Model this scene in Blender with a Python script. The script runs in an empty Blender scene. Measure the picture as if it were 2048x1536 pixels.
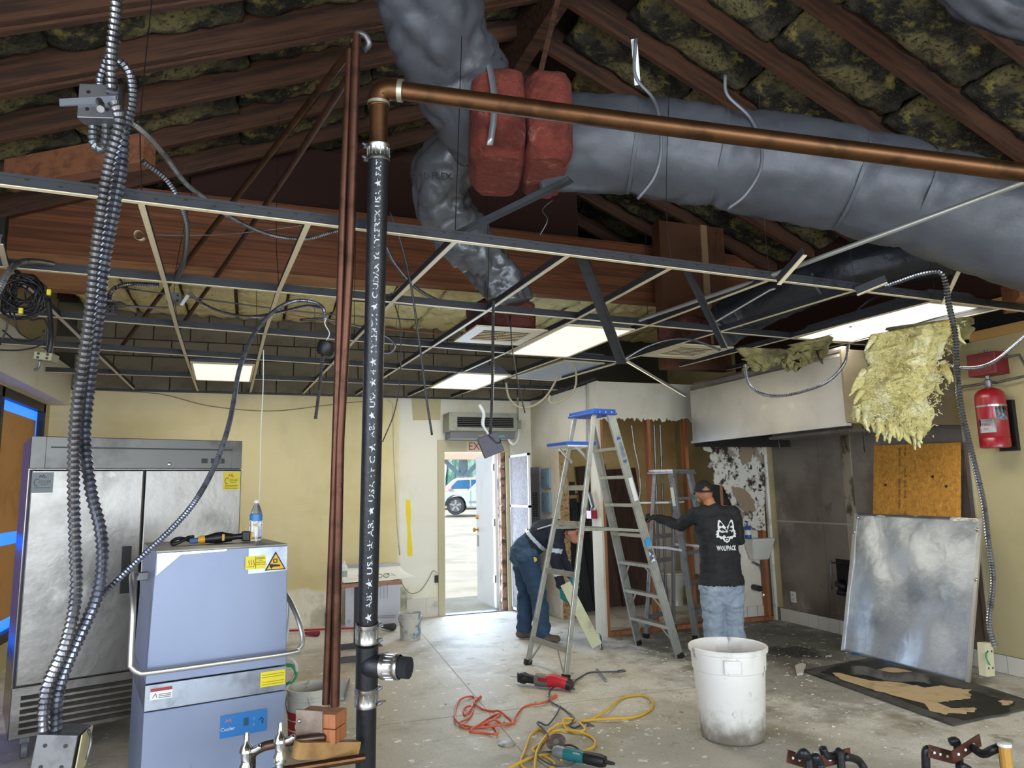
import bpy, math, random
from mathutils import Vector, Matrix, noise
random.seed(7)
sc = bpy.context.scene
V = Vector
# ------------------------------------------------------------------ camera
FPX = 1420.0
CAM = V((0, 0, 1.6))
_y, _p, _r = math.radians(20.3), math.radians(8.4), math.radians(1.15)
_F = V((math.sin(_y)*math.cos(_p), math.cos(_y)*math.cos(_p), math.sin(_p)))
_R0 = V((math.cos(_y), -math.sin(_y), 0)); _U0 = _R0.cross(_F)
_R = _R0*math.cos(_r) - _U0*math.sin(_r); _U = _U0*math.cos(_r) + _R0*math.sin(_r)
cd = bpy.data.cameras.new('camera'); cam = bpy.data.objects.new('camera', cd); sc.collection.objects.link(cam)
cd.sensor_width = 36; cd.lens = FPX/2048*36; cd.clip_end = 300; cd.clip_start = .05
cam.matrix_world = Matrix(((_R.x, _U.x, -_F.x, CAM.x), (_R.y, _U.y, -_F.y, CAM.y), (_R.z, _U.z, -_F.z, CAM.z), (0, 0, 0, 1)))
sc.camera = cam
def at(px, py, X=None, Y=None, Z=None, D=None):
    d = _F + _R*((px-1024)/FPX) + _U*((768-py)/FPX)
    t = D if D is not None else (X/d.x if X is not None else Y/d.y if Y is not None else (Z-1.6)/d.z)
    return CAM + d*t
# ------------------------------------------------------------------ world, sun, daylight, exposure
w = bpy.data.worlds.new('world'); sc.world = w; w.use_nodes = True
bg = w.node_tree.nodes['Background']; bg.inputs[0].default_value = (.70, .84, 1.0, 1); bg.inputs[1].default_value = 1.5
sc.view_settings.view_transform = 'Standard'; sc.view_settings.look = 'None'
sc.view_settings.exposure = 0.12; sc.view_settings.gamma = 1; sc.view_settings.use_curve_mapping = False
def add_light(name, kind, loc, rot, energy, color, size=None, sizey=None):
    l = bpy.data.lights.new(name, kind); l.energy = energy; l.color = color
    if kind == 'AREA': l.shape = 'RECTANGLE'; l.size = size; l.size_y = sizey
    o = bpy.data.objects.new(name, l); sc.collection.objects.link(o); o.location = loc; o.rotation_euler = rot
    return o
sun = add_light('sun', 'SUN', (0, 0, 30), (math.radians(13), math.radians(-40), 0), 3.6, (1, .96, .88)); sun.data.angle = .01
# daylight at the storefront glazing of the front wall behind the camera
add_light('daylight_storefront', 'AREA', (1.9, -3.85, 1.75), (math.radians(-90), 0, 0), 430, (.84, .92, 1.0), 6.6, 2.3).rotation_euler = (math.radians(90), 0, 0)
# daylight at the side storefront left of the camera
add_light('daylight_side', 'AREA', (-2.05, .2, 1.6), (0, math.radians(-90), 0), 150, (.80, .88, 1.0), 2.1, 3.6)
# daylight at the open exit door
add_light('daylight_door', 'AREA', (2.85, 9.42, 1.05), (math.radians(-90), 0, 0), 50, (.56, .74, 1.0), .8, 1.95)
try: sc.cycles.use_denoising = True
except Exception: pass
sc.cycles.max_bounces = 8; sc.cycles.diffuse_bounces = 4; sc.cycles.glossy_bounces = 4
sc.cycles.sample_clamp_indirect = 6.0
# ------------------------------------------------------------------ helpers
def hx(h):
    h = h.lstrip('#'); r = []
    for i in (0, 2, 4):
        c = int(h[i:i+2], 16)/255; r.append(c/12.92 if c <= .04045 else ((c+.055)/1.055)**2.4)
    return (r[0], r[1], r[2], 1)
_mats = {}
def mat(name, col, rough=.6, metal=0.0, layers=(), bump=None, emit=None, strength=1.0, trans=0.0, spec=None, coat=0.0, alpha=None):
    """procedural Principled material; layers: ('noise',color,scale,lo,hi,stretch) | ('edge',color,axis,sign,value,soft,amp,nscale) | ('spot',color,(x,y,z),radius,nscale,strength) | ('lines',color,axis,period,width)"""
    m = bpy.data.materials.new(name); m.use_nodes = True; _mats[name] = m
    nt = m.node_tree; N = nt.nodes; L = nt.links; b = N['Principled BSDF']
    c = hx(col) if isinstance(col, str) else col
    b.inputs['Base Color'].default_value = c; b.inputs['Roughness'].default_value = rough; b.inputs['Metallic'].default_value = metal
    if trans: b.inputs['Transmission Weight'].default_value = trans
    if spec is not None: b.inputs['Specular IOR Level'].default_value = spec
    if coat: b.inputs['Coat Weight'].default_value = coat; b.inputs['Coat Roughness'].default_value = .15
    if alpha is not None: b.inputs['Alpha'].default_value = alpha
    if emit is not None:
        b.inputs['Emission Color'].default_value = hx(emit) if isinstance(emit, str) else emit
        b.inputs['Emission Strength'].default_value = strength
    tc = None
    def coord(stretch):
        nonlocal tc
        if tc is None: tc = N.new('ShaderNodeTexCoord')
        mp = N.new('ShaderNodeMapping'); mp.inputs['Scale'].default_value = stretch
        L.new(tc.outputs['Object'], mp.inputs[0]); return mp.outputs[0]
    def nz(scale, stretch, detail=5, rough_=.6):
        n = N.new('ShaderNodeTexNoise'); n.inputs['Scale'].default_value = scale; n.inputs['Detail'].default_value = detail
        n.inputs['Roughness'].default_value = rough_; L.new(coord(stretch), n.inputs['Vector']); return n.outputs[0]
    def math_(op, a, b_):
        q = N.new('ShaderNodeMath'); q.operation = op
        for i, x in enumerate((a, b_)):
            if isinstance(x, (int, float)): q.inputs[i].default_value = x
            else: L.new(x, q.inputs[i])
        return q.outputs[0]
    def ramp(x, lo, hi):
        r = N.new('ShaderNodeMapRange'); r.interpolation_type = 'SMOOTHSTEP'
        r.inputs[1].default_value = lo; r.inputs[2].default_value = hi; L.new(x, r.inputs[0]); return r.outputs[0]
    cur = None
    for ly in layers:
        k = ly[0]; lc = hx(ly[1]) if isinstance(ly[1], str) else ly[1]
        if k == 'noise':
            st = ly[5] if len(ly) > 5 else (1, 1, 1)
            fac = ramp(nz(ly[2], st), ly[3], ly[4])
        elif k == 'edge':
            _, _, ax, sg, val, soft, amp, ns = ly
            sx = N.new('ShaderNodeSeparateXYZ'); L.new(coord((1, 1, 1)), sx.inputs[0])
            e = math_('ADD', sx.outputs[ax], math_('MULTIPLY', math_('SUBTRACT', nz(ns, (1, 1, 1), 4), .5), amp*2))
            fac = ramp(math_('MULTIPLY', math_('SUBTRACT', e, val), sg), -soft, soft)
        elif k == 'spot':
            _, _, ctr, rad, ns, amt = ly
            vm = N.new('ShaderNodeVectorMath'); vm.operation = 'DISTANCE'; L.new(coord((1, 1, 1)), vm.inputs[0]); vm.inputs[1].default_value = ctr
            d = math_('DIVIDE', vm.outputs['Value'], rad)
            e = math_('ADD', d, math_('MULTIPLY', math_('SUBTRACT', nz(ns, (1, 1, 1), 6, .7), .5), 2.2))
            fac = math_('MULTIPLY', ramp(e, 1.15, .55), amt)
        elif k == 'lines':
            _, _, ax, per, wd = ly
            sx = N.new('ShaderNodeSeparateXYZ'); L.new(coord((1, 1, 1)), sx.inputs[0])
            fr = math_('FRACT', math_('DIVIDE', sx.outputs[ax], per), 0)
            fac = math_('LESS_THAN', fr, wd)
        mx = N.new('ShaderNodeMix'); mx.data_type = 'RGBA'
        L.new(fac, mx.inputs[0]); mx.inputs[7].default_value = lc
        if cur is None: mx.inputs[6].default_value = c
        else: L.new(cur, mx.inputs[6])
        cur = mx.outputs[2]
    if cur is not None: L.new(cur, b.inputs['Base Color'])
    if bump:
        st, scale = bump[0], bump[1]; stretch = bump[2] if len(bump) > 2 else (1, 1, 1)
        bn = N.new('ShaderNodeBump'); bn.inputs['Strength'].default_value = st; bn.inputs['Distance'].default_value = bump[3] if len(bump) > 3 else .01
        L.new(nz(scale, stretch), bn.inputs['Height']); L.new(bn.outputs[0], b.inputs['Normal'])
    return m
def catmull(pts, n=8):
    P = [V(p) for p in pts]; out = []
    for i in range(len(P)-1):
        p0 = P[i-1] if i else P[0]*2-P[1]; p1, p2 = P[i], P[i+1]; p3 = P[i+2] if i+2 < len(P) else P[-1]*2-P[-2]
        for k in range(n):
            t = k/n; out.append(.5*((2*p1)+(p2-p0)*t+(2*p0-5*p1+4*p2-p3)*t*t+(3*p1-p0-3*p2+p3)*t**3))
    out.append(P[-1]); return out
def resample(pts, step):
    out = [pts[0].copy()]; acc = 0
    for a, b_ in zip(pts[:-1], pts[1:]):
        d = (b_-a).length
        if d < 1e-9: continue
        t = step-acc
        while t <= d: out.append(a.lerp(b_, t/d)); t += step
        acc = d-(t-step)
    if (out[-1]-pts[-1]).length > step*.3: out.append(pts[-1].copy())
    return out
def frame(z, up=V((0, 0, 1))):
    z = V(z).normalized()
    if abs(z.dot(up)) > .98: up = V((1, 0, 0)) if abs(z.x) < .9 else V((0, 1, 0))
    x = up.cross(z).normalized(); y = z.cross(x); return x, y, z
class MB:
    def __init__(s): s.v = []; s.f = []; s.mi = []; s.cur = 0
    def add(s, vs, fs):
        o = len(s.v); s.v += [tuple(x) for x in vs]
        for f in fs: s.f.append(tuple(i+o for i in f)); s.mi.append(s.cur)
        return s
    def hexa(s, p):   # 8 points: bottom ring 0-3, top ring 4-7
        return s.add(p, [(3, 2, 1, 0), (4, 5, 6, 7), (0, 1, 5, 4), (1, 2, 6, 5), (2, 3, 7, 6), (3, 0, 4, 7)])
    def box(s, c, d, rz=0, M=None):
        x, y, z = d[0]/2, d[1]/2, d[2]/2
        p = [V(q) for q in ((-x, -y, -z), (x, -y, -z), (x, y, -z), (-x, y, -z), (-x, -y, z), (x, -y, z), (x, y, z), (-x, y, z))]
        if M is None: M = Matrix.Rotation(rz, 3, 'Z')
        c = V(c); return s.hexa([M @ q + c for q in p])
    def bb(s, x0, x1, y0, y1, z0, z1): return s.box(((x0+x1)/2, (y0+y1)/2, (z0+z1)/2), (abs(x1-x0), abs(y1-y0), abs(z1-z0)))
    def beam(s, a, b_, w_, h, up=V((0, 0, 1))):
        a, b_ = V(a), V(b_); x, y, z = frame(b_-a, up); x = x*w_/2; y = y*h/2
        return s.hexa([a-x-y, a+x-y, a+x+y, a-x+y, b_-x-y, b_+x-y, b_+x+y, b_-x+y])
    def tube(s, pts, r, n=10, cap=True, ell=1.0, up=V((0, 0, 1))):
        P = [V(p) for p in pts]; m = len(P); R_ = r if isinstance(r, (list, tuple)) else [r]*m
        T = []
        for i in range(m):
            a = P[max(i-1, 0)]; b_ = P[min(i+1, m-1)]; t = (b_-a); T.append(t.normalized() if t.length > 1e-9 else V((0, 0, 1)))
        x, y, _ = frame(T[0], up); vs = []
        for i in range(m):
            x = (x - T[i]*x.dot(T[i])).normalized(); y = T[i].cross(x)
            for k in range(n):
                a = 2*math.pi*k/n; vs.append(P[i]+(x*math.cos(a)+y*math.sin(a)*ell)*R_[i])
        fs = [(i*n+k, i*n+(k+1) % n, (i+1)*n+(k+1) % n, (i+1)*n+k) for i in range(m-1) for k in range(n)]
        if cap: fs += [tuple(range(n-1, -1, -1)), tuple((m-1)*n+k for k in range(n))]
        return s.add(vs, fs)
    def cyl(s, a, b_, r, n=16, r2=None): return s.tube([a, b_], [r, r if r2 is None else r2], n)
    def lathe(s, prof, c=(0, 0, 0), axis=(0, 0, 1), n=24, cap0=True, cap1=True):
        x, y, z = frame(axis); c = V(c); m = len(prof)
        vs = [c+z*h+(x*math.cos(2*math.pi*k/n)+y*math.sin(2*math.pi*k/n))*r for r, h in prof for k in range(n)]
        fs = [(i*n+k, i*n+(k+1) % n, (i+1)*n+(k+1) % n, (i+1)*n+k) for i in range(m-1) for k in range(n)]
        if cap0: fs.append(tuple(range(n-1, -1, -1)))
        if cap1: fs.append(tuple((m-1)*n+k for k in range(n)))
        return s.add(vs, fs)
    def poly(s, pts, nrm, th):   # extruded polygon, 3D points in one plane
        P = [V(p) for p in pts]; d = V(nrm).normalized()*th; n = len(P)
        return s.add([*P, *[p+d for p in P]], [tuple(range(n-1, -1, -1)), tuple(range(n, 2*n))]+[(i, (i+1) % n, n+(i+1) % n, n+i) for i in range(n)])
    def ball(s, c, r, n=12, m=8, M=None):
        c = V(c); r = V((r, r, r)) if isinstance(r, (int, float)) else V(r); vs = []
        for i in range(1, m):
            a = math.pi*i/m
            for k in range(n):
                q = V((math.sin(a)*math.cos(2*math.pi*k/n)*r.x, math.sin(a)*math.sin(2*math.pi*k/n)*r.y, math.cos(a)*r.z)); vs.append(c+(M @ q if M else q))
        t = len(vs); q = V((0, 0, r.z)); q = M @ q if M else q; vs += [c+q, c-q]
        fs = [(i*n+k, (i+1)*n+k, (i+1)*n+(k+1) % n, i*n+(k+1) % n) for i in range(m-2) for k in range(n)]
        fs += [(t, k, (k+1) % n) for k in range(n)]+[(t+1, (m-2)*n+(k+1) % n, (m-2)*n+k) for k in range(n)]
        return s.add(vs, fs)
    def grid(s, fn, nu, nv, flip=False):
        vs = [fn(i/nu, j/nv) for j in range(nv+1) for i in range(nu+1)]; q = nu+1
        fs = [(j*q+i, j*q+i+1, (j+1)*q+i+1, (j+1)*q+i) for j in range(nv) for i in range(nu)]
        if flip: fs = [f[::-1] for f in fs]
        return s.add(vs, fs)
    def slab(s, fn, nu, nv, th):   # closed sheet: fn(u,v)->point, th vector or fn
        a = len(s.v); s.grid(fn, nu, nv); s.grid(lambda u, v_: V(fn(u, v_))+V(th), nu, nv, True); q = nu+1; o = q*(nv+1)
        rim = [i for i in range(nu+1)]+[j*q+nu for j in range(1, nv+1)]+[nv*q+i for i in range(nu-1, -1, -1)]+[j*q for j in range(nv-1, 0, -1)]
        k = len(rim)
        for i in range(k):
            p, r_ = rim[i], rim[(i+1) % k]; s.f.append((a+r_, a+p, a+o+p, a+o+r_)); s.mi.append(s.cur)
        return s
    def mesh(s, name, mats, smooth=False, bevel=0):
        me = bpy.data.meshes.new(name); me.from_pydata(s.v, [], s.f)
        for m in (mats if isinstance(mats, (list, tuple)) else [mats]): me.materials.append(m)
        if len(me.materials) > 1: me.polygons.foreach_set('material_index', s.mi)
        if smooth is True: me.polygons.foreach_set('use_smooth', [True]*len(me.polygons))
        elif smooth:
            me.polygons.foreach_set('use_smooth', [True]*len(me.polygons)); me.set_sharp_from_angle(angle=math.radians(smooth))
        me.update(); return me
    def build(s, name, mats, parent=None, smooth=False, bevel=0):
        return link(name, s.mesh(name, mats, smooth), parent, bevel)
def link(name, me, parent=None, bevel=0):
    o = bpy.data.objects.new(name, me); sc.collection.objects.link(o)
    if parent is not None: o.parent = parent; o.matrix_parent_inverse = chain(parent).inverted()
    if bevel:
        b = o.modifiers.new('bevel', 'BEVEL'); b.width = bevel; b.segments = 2; b.limit_method = 'ANGLE'; b.angle_limit = math.radians(40)
    return o
def chain(o):
    m = Matrix.Identity(4)
    while o is not None: m = o.matrix_parent_inverse @ o.matrix_basis if o.parent else o.matrix_basis; return m if not o.parent else chain(o.parent) @ m
    return m
def tag(o, label=None, cat=None, group=None, kind=None):
    if label: o['label'] = label
    if cat: o['category'] = cat
    if group: o['group'] = group
    if kind: o['kind'] = kind
    return o
def thing(name, label, cat, loc=(0, 0, 0), group=None, kind=None):
    o = bpy.data.objects.new(name, None); sc.collection.objects.link(o); o.location = loc; o.empty_display_size = .1
    return tag(o, label, cat, group, kind)
def struct(o): o['kind'] = 'structure'; return o
def text(s, size, org, right, up, m, parent, name='lettering', ext=.0006, align='CENTER', lift=.001, fit=None):
    cu = bpy.data.curves.new('t', 'FONT'); cu.body = s; cu.size = 1; cu.align_x = align; cu.align_y = 'CENTER'; cu.resolution_u = 2
    t = bpy.data.objects.new('t', cu); sc.collection.objects.link(t)
    dg = bpy.context.evaluated_depsgraph_get(); me = bpy.data.meshes.new_from_object(t.evaluated_get(dg))
    bpy.data.objects.remove(t); bpy.data.curves.remove(cu)
    r = V(right).normalized(); u = V(up).normalized(); n = r.cross(u).normalized(); org = V(org)
    sx = size
    if fit:
        xs = [v.co.x for v in me.vertices]; sx = fit/(max(xs)-min(xs))
    for v in me.vertices: v.co = org+r*(v.co.x*sx)+u*(v.co.y*size)+n*lift
    me.materials.clear(); me.materials.append(m)
    o = link(name, me, parent); return o
def rect_on(name, org, right, up, w_, h, m, parent, lift=.0008):
    r = V(right).normalized(); u = V(up).normalized(); n = r.cross(u).normalized(); o = V(org)
    b = MB(); b.poly([o-r*w_/2-u*h/2, o+r*w_/2-u*h/2, o+r*w_/2+u*h/2, o-r*w_/2+u*h/2], n, lift); return b.build(name, m, parent)
def jag(pts, amp, n=6, seed=0):
    out = []; c = sum((V(p) for p in pts), V())/len(pts)
    for i, p in enumerate(pts):
        a, b_ = V(p), V(pts[(i+1) % len(pts)])
        for k in range(n):
            q = a.lerp(b_, k/n); d = q-c; d = d/(d.length+1e-9); out.append(q+d*amp*(noise.noise(q*38+V((seed, 0, 0)))*1.2+noise.noise(q*90)*.6))
    return out
def strokes(name, lines, org, right, up, wd, m, parent, lift=.0012, scale=1):
    """flat drawn marks: list of polylines in 2D"""
    r = V(right).normalized(); u = V(up).normalized(); n = r.cross(u).normalized(); o = V(org); b = MB()
    for ln in lines:
        for (x0, y0), (x1, y1) in zip(ln[:-1], ln[1:]):
            a = o+r*x0*scale+u*y0*scale+n*lift; c = o+r*x1*scale+u*y1*scale+n*lift
            if (c-a).length > 1e-6: b.beam(a, c, wd, .0006, n)
    return b.build(name, m, parent)
def flat(name, polys, org, right, up, m, parent, lift=.001, scale=1):
    r = V(right).normalized(); u = V(up).normalized(); n = r.cross(u).normalized(); o = V(org); b = MB()
    for pl in polys: b.poly([o+r*x*scale+u*y*scale for x, y in pl], n, lift)
    return b.build(name, m, parent)
def copy_to(o, M_, parent):
    c = bpy.data.objects.new(o.name.split('.')[0], o.data); sc.collection.objects.link(c); c.parent = parent
    c.matrix_parent_inverse = chain(parent).inverted(); c.matrix_basis = M_
    return c
def inst(name, me, parent, loc, rot=None, scale=None):
    c = bpy.data.objects.new(name, me); sc.collection.objects.link(c); c.parent = parent; c.matrix_parent_inverse = chain(parent).inverted()
    c.location = loc
    if rot is not None: c.rotation_euler = rot
    if scale is not None: c.scale = scale
    return c
def flexpath(pts, n=10): return catmull(pts, n)
def conduit_mesh(mb, pts, r, pitch=None, n=10, smooth_path=True):
    pitch = pitch or r*.95
    P = flexpath(pts) if smooth_path else [V(p) for p in pts]
    P = resample(P, pitch/2)
    rr = [r*(1.0 if i % 2 == 0 else .70) for i in range(len(P))]
    return mb.tube(P, rr, n)
# ------------------------------------------------------------------ materials of the setting
XL, XR, YB, YF, ZC = -2.12, 5.95, 9.2, -4.0, 2.83
PX, PY = 3.67, 7.15                       # corner of the stripped restroom partition
RX, RZ, RS = 2.2, 5.7, .42                # ridge
roofz = lambda x: RZ-RS*abs(x-RX)
m_floor = mat('concrete_floor', '#cac5bb', .6, layers=[('noise', '#d2cec6', .9, .42, .62), ('noise', '#989280', 1.7, .50, .68), ('noise', '#cfccc6', 3.3, .52, .66), ('noise', '#8a8577', 5.5, .58, .70),
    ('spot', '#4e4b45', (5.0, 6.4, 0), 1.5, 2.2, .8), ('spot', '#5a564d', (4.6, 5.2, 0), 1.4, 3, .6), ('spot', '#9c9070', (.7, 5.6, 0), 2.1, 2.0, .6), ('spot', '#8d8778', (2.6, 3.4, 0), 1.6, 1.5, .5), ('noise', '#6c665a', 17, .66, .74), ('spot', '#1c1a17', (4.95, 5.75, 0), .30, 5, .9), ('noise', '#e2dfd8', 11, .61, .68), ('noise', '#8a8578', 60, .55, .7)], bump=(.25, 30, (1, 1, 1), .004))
m_wallback = mat('cream_wall_paint', '#ded0a0', .6, layers=[('noise', '#cdbd85', .9, .40, .72), ('edge', '#e2dfd2', 0, 1, 1.82, .04, .03, 3), ('edge', '#e3dfcc', 2, -1, .42, .03, .16, 2.5),
    ('noise', '#b3a473', 2.2, .66, .82, (1, 1, .35)), ('spot', '#6d7350', (1.75, 9.2, .22), .22, 6, .8), ('spot', '#8b8368', (1.2, 9.2, .02), .5, 5, .6), ('noise', '#c2b684', .8, .45, .85, (.3, 1, 2.5)), ('noise', '#cabf95', 2, .5, .8, (1, 1, .4))], bump=(.12, 60))
m_cream = mat('cream_wall_plain', '#b1a57e', .6, layers=[('noise', '#9c8f66', 1.2, .42, .75), ('noise', '#877b57', 3, .66, .82, (1, 1, .4))], bump=(.1, 60))
m_whitewall = mat('white_wall_paint', '#d9d4c6', .6, layers=[('noise', '#c6bda6', 1.3, .45, .75), ('noise', '#a89f88', 4, .68, .82)], bump=(.1, 60))
m_block = mat('concrete_block', '#7d7462', .85, layers=[('noise', '#675f4e', 4, .45, .7), ('noise', '#837a68', 12, .6, .75)], bump=(.4, 60))
m_mortar = mat('mortar', '#4a4438', .9)
m_tan = mat('drywall_paper_back', '#d9b87d', .75, layers=[('noise', '#c6a265', 1.6, .42, .7), ('noise', '#e4c894', 4, .6, .8)])
m_stud = mat('stud_wood', '#a2653f', .65, layers=[('noise', '#7f4a2b', 3, .4, .7, (9, 9, .6)), ('noise', '#bb8258', 6, .62, .8, (6, 6, .5))], bump=(.2, 30, (6, 6, .5)))
m_rafter = mat('rafter_wood', '#553623', .75, layers=[('noise', '#352216', 2.2, .4, .62, (.6, 9, 9)), ('noise', '#73503a', 4, .62, .8, (.6, 7, 7))], bump=(.2, 25, (.6, 8, 8)))
m_glulam = mat('laminated_beam_wood', '#86502f', .7, layers=[('noise', '#633920', 1.6, .4, .66, (.5, 4, 14)), ('lines', '#54301b', 2, .0385, .10), ('noise', '#9d683f', 3, .63, .8, (.5, 4, 10))])
m_deck = mat('roof_deck', '#2c1d14', .9)
m_ply = mat('dark_plywood', '#34180f', .8, layers=[('noise', '#34180e', 2.0, .4, .7, (3, 3, .5))])
m_batt = mat('glass_wool_batt', '#857b4f', .95, layers=[('noise', '#4a4538', 2.6, .38, .56), ('noise', '#23211c', 3.4, .45, .60), ('noise', '#a89b52', 4.2, .56, .70), ('noise', '#2f2b23', 26, .50, .66), ('noise', '#6e674c', 60, .56, .7)], bump=(.8, 30, (1, 1, 1), .03))
m_battclean = mat('yellow_glass_wool', '#f0e2a4', .95, layers=[('noise', '#bfae74', 5, .48, .7), ('noise', '#fff6c8', 9, .55, .7), ('noise', '#5c5238', 14, .68, .8)], bump=(.9, 26, (1, 1, 1), .03))
m_tile = mat('white_base_tile', '#cfcac0', .3, layers=[('noise', '#a39c8e', 5, .5, .75), ('noise', '#6d675c', 11, .68, .8)])
m_grout = mat('grout', '#6f695f', .9)
m_drywall = mat('painted_drywall', '#d3ccba', .65, layers=[('noise', '#c0b69f', 1.6, .45, .75), ('noise', '#9b9179', 5, .68, .8)], bump=(.1, 50))
m_gyp = mat('gypsum_core', '#d9d6cf', .9, layers=[('noise', '#a9a498', 9, .5, .7)])
m_mold = mat('mouldy_drywall', '#cdc9bd', .7, layers=[('noise', '#8f8474', 5, .52, .6), ('noise', '#3a2b20', 7.5, .52, .62), ('noise', '#17110d', 16, .56, .66)], bump=(.3, 25))
m_white = mat('white_gloss_paint', '#dfdde0', .35, layers=[('noise', '#cfccd0', 2, .5, .8)])
m_frame = mat('beige_frame_paint', '#b6ad8c', .45, layers=[('noise', '#94896a', 5, .6, .8)])
m_black = mat('black_metal', '#121214', .45)
m_dark = mat('dark_void', '#0d0c0b', .9)
m_paper = mat('kraft_paper', '#b98a55', .85, layers=[('noise', '#a87a48', 3, .45, .7)])
m_blue = mat('backlit_blue_film', '#0a3cc8', .4, emit=(.02, .16, 1.0, 1), strength=1.8)  # emission stands in for sunlight coming through the film
m_steel = mat('brushed_stainless', '#cac8c4', .36, .9, layers=[('noise', '#b0aeaa', 1.4, .45, .75, (1, 1, 1)), ('noise', '#d9d7d3', 5, .6, .8)], bump=(.06, 90, (1, 1, 8)))
m_steeldark = mat('smoked_steel_cladding', '#8a8178', .36, .5, layers=[('noise', '#6b6158', .9, .40, .66), ('noise', '#a69d92', 1.6, .52, .74), ('noise', '#574d44', 3.5, .60, .78)], bump=(.1, 40))
m_asphalt = mat('parking_lot_concrete', '#b9b3a6', .85, layers=[('noise', '#a39c8e', .8, .45, .7), ('noise', '#cfcabf', 6, .6, .75)])
# ------------------------------------------------------------------ floor and ground outside
b = MB(); b.bb(XL-.1, XR+.1, YF-.1, YB+.12, -.12, 0); fl_ = struct(b.build('floor', m_floor))
m_joint = mat('floor_joint', '#8d887c', .9)
b = MB(); b.beam((1.55, 3.2, .0003), (1.95, 9.1, .0003), .006, .001); b.build('saw_joint', m_joint, fl_)
b = MB(); b.beam((-1, 5.3, .0003), (4.6, 5.05, .0003), .006, .001); b.build('saw_joint', m_joint, fl_)
b = MB()   # the lot falls level, then rises gently away from the door
b.hexa([V(q) for q in ((-20, YB+.12, -.4), (30, YB+.12, -.4), (30, 18, -.4), (-20, 18, -.4), (-20, YB+.12, -.03), (30, YB+.12, -.03), (30, 18, -.0), (-20, 18, 0))])
b.hexa([V(q) for q in ((-30, 18, -.4), (40, 18, -.4), (40, 70, -.4), (-30, 70, -.4), (-30, 18, 0), (40, 18, 0), (40, 70, 1.2), (-30, 70, 1.2))])
lot = struct(b.build('ground', m_asphalt)); lot['label'] = 'sunlit concrete parking lot beyond the open exit door'
# ------------------------------------------------------------------ walls
t = .14
DX0, DX1, DZ = 2.42, 3.28, 2.10
b = MB(); b.bb(XL-t, DX0, YB, YB+t, 0, ZC); b.bb(DX1, XR+t, YB, YB+t, 0, ZC); b.bb(DX0, DX1, YB, YB+t, DZ, ZC)
wb = struct(b.build('wall_back', m_wallback))
b = MB(); b.bb(XL-t, XR+t, YB+.035, YB+t, ZC, 4.2)
b.poly([(XL-t, YB+.06, 4.2), (XR+t, YB+.06, 4.2), (RX, YB+.06, RZ)], (0, 1, 0), .06)
b.build('block_backing', m_mortar, wb)
bl = MB(); bl.bb(-.193, .193, 0, .04, -.093, .093); me_bl = bl.mesh('concrete_block', m_block)
for r in range(7):
    z = ZC+.1+r*.2
    x = XL+.2+(.2 if r % 2 else 0)
    while x < 4.2:
        inst('concrete_block', me_bl, wb, (x, YB+random.uniform(-.003, .003), z)); x += .4
b = MB(); b.poly([(1.98, YB-.004, ZC-.02), (2.38, YB-.004, ZC-.02), (2.37, YB-.004, 2.53), (2.0, YB-.004, 2.52)], (0, 1, 0), .004); b.build('plaster_patch', mat('tan_plaster', '#bfb28c', .8), wb)
sp = mat('yellow_spray_paint', '#e8cf1e', .6)
p0, p1 = at(816, 1000, Y=YB-.003), at(820, 1112, Y=YB-.003)
b = MB(); b.slab(lambda u, v_: V((p0.x+(p1.x-p0.x)*v_+(u-.5)*(.055+.012*math.sin(v_*9)), YB-.003, p0.z+(p1.z-p0.z)*v_)), 3, 14, (0, .003, 0)); b.build('spray_mark', sp, wb)
b = MB(); b.tube(catmull([at(x, y, Y=YB-.012) for x, y in ((195, 780), (320, 788), (420, 812), (540, 822), (640, 812), (700, 805), (760, 800))], 5), .006, 5); b.build('stapled_wire', mat('grey_wire', '#8d8064', .7), wb, True)
b = MB(); b.tube([at(x, y, Y=YB-.012) for x, y in ((776, 800), (786, 806), (788, 900), (795, 1050), (800, 1110))], .008, 5); b.build('painted_conduit', m_whitewall, wb, True)
# low base of tile by the exit door
for i in range(2):
    b = MB(); x0 = 1.92+i*.25; b.bb(x0, x0+.235, YB-.012, YB, .01, .24); b.build('base_tile', m_tile, wb)
# left wall with the papered storefront window, soffit above
WY0, WY1, WZ0, WZ1 = 4.6, 9.08, .25, 2.62
b = MB(); b.bb(XL-t, XL, 2.4, WY0, 0, 4.1); b.bb(XL-t, XL, WY1, YB+t, 0, 4.1); b.bb(XL-t, XL, WY0, WY1, 0, WZ0); b.bb(XL-t, XL, WY0, WY1, WZ1, 4.1)
b.bb(XL-t, XL, YF, -1.8, 0, 4.1); b.bb(XL-t, XL, -1.8, 2.4, 2.75, 4.1); b.bb(XL-t, XL, -1.8, 2.4, 0, .45)
wl = struct(b.build('wall_left', m_cream))
b = MB(); b.bb(XL, -1.93, 2.4, YB, 2.63, 3.05); b.build('soffit', m_whitewall, wl)
wn = thing('window_1', None, None, (XL, 6.8, WZ0), kind='structure')
b = MB()
for y in (WY0, 6.1, 7.6, WY1-.07): b.bb(XL-.10, XL-.01, y, y+.07, WZ0, WZ1)
for z in (WZ0, WZ1-.09): b.bb(XL-.10, XL-.01, WY0, WY1, z, z+.09)
b.build('window_frame', m_black, wn)
b = MB(); b.bb(XL-.075, XL-.07, WY0, WY1, WZ0, WZ1); b.build('film_pane', m_blue, wn)
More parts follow.
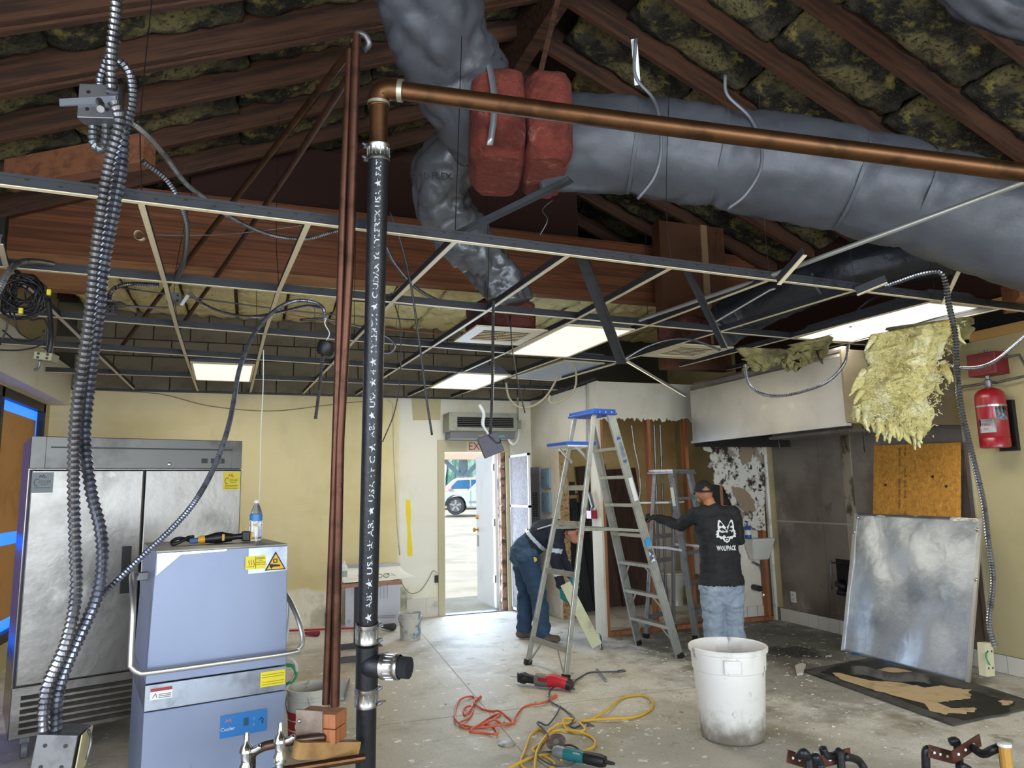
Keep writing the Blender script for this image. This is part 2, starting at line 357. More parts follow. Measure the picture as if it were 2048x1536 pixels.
for y in (WY0+.07, 6.17, 7.67):
    b = MB(); y1 = y+1.33; y1 = min(y1, WY1-.14)
    b.bb(XL-.066, XL-.062, y+.05, y1, 1.28, WZ1-.19); b.build('paper_sheet', m_paper, wn)
    b = MB(); b.bb(XL-.066, XL-.062, y+.05, y1, WZ0+.2, 1.16); b.build('paper_sheet', m_paper, wn)
# right wall
b = MB(); b.bb(XR, XR+t, YF, YB+t, 0, 4.3); wr = struct(b.build('wall_right', m_cream))
bt = MB(); bt.bb(-.012, 0, -.072, .072, .004, .148); me_bt = bt.mesh('base_tile', m_tile)
bs = thing('baseboard_right', None, None, (XR, 4, 0), kind='structure')
b = MB(); b.bb(XR-.006, XR+.01, 1.8, PY, 0, .152); b.build('grout_bed', m_grout, bs)
y = 1.9
while y < PY-.05: inst('base_tile', me_bt, bs, (XR, y, 0)); y += .15
b = MB()   # smoked steel cladding under the hood, three sheets
for i, (y0, y1) in enumerate(((4.53, 5.42), (5.43, 6.28), (6.29, 7.02))):
    b = MB(); b.bb(XR-.008, XR, y0, y1, .155, 2.12); b.build('steel_sheet', m_steeldark, wr)
b = MB(); b.bb(XR-.016, XR-.008, 4.5, 7.02, 1.15, 1.17); b.bb(XR-.02, XR, 4.5, 4.54, .15, 2.9); b.build('steel_strip', m_steel, wr)
b = MB(); b.bb(XR-.012, XR-.008, 5.82, 5.95, .16, 2.1); b.build('bright_strip', mat('scraped_bright_steel', '#b9b1a6', .3, 1, layers=[('noise', '#6a5f55', 5, .5, .62, (1, 1, .5))]), wr)
b = MB(); b.bb(XR-.006, XR, 4.44, 7.6, 2.80, 4.3); b.build('upper_dark_sheet', m_ply, wr)  # dark sheet stands in for the dirty, unlit framing up here
b = MB(); b.bb(XR-.004, XR, 2.0, 4.44, 3.12, 4.3); b.build('upper_dark_sheet', m_ply, wr)
# opening in the upper right wall with wood frame and black louvres
b = MB(); fr = [at(1918, 655, X=XR-.01), at(2060, 632, X=XR-.01)]
b.bb(XR-.04, XR, 3.3, 4.42, 2.80, 2.88); b.bb(XR-.04, XR, 4.36, 4.44, 2.80, 3.1); b.bb(XR-.04, XR, 3.3, 4.42, 3.06, 3.12); b.build('wood_trim', mat('raw_pine', '#c69a5c', .7), wr)
b = MB(); b.bb(XR-.012, XR-.002, 3.3, 4.36, 2.88, 3.06); b.build('louvre_opening', m_dark, wr)
# front (storefront) wall behind the viewer
b = MB(); b.bb(XL-t, XR+t, YF-t, YF, 0, .55); b.bb(XL-t, XR+t, YF-t, YF, 2.95, 4.3); b.bb(XL-t, -1.45, YF-t, YF, .55, 2.95); b.bb(5.25, XR+t, YF-t, YF, .55, 2.95)
b.poly([(XL-t, YF-t, 4.0), (XR+t, YF-t, 4.2), (RX, YF-t, RZ)], (0, 1, 0), t)
for x in (.2, 1.9, 3.6): b.bb(x-.04, x+.04, YF-.1, YF-.02, .55, 2.95)
struct(b.build('wall_front', m_cream))
# ------------------------------------------------------------------ roof: decks, rafters, batts, ridge, glulam beam
def roof(side):
    xe = XL-.2 if side < 0 else XR+.2
    b = MB(); ze = roofz(xe)
    dz = .30
    b.hexa([V(q) for q in ((xe, YF-.2, ze+dz), (RX, YF-.2, RZ+dz), (RX, YB+.2, RZ+dz), (xe, YB+.2, ze+dz), (xe, YF-.2, ze+dz+.05), (RX, YF-.2, RZ+dz+.05), (RX, YB+.2, RZ+dz+.05), (xe, YB+.2, ze+dz+.05))])
    rf = struct(b.build('roof_left' if side < 0 else 'roof_right', m_deck))
    L_ = math.hypot(xe-RX, ze-RZ); ang = math.atan2(RZ-ze, RX-xe) if side < 0 else math.atan2(RZ-ze, -(xe-RX))
    rb = MB(); rb.bb(-L_/2, L_/2, -.024, .024, -.13, .13); me = rb.mesh('rafter', m_rafter)
    mx, mz = (xe+RX)/2, (ze+RZ)/2
    ys = []; y = .62
    while y < YB: ys.append(y); y += .61
    rot = (0, -math.atan2(RZ-ze, RX-xe) if side < 0 else math.atan2(RZ-ze, xe-RX), 0)
    for y in ys:
        inst('rafter', me, rf, (mx, y, mz+.10), rot)
        if side < 0 and y > 3.2 and int(y*10) % 3 == 0: inst('rafter', me, rf, (mx, y+.055, mz+.08), rot)
    var = []
    for k in range(5):
        seed = V((k*7.3+(20 if side > 0 else 0), k*3.1, 0))
        def fn(u, v_, seed=seed):
            e = min(u, 1-u, v_, 1-v_)
            z = .05*noise.noise(V((u*6, v_*3, 0))+seed)+.025*noise.noise(V((u*16, v_*8, 3))+seed)-.03*(1 if e > .04 else 0)
            return V(((u-.5)*1.2+.03*noise.noise(V((v_*5, u*9, 1))+seed)*(1 if e < .02 else 0), (v_-.5)*.55, z))
        q = MB(); q.slab(fn, 20, 9, (0, 0, .08)); var.append(q.mesh('insulation_batt', m_batt, True))
    dirv = V((RX-xe, 0, RZ-ze)).normalized()
    for i, y in enumerate(ys[:-1]):
        if y < 1.5: continue
        d = .65+random.uniform(-.2, .2)
        while d < L_-.3:
            p = V((xe, 0, ze))+dirv*d
            inst('insulation_batt', random.choice(var), rf, (p.x, y+.305, p.z+.15+random.uniform(-.03, .02)), (random.uniform(-.05, .05), rot[1], random.uniform(-.02, .02)))
            d += 1.22
    return rf
roof(-1); roof(1)
b = MB(); b.bb(RX-.06, RX+.06, YF, YB, RZ-.32, RZ+.2); struct(b.build('ceiling_ridge_beam', m_rafter))
b = MB(); b.bb(XL, XR, 6.78, 6.92, 3.65, 4.33); bm = struct(b.build('ceiling_beam', m_glulam)); bm['label'] = 'deep laminated timber beam crossing the room'
b = MB(); b.bb(XL, XL+.16, 6.70, 6.79, 3.62, 4.35); b.build('steel_bucket', mat('grey_green_steel', '#3a3d38', .5, .4), bm)
b = MB(); b.bb(XL, -1.35, 6.78, 6.92, 3.35, 3.65); b.bb(XL, 1.2, 6.80, 6.92, 3.58, 3.65); b.build('ledger', mat('pale_ledger_wood', '#9c6b42', .7, layers=[('noise', '#7c5230', 3, .4, .7, (.5, 6, 6))]), bm)
# low joisted ceiling between the beam and the back wall with bright yellow batts
lc = thing('ceiling_low', None, None, (2, 8, 3.8), kind='structure')
b = MB(); b.bb(XL, XR, 6.9, YB+.1, 3.99, 4.03); b.build('deck_boards', m_deck, lc)
jb = MB(); jb.bb(-.02, .02, 6.92, YB+.03, 3.78, 3.99); me_j = jb.mesh('joist', m_rafter)
var = []
for k in range(4):
    seed = V((k*5.7, 40, k))
    q = MB(); q.slab(lambda u, v_, seed=seed: V(((u-.5)*.5, 6.95+v_*2.2, 3.74+.05*noise.noise(V((u*4, v_*7, 0))+seed)+.03*noise.noise(V((u*11, v_*16, 0))+seed))), 8, 22, (0, 0, .12)); var.append(q.mesh('insulation_batt', m_battclean, True))
x = XL+.3; k = 0
while x < XR:
    inst('joist', me_j, lc, (x, 0, 0)); inst('insulation_batt', var[k % 4], lc, (x+.27, 0, 0)); x += .54; k += 1
# dark plywood panels hung in the attic above the beam
pn = MB(); pn.bb(-.6, 3.4, 6.94, 6.97, 4.3, 5.0); tag(pn.build('attic_panel', m_ply), kind='structure')
# vertical shaft chase of plywood above the hood
b = MB(); b.bb(4.15, 5.0, 6.45, 6.6, 2.85, 4.5); c_ = struct(b.build('wall_shaft', mat('brown_hardboard', '#5d3a22', .7, layers=[('noise', '#47290f', 2, .45, .7)])))
b = MB(); b.bb(4.68, 4.76, 6.43, 6.45, 3.0, 4.5); b.build('shaft_batten', mat('faded_batten', '#9a7c5a', .8), c_)
# ------------------------------------------------------------------ restroom partition
wp = thing('wall_partition', None, None, (PX, PY, 0), kind='structure')
# side wall with doorway
DY0, DY1, DTZ = 7.38, 8.28, 2.06
b = MB(); b.bb(PX, PX+.13, DY1, YB, 0, ZC-.04); b.build('side_wall_sheet', m_drywall, wp)
b = MB(); b.bb(PX, PX+.13, DY0, DY1, DTZ, ZC-.04); b.build('side_wall_header', m_drywall, wp)
b = MB(); b.bb(PX-.006, PX+.02, PY-.005, DY0, 0, ZC-.035); b.build('corner_sheet', m_drywall, wp)
b = MB(); b.bb(PX+.005, PX+.125, DY1-.012, DY1, 0, DTZ); b.build('chipboard_jamb', mat('chipboard', '#a98a63', .8, layers=[('noise', '#6b5135', 40, .52, .6), ('noise', '#d3b98c', 55, .58, .66)]), wp)
# front wall: upper drywall band with a torn edge
def torn(x0, x1, z, amp, n, seed, y):
    rnd = random.Random(seed); return [(x0+(x1-x0)*i/n, y, z+rnd.uniform(-amp, amp)) for i in range(n+1)]
low = torn(PX, 5.02, 2.36, .03, 60, 3, PY)
low = [(x, y, z+.05*noise.noise(V((x*4, 0, 2)))) for x, y, z in low]
b = MB(); b.poly([(5.02, PY, ZC-.04), (PX, PY, ZC-.04)]+low, (0, 1, 0), .014); b.build('upper_drywall', m_drywall, wp)
b = MB(); b.poly([(5.02, PY-.003, 2.38), (5.02, PY-.003, 2.38+.02)]+[(5.02-i*.053, PY-.003-.01*(i % 3), 2.345+.03*((i*7) % 5)/5) for i in range(26)]+[(PX, PY-.003, 2.40)], (0, 1, 0), .003); 
b = MB(); b.bb(5.02, XR, PY, PY+.014, 2.1, ZC-.04); b.build('upper_drywall', m_drywall, wp)
sm = MB(); sm.bb(-.019, .019, 0, .089, .04, ZC-.06); me_s = sm.mesh('stud', m_stud)
for x in (3.715, 4.33, 4.83, 5.28, 5.86): inst('stud', me_s, wp, (x, PY+.015, 0))
b = MB(); b.bb(PX, XR, PY+.015, PY+.105, 0, .04); b.build('sole_plate', m_stud, wp)
b = MB(); b.bb(PX, XR, PY+.015, PY+.105, ZC-.08, ZC-.04); b.build('top_plate', m_stud, wp)
b = MB(); b.bb(PX+.02, PX+.06, PY+.012, PY+.014, .3, 2.3); 
# interior far wall of the restroom, seen from between the studs
b = MB(); b.bb(PX+.13, XR, 9.12, 9.14, 1.10, ZC-.05); b.build('far_drywall', m_tan, wp)
b = MB(); b.bb(PX+.13, XR, 9.10, 9.12, .0, 1.12); b.build('far_wainscot', m_whitewall, wp)
# mouldy torn sheet right of the studs
pts = [(1402, 882), (1530, 880), (1532, 1062), (1512, 1060), (1500, 1050), (1486, 1056), (1472, 1030), (1460, 1000), (1446, 972), (1428, 968), (1430, 940), (1416, 935), (1424, 905), (1408, 900)]
b = MB(); b.poly(jag([at(x, y, Y=PY-.005) for x, y in pts], .022, 8), (0, 1, 0), .014); b.build('mouldy_drywall', m_mold, wp)
pts = [(1462, 972), (1490, 978), (1508, 1000), (1512, 1022), (1492, 1025), (1478, 1012)]
b = MB(); b.poly(jag([at(x, y, Y=PY-.012) for x, y in pts], .02, 7), (0, 1, 0), .006); b.build('bare_gypsum_patch', mat('brown_gypsum_paper', '#8e7b66', .85), wp)
pts = [(1482, 890), (1500, 886), (1508, 900), (1500, 925), (1486, 930), (1478, 912)]
b = MB(); b.poly(jag([at(x, y, Y=PY-.012) for x, y in pts], .02, 7), (0, 1, 0), .006); b.build('bare_gypsum_patch', _mats['brown_gypsum_paper'], wp)
# right return sheet with plumbing behind the sink
b = MB(); b.bb(5.30, 5.84, PY+.11, PY+.12, .16, 1.62); b.build('inner_drywall', m_whitewall, wp)
bt2 = MB(); bt2.bb(-.07, .07, -.012, 0, .004, .16); me_bt2 = bt2.mesh('base_tile', m_tile)
for i in range(4): inst('base_tile', me_bt2, wp, (5.38+i*.148, PY+.108, 0))
b = MB(); b.bb(XR-.035, XR, PY-.02, PY+.02, 0, 2.1)
b.build('chipped_corner_bead', m_gyp, wp)
# tiled base on the side wall near the doorway
for i in range(3):
    b = MB(); y0 = DY1+.03+i*.12; b.bb(PX-.014, PX, y0, y0+.115, .005, .26); b.build('base_tile', m_tile, wp)
# ------------------------------------------------------------------ exit door, frame, screen door
tf = thing('trim_1', None, None, (2.85, YB, 0), kind='structure')
for x0, x1, z0, z1, nm in ((DX0-.09, DX0, 0, DZ+.0, 'jamb'), (DX1, DX1+.06, 0, DZ, 'jamb'), (DX0-.09, DX1+.06, DZ, DZ+.16, 'header')):
    b = MB(); b.bb(x0, x1, YB-.03, YB+t+.02, z0, z1); b.build(nm, m_frame, tf, bevel=.004)
b = MB(); b.bb(DX0, DX1, YB-.02, YB+.16, 0, .012); b.build('threshold', mat('worn_metal_threshold', '#6f6d68', .4, .8), tf)
b = MB(); b.bb(DX1-.06, DX1, YB+.02, YB+.13, .01, DZ); b.build('rotten_jamb', mat('rotten_wood', '#9a7a66', .9, layers=[('noise', '#5a4636', 12, .5, .6), ('noise', '#cfc4b5', 9, .58, .66)]), tf)
dr = thing('door_1', None, None, (3.2, YB+.5, 0), kind='structure')
b = MB(); b.bb(3.17, 3.213, YB+.14, YB+1.0, .02, DZ-.02); b.build('door_leaf', m_white, dr, bevel=.003)
brass = mat('polished_brass', '#c79a3a', .25, 1)
for z in (1.20, 1.02):
    b = MB(); b.lathe([(.032, 0), (.032, .006), (.012, .01), (.012, .035), (.030, .045), (.032, .06), (.022, .075)] if z < 1.1 else [(.032, 0), (.032, .01), (.024, .02), (.022, .03)], (3.17, YB+.93, z), (-1, 0, 0), 16); b.build('door_knob', brass, dr, 40)
b = MB(); b.bb(3.165, 3.172, YB+.90, YB+.96, .78, .94); b.build('lock_plate', mat('satin_nickel', '#8d8b86', .35, 1), dr)
for z in (.35, 1.1, 1.85):
    b = MB(); b.bb(3.15, 3.17, YB+.14, YB+.2, z, z+.1); b.build('hinge', _mats['satin_nickel'], dr)
m_mesh = mat('security_screen', '#8f8683', .7, .1, layers=[('noise', '#7a716e', 40, .45, .55), ('noise', '#a89f99', 2, .5, .8)])
ds = thing('door_2', None, None, (3.2, 8.6, 0), kind='structure')
SY0, SY1 = 8.46, YB-.04
for z0, z1 in ((.06, .72), (.75, 1.36), (1.39, 2.02)):
    b = MB(); b.bb(3.335, 3.345, SY0+.03, SY1-.03, z0, z1); b.build('screen_panel', m_mesh, ds)
for z in (.03, .72, 1.36, 2.02):
    b = MB(); b.bb(3.325, 3.355, SY0, SY1, z, z+.03); b.build('rail', m_white, ds)
for y in (SY0, SY1-.03):
    b = MB(); b.bb(3.325, 3.355, y, y+.03, .03, 2.05); b.build('stile', m_white, ds)
b = MB(); b.bb(3.30, 3.325, SY0+.03, SY0+.08, .98, 1.10); b.build('door_pull', brass, ds, bevel=.004)
# ------------------------------------------------------------------ materials of the things
m_tee = mat('charcoal_tee_web', '#2c2e33', .5, .1, layers=[('noise', '#1f2024', 9, .5, .7)])
m_teeface = mat('cream_tee_face', '#d2c4a2', .5, layers=[('noise', '#b3a480', 14, .6, .75)])
m_flex = mat('galvanised_flex', '#96979e', .28, .95, layers=[('noise', '#6b6c73', 20, .45, .7)])
m_flexdark = mat('dull_flex', '#707276', .34, .9)
m_flexblue = mat('blue_grey_flex', '#7d8190', .3, .9, layers=[('noise', '#50545f', 20, .45, .7)])
m_duct = mat('grey_duct_jacket', '#4c4e55', .46, .05, layers=[('noise', '#43454c', 3, .45, .7), ('noise', '#60626a', 6, .62, .8)], bump=(.2, 14, (1, 1, 1), .02))
m_ductdk = mat('dark_duct_jacket', '#2e3036', .42, .2, layers=[('noise', '#1f2024', 3, .45, .7)], bump=(.3, 14, (1, 1, 1), .03))  # darker jacket colour than the other ducts
m_pink = mat('red_pink_insulation', '#743327', .95, layers=[('noise', '#511d15', 4, .45, .62), ('noise', '#98594a', 7, .55, .7), ('noise', '#3a1a16', 2.2, .58, .72)], bump=(.9, 30, (1, 1, 1), .03))
m_copper = mat('aged_copper', '#5e4029', .42, .9, layers=[('noise', '#44301f', 6, .45, .65), ('noise', '#7f5a36', 3, .62, .8), ('noise', '#5d7a63', 9, .72, .82)])
m_copperdk = mat('brown_copper', '#593b2f', .45, .85, layers=[('noise', '#402a20', 8, .45, .68), ('noise', '#7d553d', 14, .64, .78)])
m_iron = mat('black_iron_pipe', '#16171c', .42, .1, layers=[('noise', '#24262d', 12, .5, .75)], bump=(.2, 70))
m_clamp = mat('stainless_band', '#b5b5b5', .28, 1.0)
m_lettw = mat('white_stencil', '#b3b6bc', .7, layers=[('noise', '#2a2c33', 60, .52, .58)])
m_galv = mat('galvanised_steel', '#b9bcbc', .24, 1.0, layers=[('noise', '#9da1a2', 3, .45, .7), ('noise', '#d2d4d2', 5, .6, .8)], bump=(.12, 2.2, (1, 1, 1), .12))
m_dull = mat('dull_grey_steel', '#77777a', .45, .8, layers=[('noise', '#5f5f62', 9, .5, .7)])
m_blackp = mat('black_plastic', '#17171a', .45)
m_ylabel = mat('yellow_label', '#d8c51c', .5)
m_ink = mat('black_ink', '#15130f', .6)
m_red = mat('red_enamel', '#8e1522', .3, coat=.3)
m_wlabel = mat('white_label', '#d5d5d2', .5)
m_lamp = mat('lit_diffuser', '#1c1c1a', .5, emit=(1.0, .97, .78, 1), strength=1.02)
m_lampw = mat('lit_diffuser_cool', '#1c1c1a', .5, emit=(1.0, .99, .88, 1), strength=1.05)
m_housing = mat('grey_fixture_housing', '#7d828a', .4, .5)
# ------------------------------------------------------------------ suspended ceiling grid
cols = [(-1.2, -1.25, -1.27, -1.29), (-.44, -.5, -.55, -.61), (.2, .12, .07, -.02), (.865, .83, .77, .6), (1.46, 1.5, 1.45, 1.25), (2.07, 2.2, 2.17, 1.93), (2.74, 2.82, 2.77, 2.52), (3.4, 3.5, 3.45, 3.12), (4.1, 4.25, 4.2, 4.2), (4.75, 4.92, 4.85, 4.85)]
kY = (3.1, 4.6, 5.95, 9.2)
def colx(k, y):
    c = cols[k]
    for i in range(3):
        if y <= kY[i+1] or i == 2: return c[i]+(c[i+1]-c[i])*(y-kY[i])/(kY[i+1]-kY[i])
rowY = [lambda x: 3.02+.05*x, lambda x: 4.40+.07*x, lambda x: 5.72+.13*x, lambda x: 6.88+.13*x, lambda x: 8.10+.02*x, lambda x: 9.185]
rowZ = [2.745, 2.81, 2.83, 2.83, 2.83, 2.83]
def node(k, j):
    y = 4.0
    y = kY[0] if j == 0 else y
    x = colx(k, rowY[j](0)); 
    for _ in range(3): x = colx(k, rowY[j](x))
    return V((x, rowY[j](x), rowZ[j]))
gr = thing('ceiling_grid', 'stripped suspended ceiling grid of dark tees with cream faces', 'ceiling grid', (1.5, 6, ZC))
def tee(name, a, b_, parent, hgt=.038, face=.024):
    a, b_ = V(a), V(b_); q = MB(); q.cur = 0; up = V((0, 0, 1))
    x, y, z = frame(b_-a)
    q.beam(a+y*hgt*.5*(1 if y.z > 0 else -1), b_+y*hgt*.5*(1 if y.z > 0 else -1), .006, hgt)
    s_ = 1 if y.z > 0 else -1
    q.beam(a+y*hgt*s_, b_+y*hgt*s_, .012, .012)
    q.cur = 1; q.beam(a, b_, face, .004)
    return q.build(name, [m_tee, m_teeface], parent)
for j in range(5):
    kmax = 9 if j < 2 else (7 if j == 2 else 6)
    xs = [node(k, j) for k in range(0, kmax+1)]
    ends = [V((XL+.2 if j else -1.9, rowY[j](-1.9), rowZ[j]))]+xs
    if j < 2: ends.append(V((XR-.02, rowY[j](XR), rowZ[j])))
    if j > 2: ends[-1] = V((PX+1.2 if j == 3 else PX, rowY[j](PX), rowZ[j])) if j == 4 else ends[-1]
    for a, c in zip(ends[:-1], ends[1:]):
        ru = tee('main_runner', a, c, gr, .045)
        if j == 0:
            q = MB(); nh = max(2, int((c-a).length/.1))
            for i in range(nh): q.box(a.lerp(c, (i+.5)/nh)+V((0, 0, .034 if i % 2 else .022)), (.014, .0085, .006))
            q.build('runner_slots', m_black, ru)['kind'] = 'stuff'
for k in range(10):
    for j in range(5):
        if k == 0 and j == 0: continue
        if k >= 7 and j >= 3: continue
        if k >= 8 and j >= 2: continue
        if k in (8, 9) and j == 0: pass
        a, c = node(k, j), node(k, j+1)
        if k == 7 and j == 2: c = node(k, 3)
        tee('cross_tee', a, c, gr)
tee('cross_tee', at(0, 488, D=3.2), node(0, 1), gr)
for y0, y1 in ((YB, None),):
    q = MB(); q.bb(XL+.2, PX, YB-.03, YB-.001, ZC-.02, ZC); q.build('wall_angle', m_tee, gr)
    q = MB(); q.bb(PX-.03, PX-.001, PY, YB, ZC-.02, ZC); q.build('wall_angle', m_tee, gr)
# hanger wires
for (k, j) in ((1, 0), (3, 0), (5, 0), (6, 0), (2, 1), (4, 1), (6, 1), (1, 2), (3, 2), (5, 2), (2, 3), (4, 3), (3, 4), (7, 0), (8, 0), (7, 1)):
    n_ = node(k, j); q = MB(); q.tube(catmull([n_+V((0, 0, .05)), n_+V((random.uniform(-.03, .03), .02, .4)), n_+V((random.uniform(-.1, .1), random.uniform(-.1, .1), .85 if j > 2 else 1.1))], 4), .0022, 4); q.build('hanger_wire', m_black, gr)
# loose and bent tees (dangling, no longer in the grid)
def loose(name, a, c, label, hgt=.04, flip=False):
    a, c = V(a), V(c); t_ = thing(name, label, 'metal bar', tuple(a))
    q = MB(); x, y, z = frame(c-a); q.beam(a, c, hgt if flip else .008, .008 if flip else hgt); q.build('web', m_tee, t_)
    q = MB(); o = (x if flip else y)*hgt*.5; q.beam(a-o, c-o, .024 if not flip else .006, .006 if not flip else .024); q.build('face', m_teeface if not flip else m_tee, t_)
    return t_
loose('loose_runner', at(905, 475, D=3.45), at(1143, 360, D=3.15), 'dark perforated runner broken loose, tilting up below the main duct', .045, True)
loose('loose_runner', at(1160, 505, D=3.75), at(1243, 727, D=4.6), 'dark loose runner hanging down across the middle lit panel', .06, True)
loose('loose_runner', at(1368, 530, D=4.0), at(1448, 695, D=4.9), 'thin dark loose runner hanging down beside the right register', .04, True)
loose('loose_runner', at(1255, 722, D=6.0), at(1372, 791, D=5.6), 'pale loose tee drooping toward the hood corner', .02)
loose('cut_tee_stub', at(1555, 562, D=3.95), at(1607, 503, D=3.75), 'silver tee stub sticking up left of two others above the grid', .05)
loose('cut_tee_stub', at(1712, 583, D=4.25), at(1772, 558, D=4.15), 'short grey tee stub lying above the hood side runner', .05)
loose('cut_tee_stub', at(1885, 605, D=4.5), at(1925, 520, D=4.2), 'pale tee stub standing up beside the right lit panel', .03)
for i, (px, py, d) in enumerate(((275, 492, 3.35), (1240, 665, 6.0))): pass
q = MB(); q.slab(lambda u, v_: at(283+14*math.cos(v_*4.2+1.2)-v_*4+u*6, 478+18*math.sin(v_*4.2+1.2)-20+u*3+v_*26, D=3.3+.05*u), 2, 14, (.0, .001, .001)); tag(q.build('paint_peel', m_teeface, None, True), 'cream curl of peeled tape hanging off the tee above the fridge', 'tape')
# ------------------------------------------------------------------ troffers
PW = 18.0
def troffer(cx, cy, wx, wy, z, label, lit=m_lamp, yaw=0, name='ceiling_light', on=True):
    t_ = thing(name, label, 'ceiling light', (cx, cy, z), 'recessed fluorescent panels' if on else None)
    R = Matrix.Rotation(yaw, 3, 'Z'); c = V((cx, cy, z)); P = lambda x, y, h: c+R @ V((x*wx/2, y*wy/2, h))
    q = MB(); q.hexa([P(-.97, -.985, .005), P(.97, -.985, .005), P(.97, .985, .005), P(-.97, .985, .005), P(-.62, -.93, .105), P(.62, -.93, .105), P(.62, .93, .105), P(-.62, .93, .105)]); q.build('housing', m_housing, t_)
    q = MB()
    for s_ in (-1, 1):
        q.beam(P(s_*.97, -1, 0), P(s_*.97, 1, 0), .02, .014); q.beam(P(-1, s_*.985, 0), P(1, s_*.985, 0), .02, .014)
    q.build('frame', m_teeface, t_)
    q = MB(); q.hexa([P(-.95, -.975, -.002), P(.95, -.975, -.002), P(.95, .975, -.002), P(-.95, .975, -.002), P(-.95, -.975, .002), P(.95, -.975, .002), P(.95, .975, .002), P(-.95, .975, .002)]); q.build('diffuser', lit, t_)
    if on:
        lo = add_light('tube_light', 'AREA', tuple(c+V((0, 0, -.012))), (0, 0, yaw), PW, (1.0, .95, .80), wx*.9, wy*.94); lo.parent = t_; lo.matrix_parent_inverse = chain(t_).inverted()
    for s_ in (-.3, .3):
        q = MB(); q.cyl(P(s_, -.96, .06), P(s_, -.975, .06), .008, 8); q.build('rivet', m_clamp, t_)
    return t_
troffer(2.485, 5.36, .60, 1.20, 2.815, 'lit panel in the middle of the room above the leaning runner', m_lamp, .02)
troffer(2.30, 7.66, .60, 1.13, 2.815, 'lit panel near the exit door, farthest row', m_lamp, .04)
troffer(-.28, 7.62, .56, 1.08, 2.815, 'lit panel above the tall fridge, smallest in view', m_lamp, .03)
troffer(4.60, 4.07, .64, 1.24, 2.815, 'lit panel at the right beside the hood with torn wool', m_lampw, .0)
m_unlit = mat('unlit_diffuser', '#8f959a', .4)
troffer(3.15, 7.0, .62, 1.2, 2.86, 'unlit grey panel fixture above the tall ladder', m_unlit, .12, on=False)
# air registers in the grid with wool-wrapped boots
def register(cx, cy, z, label, w_=.62, yaw=0, group='ceiling air registers'):
    t_ = thing('air_register', label, 'air vent', (cx, cy, z), group)
    R = Matrix.Rotation(yaw, 3, 'Z'); c = V((cx, cy, z)); h = w_/2
    q = MB()
    for s_ in (-1, 1): q.box(c+R @ V((s_*(h-.05), 0, 0)), (.10, w_, .012), M=R); q.box(c+R @ V((0, s_*(h-.05), 0)), (w_-.2, .10, .012), M=R)
    q.build('face_frame', m_teeface, t_)
    q = MB(); q.box(c+V((0, 0, .03)), (w_-.18, w_-.18, .01), M=R); q.build('throat', m_dark, t_)
    for half in (-1, 1):
        for i in range(7):
            q = MB(); o = R @ V((half*(w_-.2)/4, (i-3)*(w_-.2)/7, .004)); q.box(c+o, ((w_-.22)/2, .022, .004), M=R @ Matrix.Rotation(.6, 3, 'X')); q.build('louvre', m_teeface, t_)
    return t_
register(1.88, 5.35, 2.835, 'cream square air register left of the middle lit panel', .60, .02)
register(3.80, 5.55, 2.835, 'cream square air register beside the hood corner', .60, .02)
# ------------------------------------------------------------------ ducts
def duct(name, pts, r, label, m=m_duct, wr=.022, step=.045, n=40, bands=(), group='flexible ducts', ringy=.35, seed=0, nn=12, crease=.5):
    t_ = thing(name, label, 'duct', tuple(pts[0]), group)
    P = resample(catmull(pts, nn), step); m_ = len(P); q = MB(); rr = r if isinstance(r, (list, tuple)) else [r]*2
    T = [(P[min(i+1, m_-1)]-P[max(i-1, 0)]).normalized() for i in range(m_)]; x, y, _ = frame(T[0]); vs = []
    for i in range(m_):
        x = (x-T[i]*x.dot(T[i])).normalized(); y = T[i].cross(x); s_ = i*step; u = i/(m_-1); r0 = rr[0]+(rr[-1]-rr[0])*u
        pinch = sum(.022*r0/.3*math.exp(-((u-b_)*m_*step/.05)**2) for b_ in bands)
        for k in range(n):
            a = 2*math.pi*k/n; ca, sa = math.cos(a), math.sin(a)
            w1 = noise.noise(V((ca*1.6, sa*1.6, s_*9+seed+.8*math.sin(a*2+seed))))*wr*ringy*2+noise.noise(V((ca*2.2, sa*2.2, s_*2.5+seed)))*wr
            cr = noise.noise(V((ca*7, sa*7, s_*22+seed)))*wr*.25-wr*crease*max(0, .16-abs(noise.noise(V((ca*1.3+seed, sa*1.3, s_*6.5+1.1*math.sin(a+seed))))))/.16
            vs.append(P[i]+(x*ca+y*sa)*(r0+w1+cr-pinch))
    q.add(vs, [(i*n+k, i*n+(k+1) % n, (i+1)*n+(k+1) % n, (i+1)*n+k) for i in range(m_-1) for k in range(n)]+[tuple(range(n-1, -1, -1)), tuple((m_-1)*n+k for k in range(n))])
    q.build('jacket', m, t_, True)
    for b_ in bands:
        i = int(b_*(m_-1)); q = MB(); c = P[i]; x, y, z = frame(T[i]); r0 = rr[0]+(rr[-1]-rr[0])*b_
        q.lathe([(r0-.025, -.010), (r0-.013, -.010), (r0-.013, .010), (r0-.025, .010)], c, T[i], 32, False, False); q.build('band', mat('tape_band', '#4c4f55', .5) if 'tape_band' not in _mats else _mats['tape_band'], t_, 40)
    return t_
J = at(1040, 285, D=4.35)
main = [at(1090, 285, D=4.33), at(1250, 292, D=4.25), at(1450, 318, D=4.2), at(1650, 352, D=4.15), at(1850, 402, D=4.05), at(2000, 450, D=4.0), at(2140, 490, D=3.95), at(2320, 520, D=3.9), at(2500, 535, D=3.85)]
duct('flex_duct', main, [.285, .315], 'long grey jacketed duct running right from the red wrapped junction', bands=(.14, .265, .455, .55), seed=3, step=.03, n=52, wr=.013, crease=.7)
top = [at(835, -120, D=3.55), at(862, 20, D=3.8), at(895, 110, D=4.05), at(950, 205, D=4.3), at(985, 260, D=4.5)]
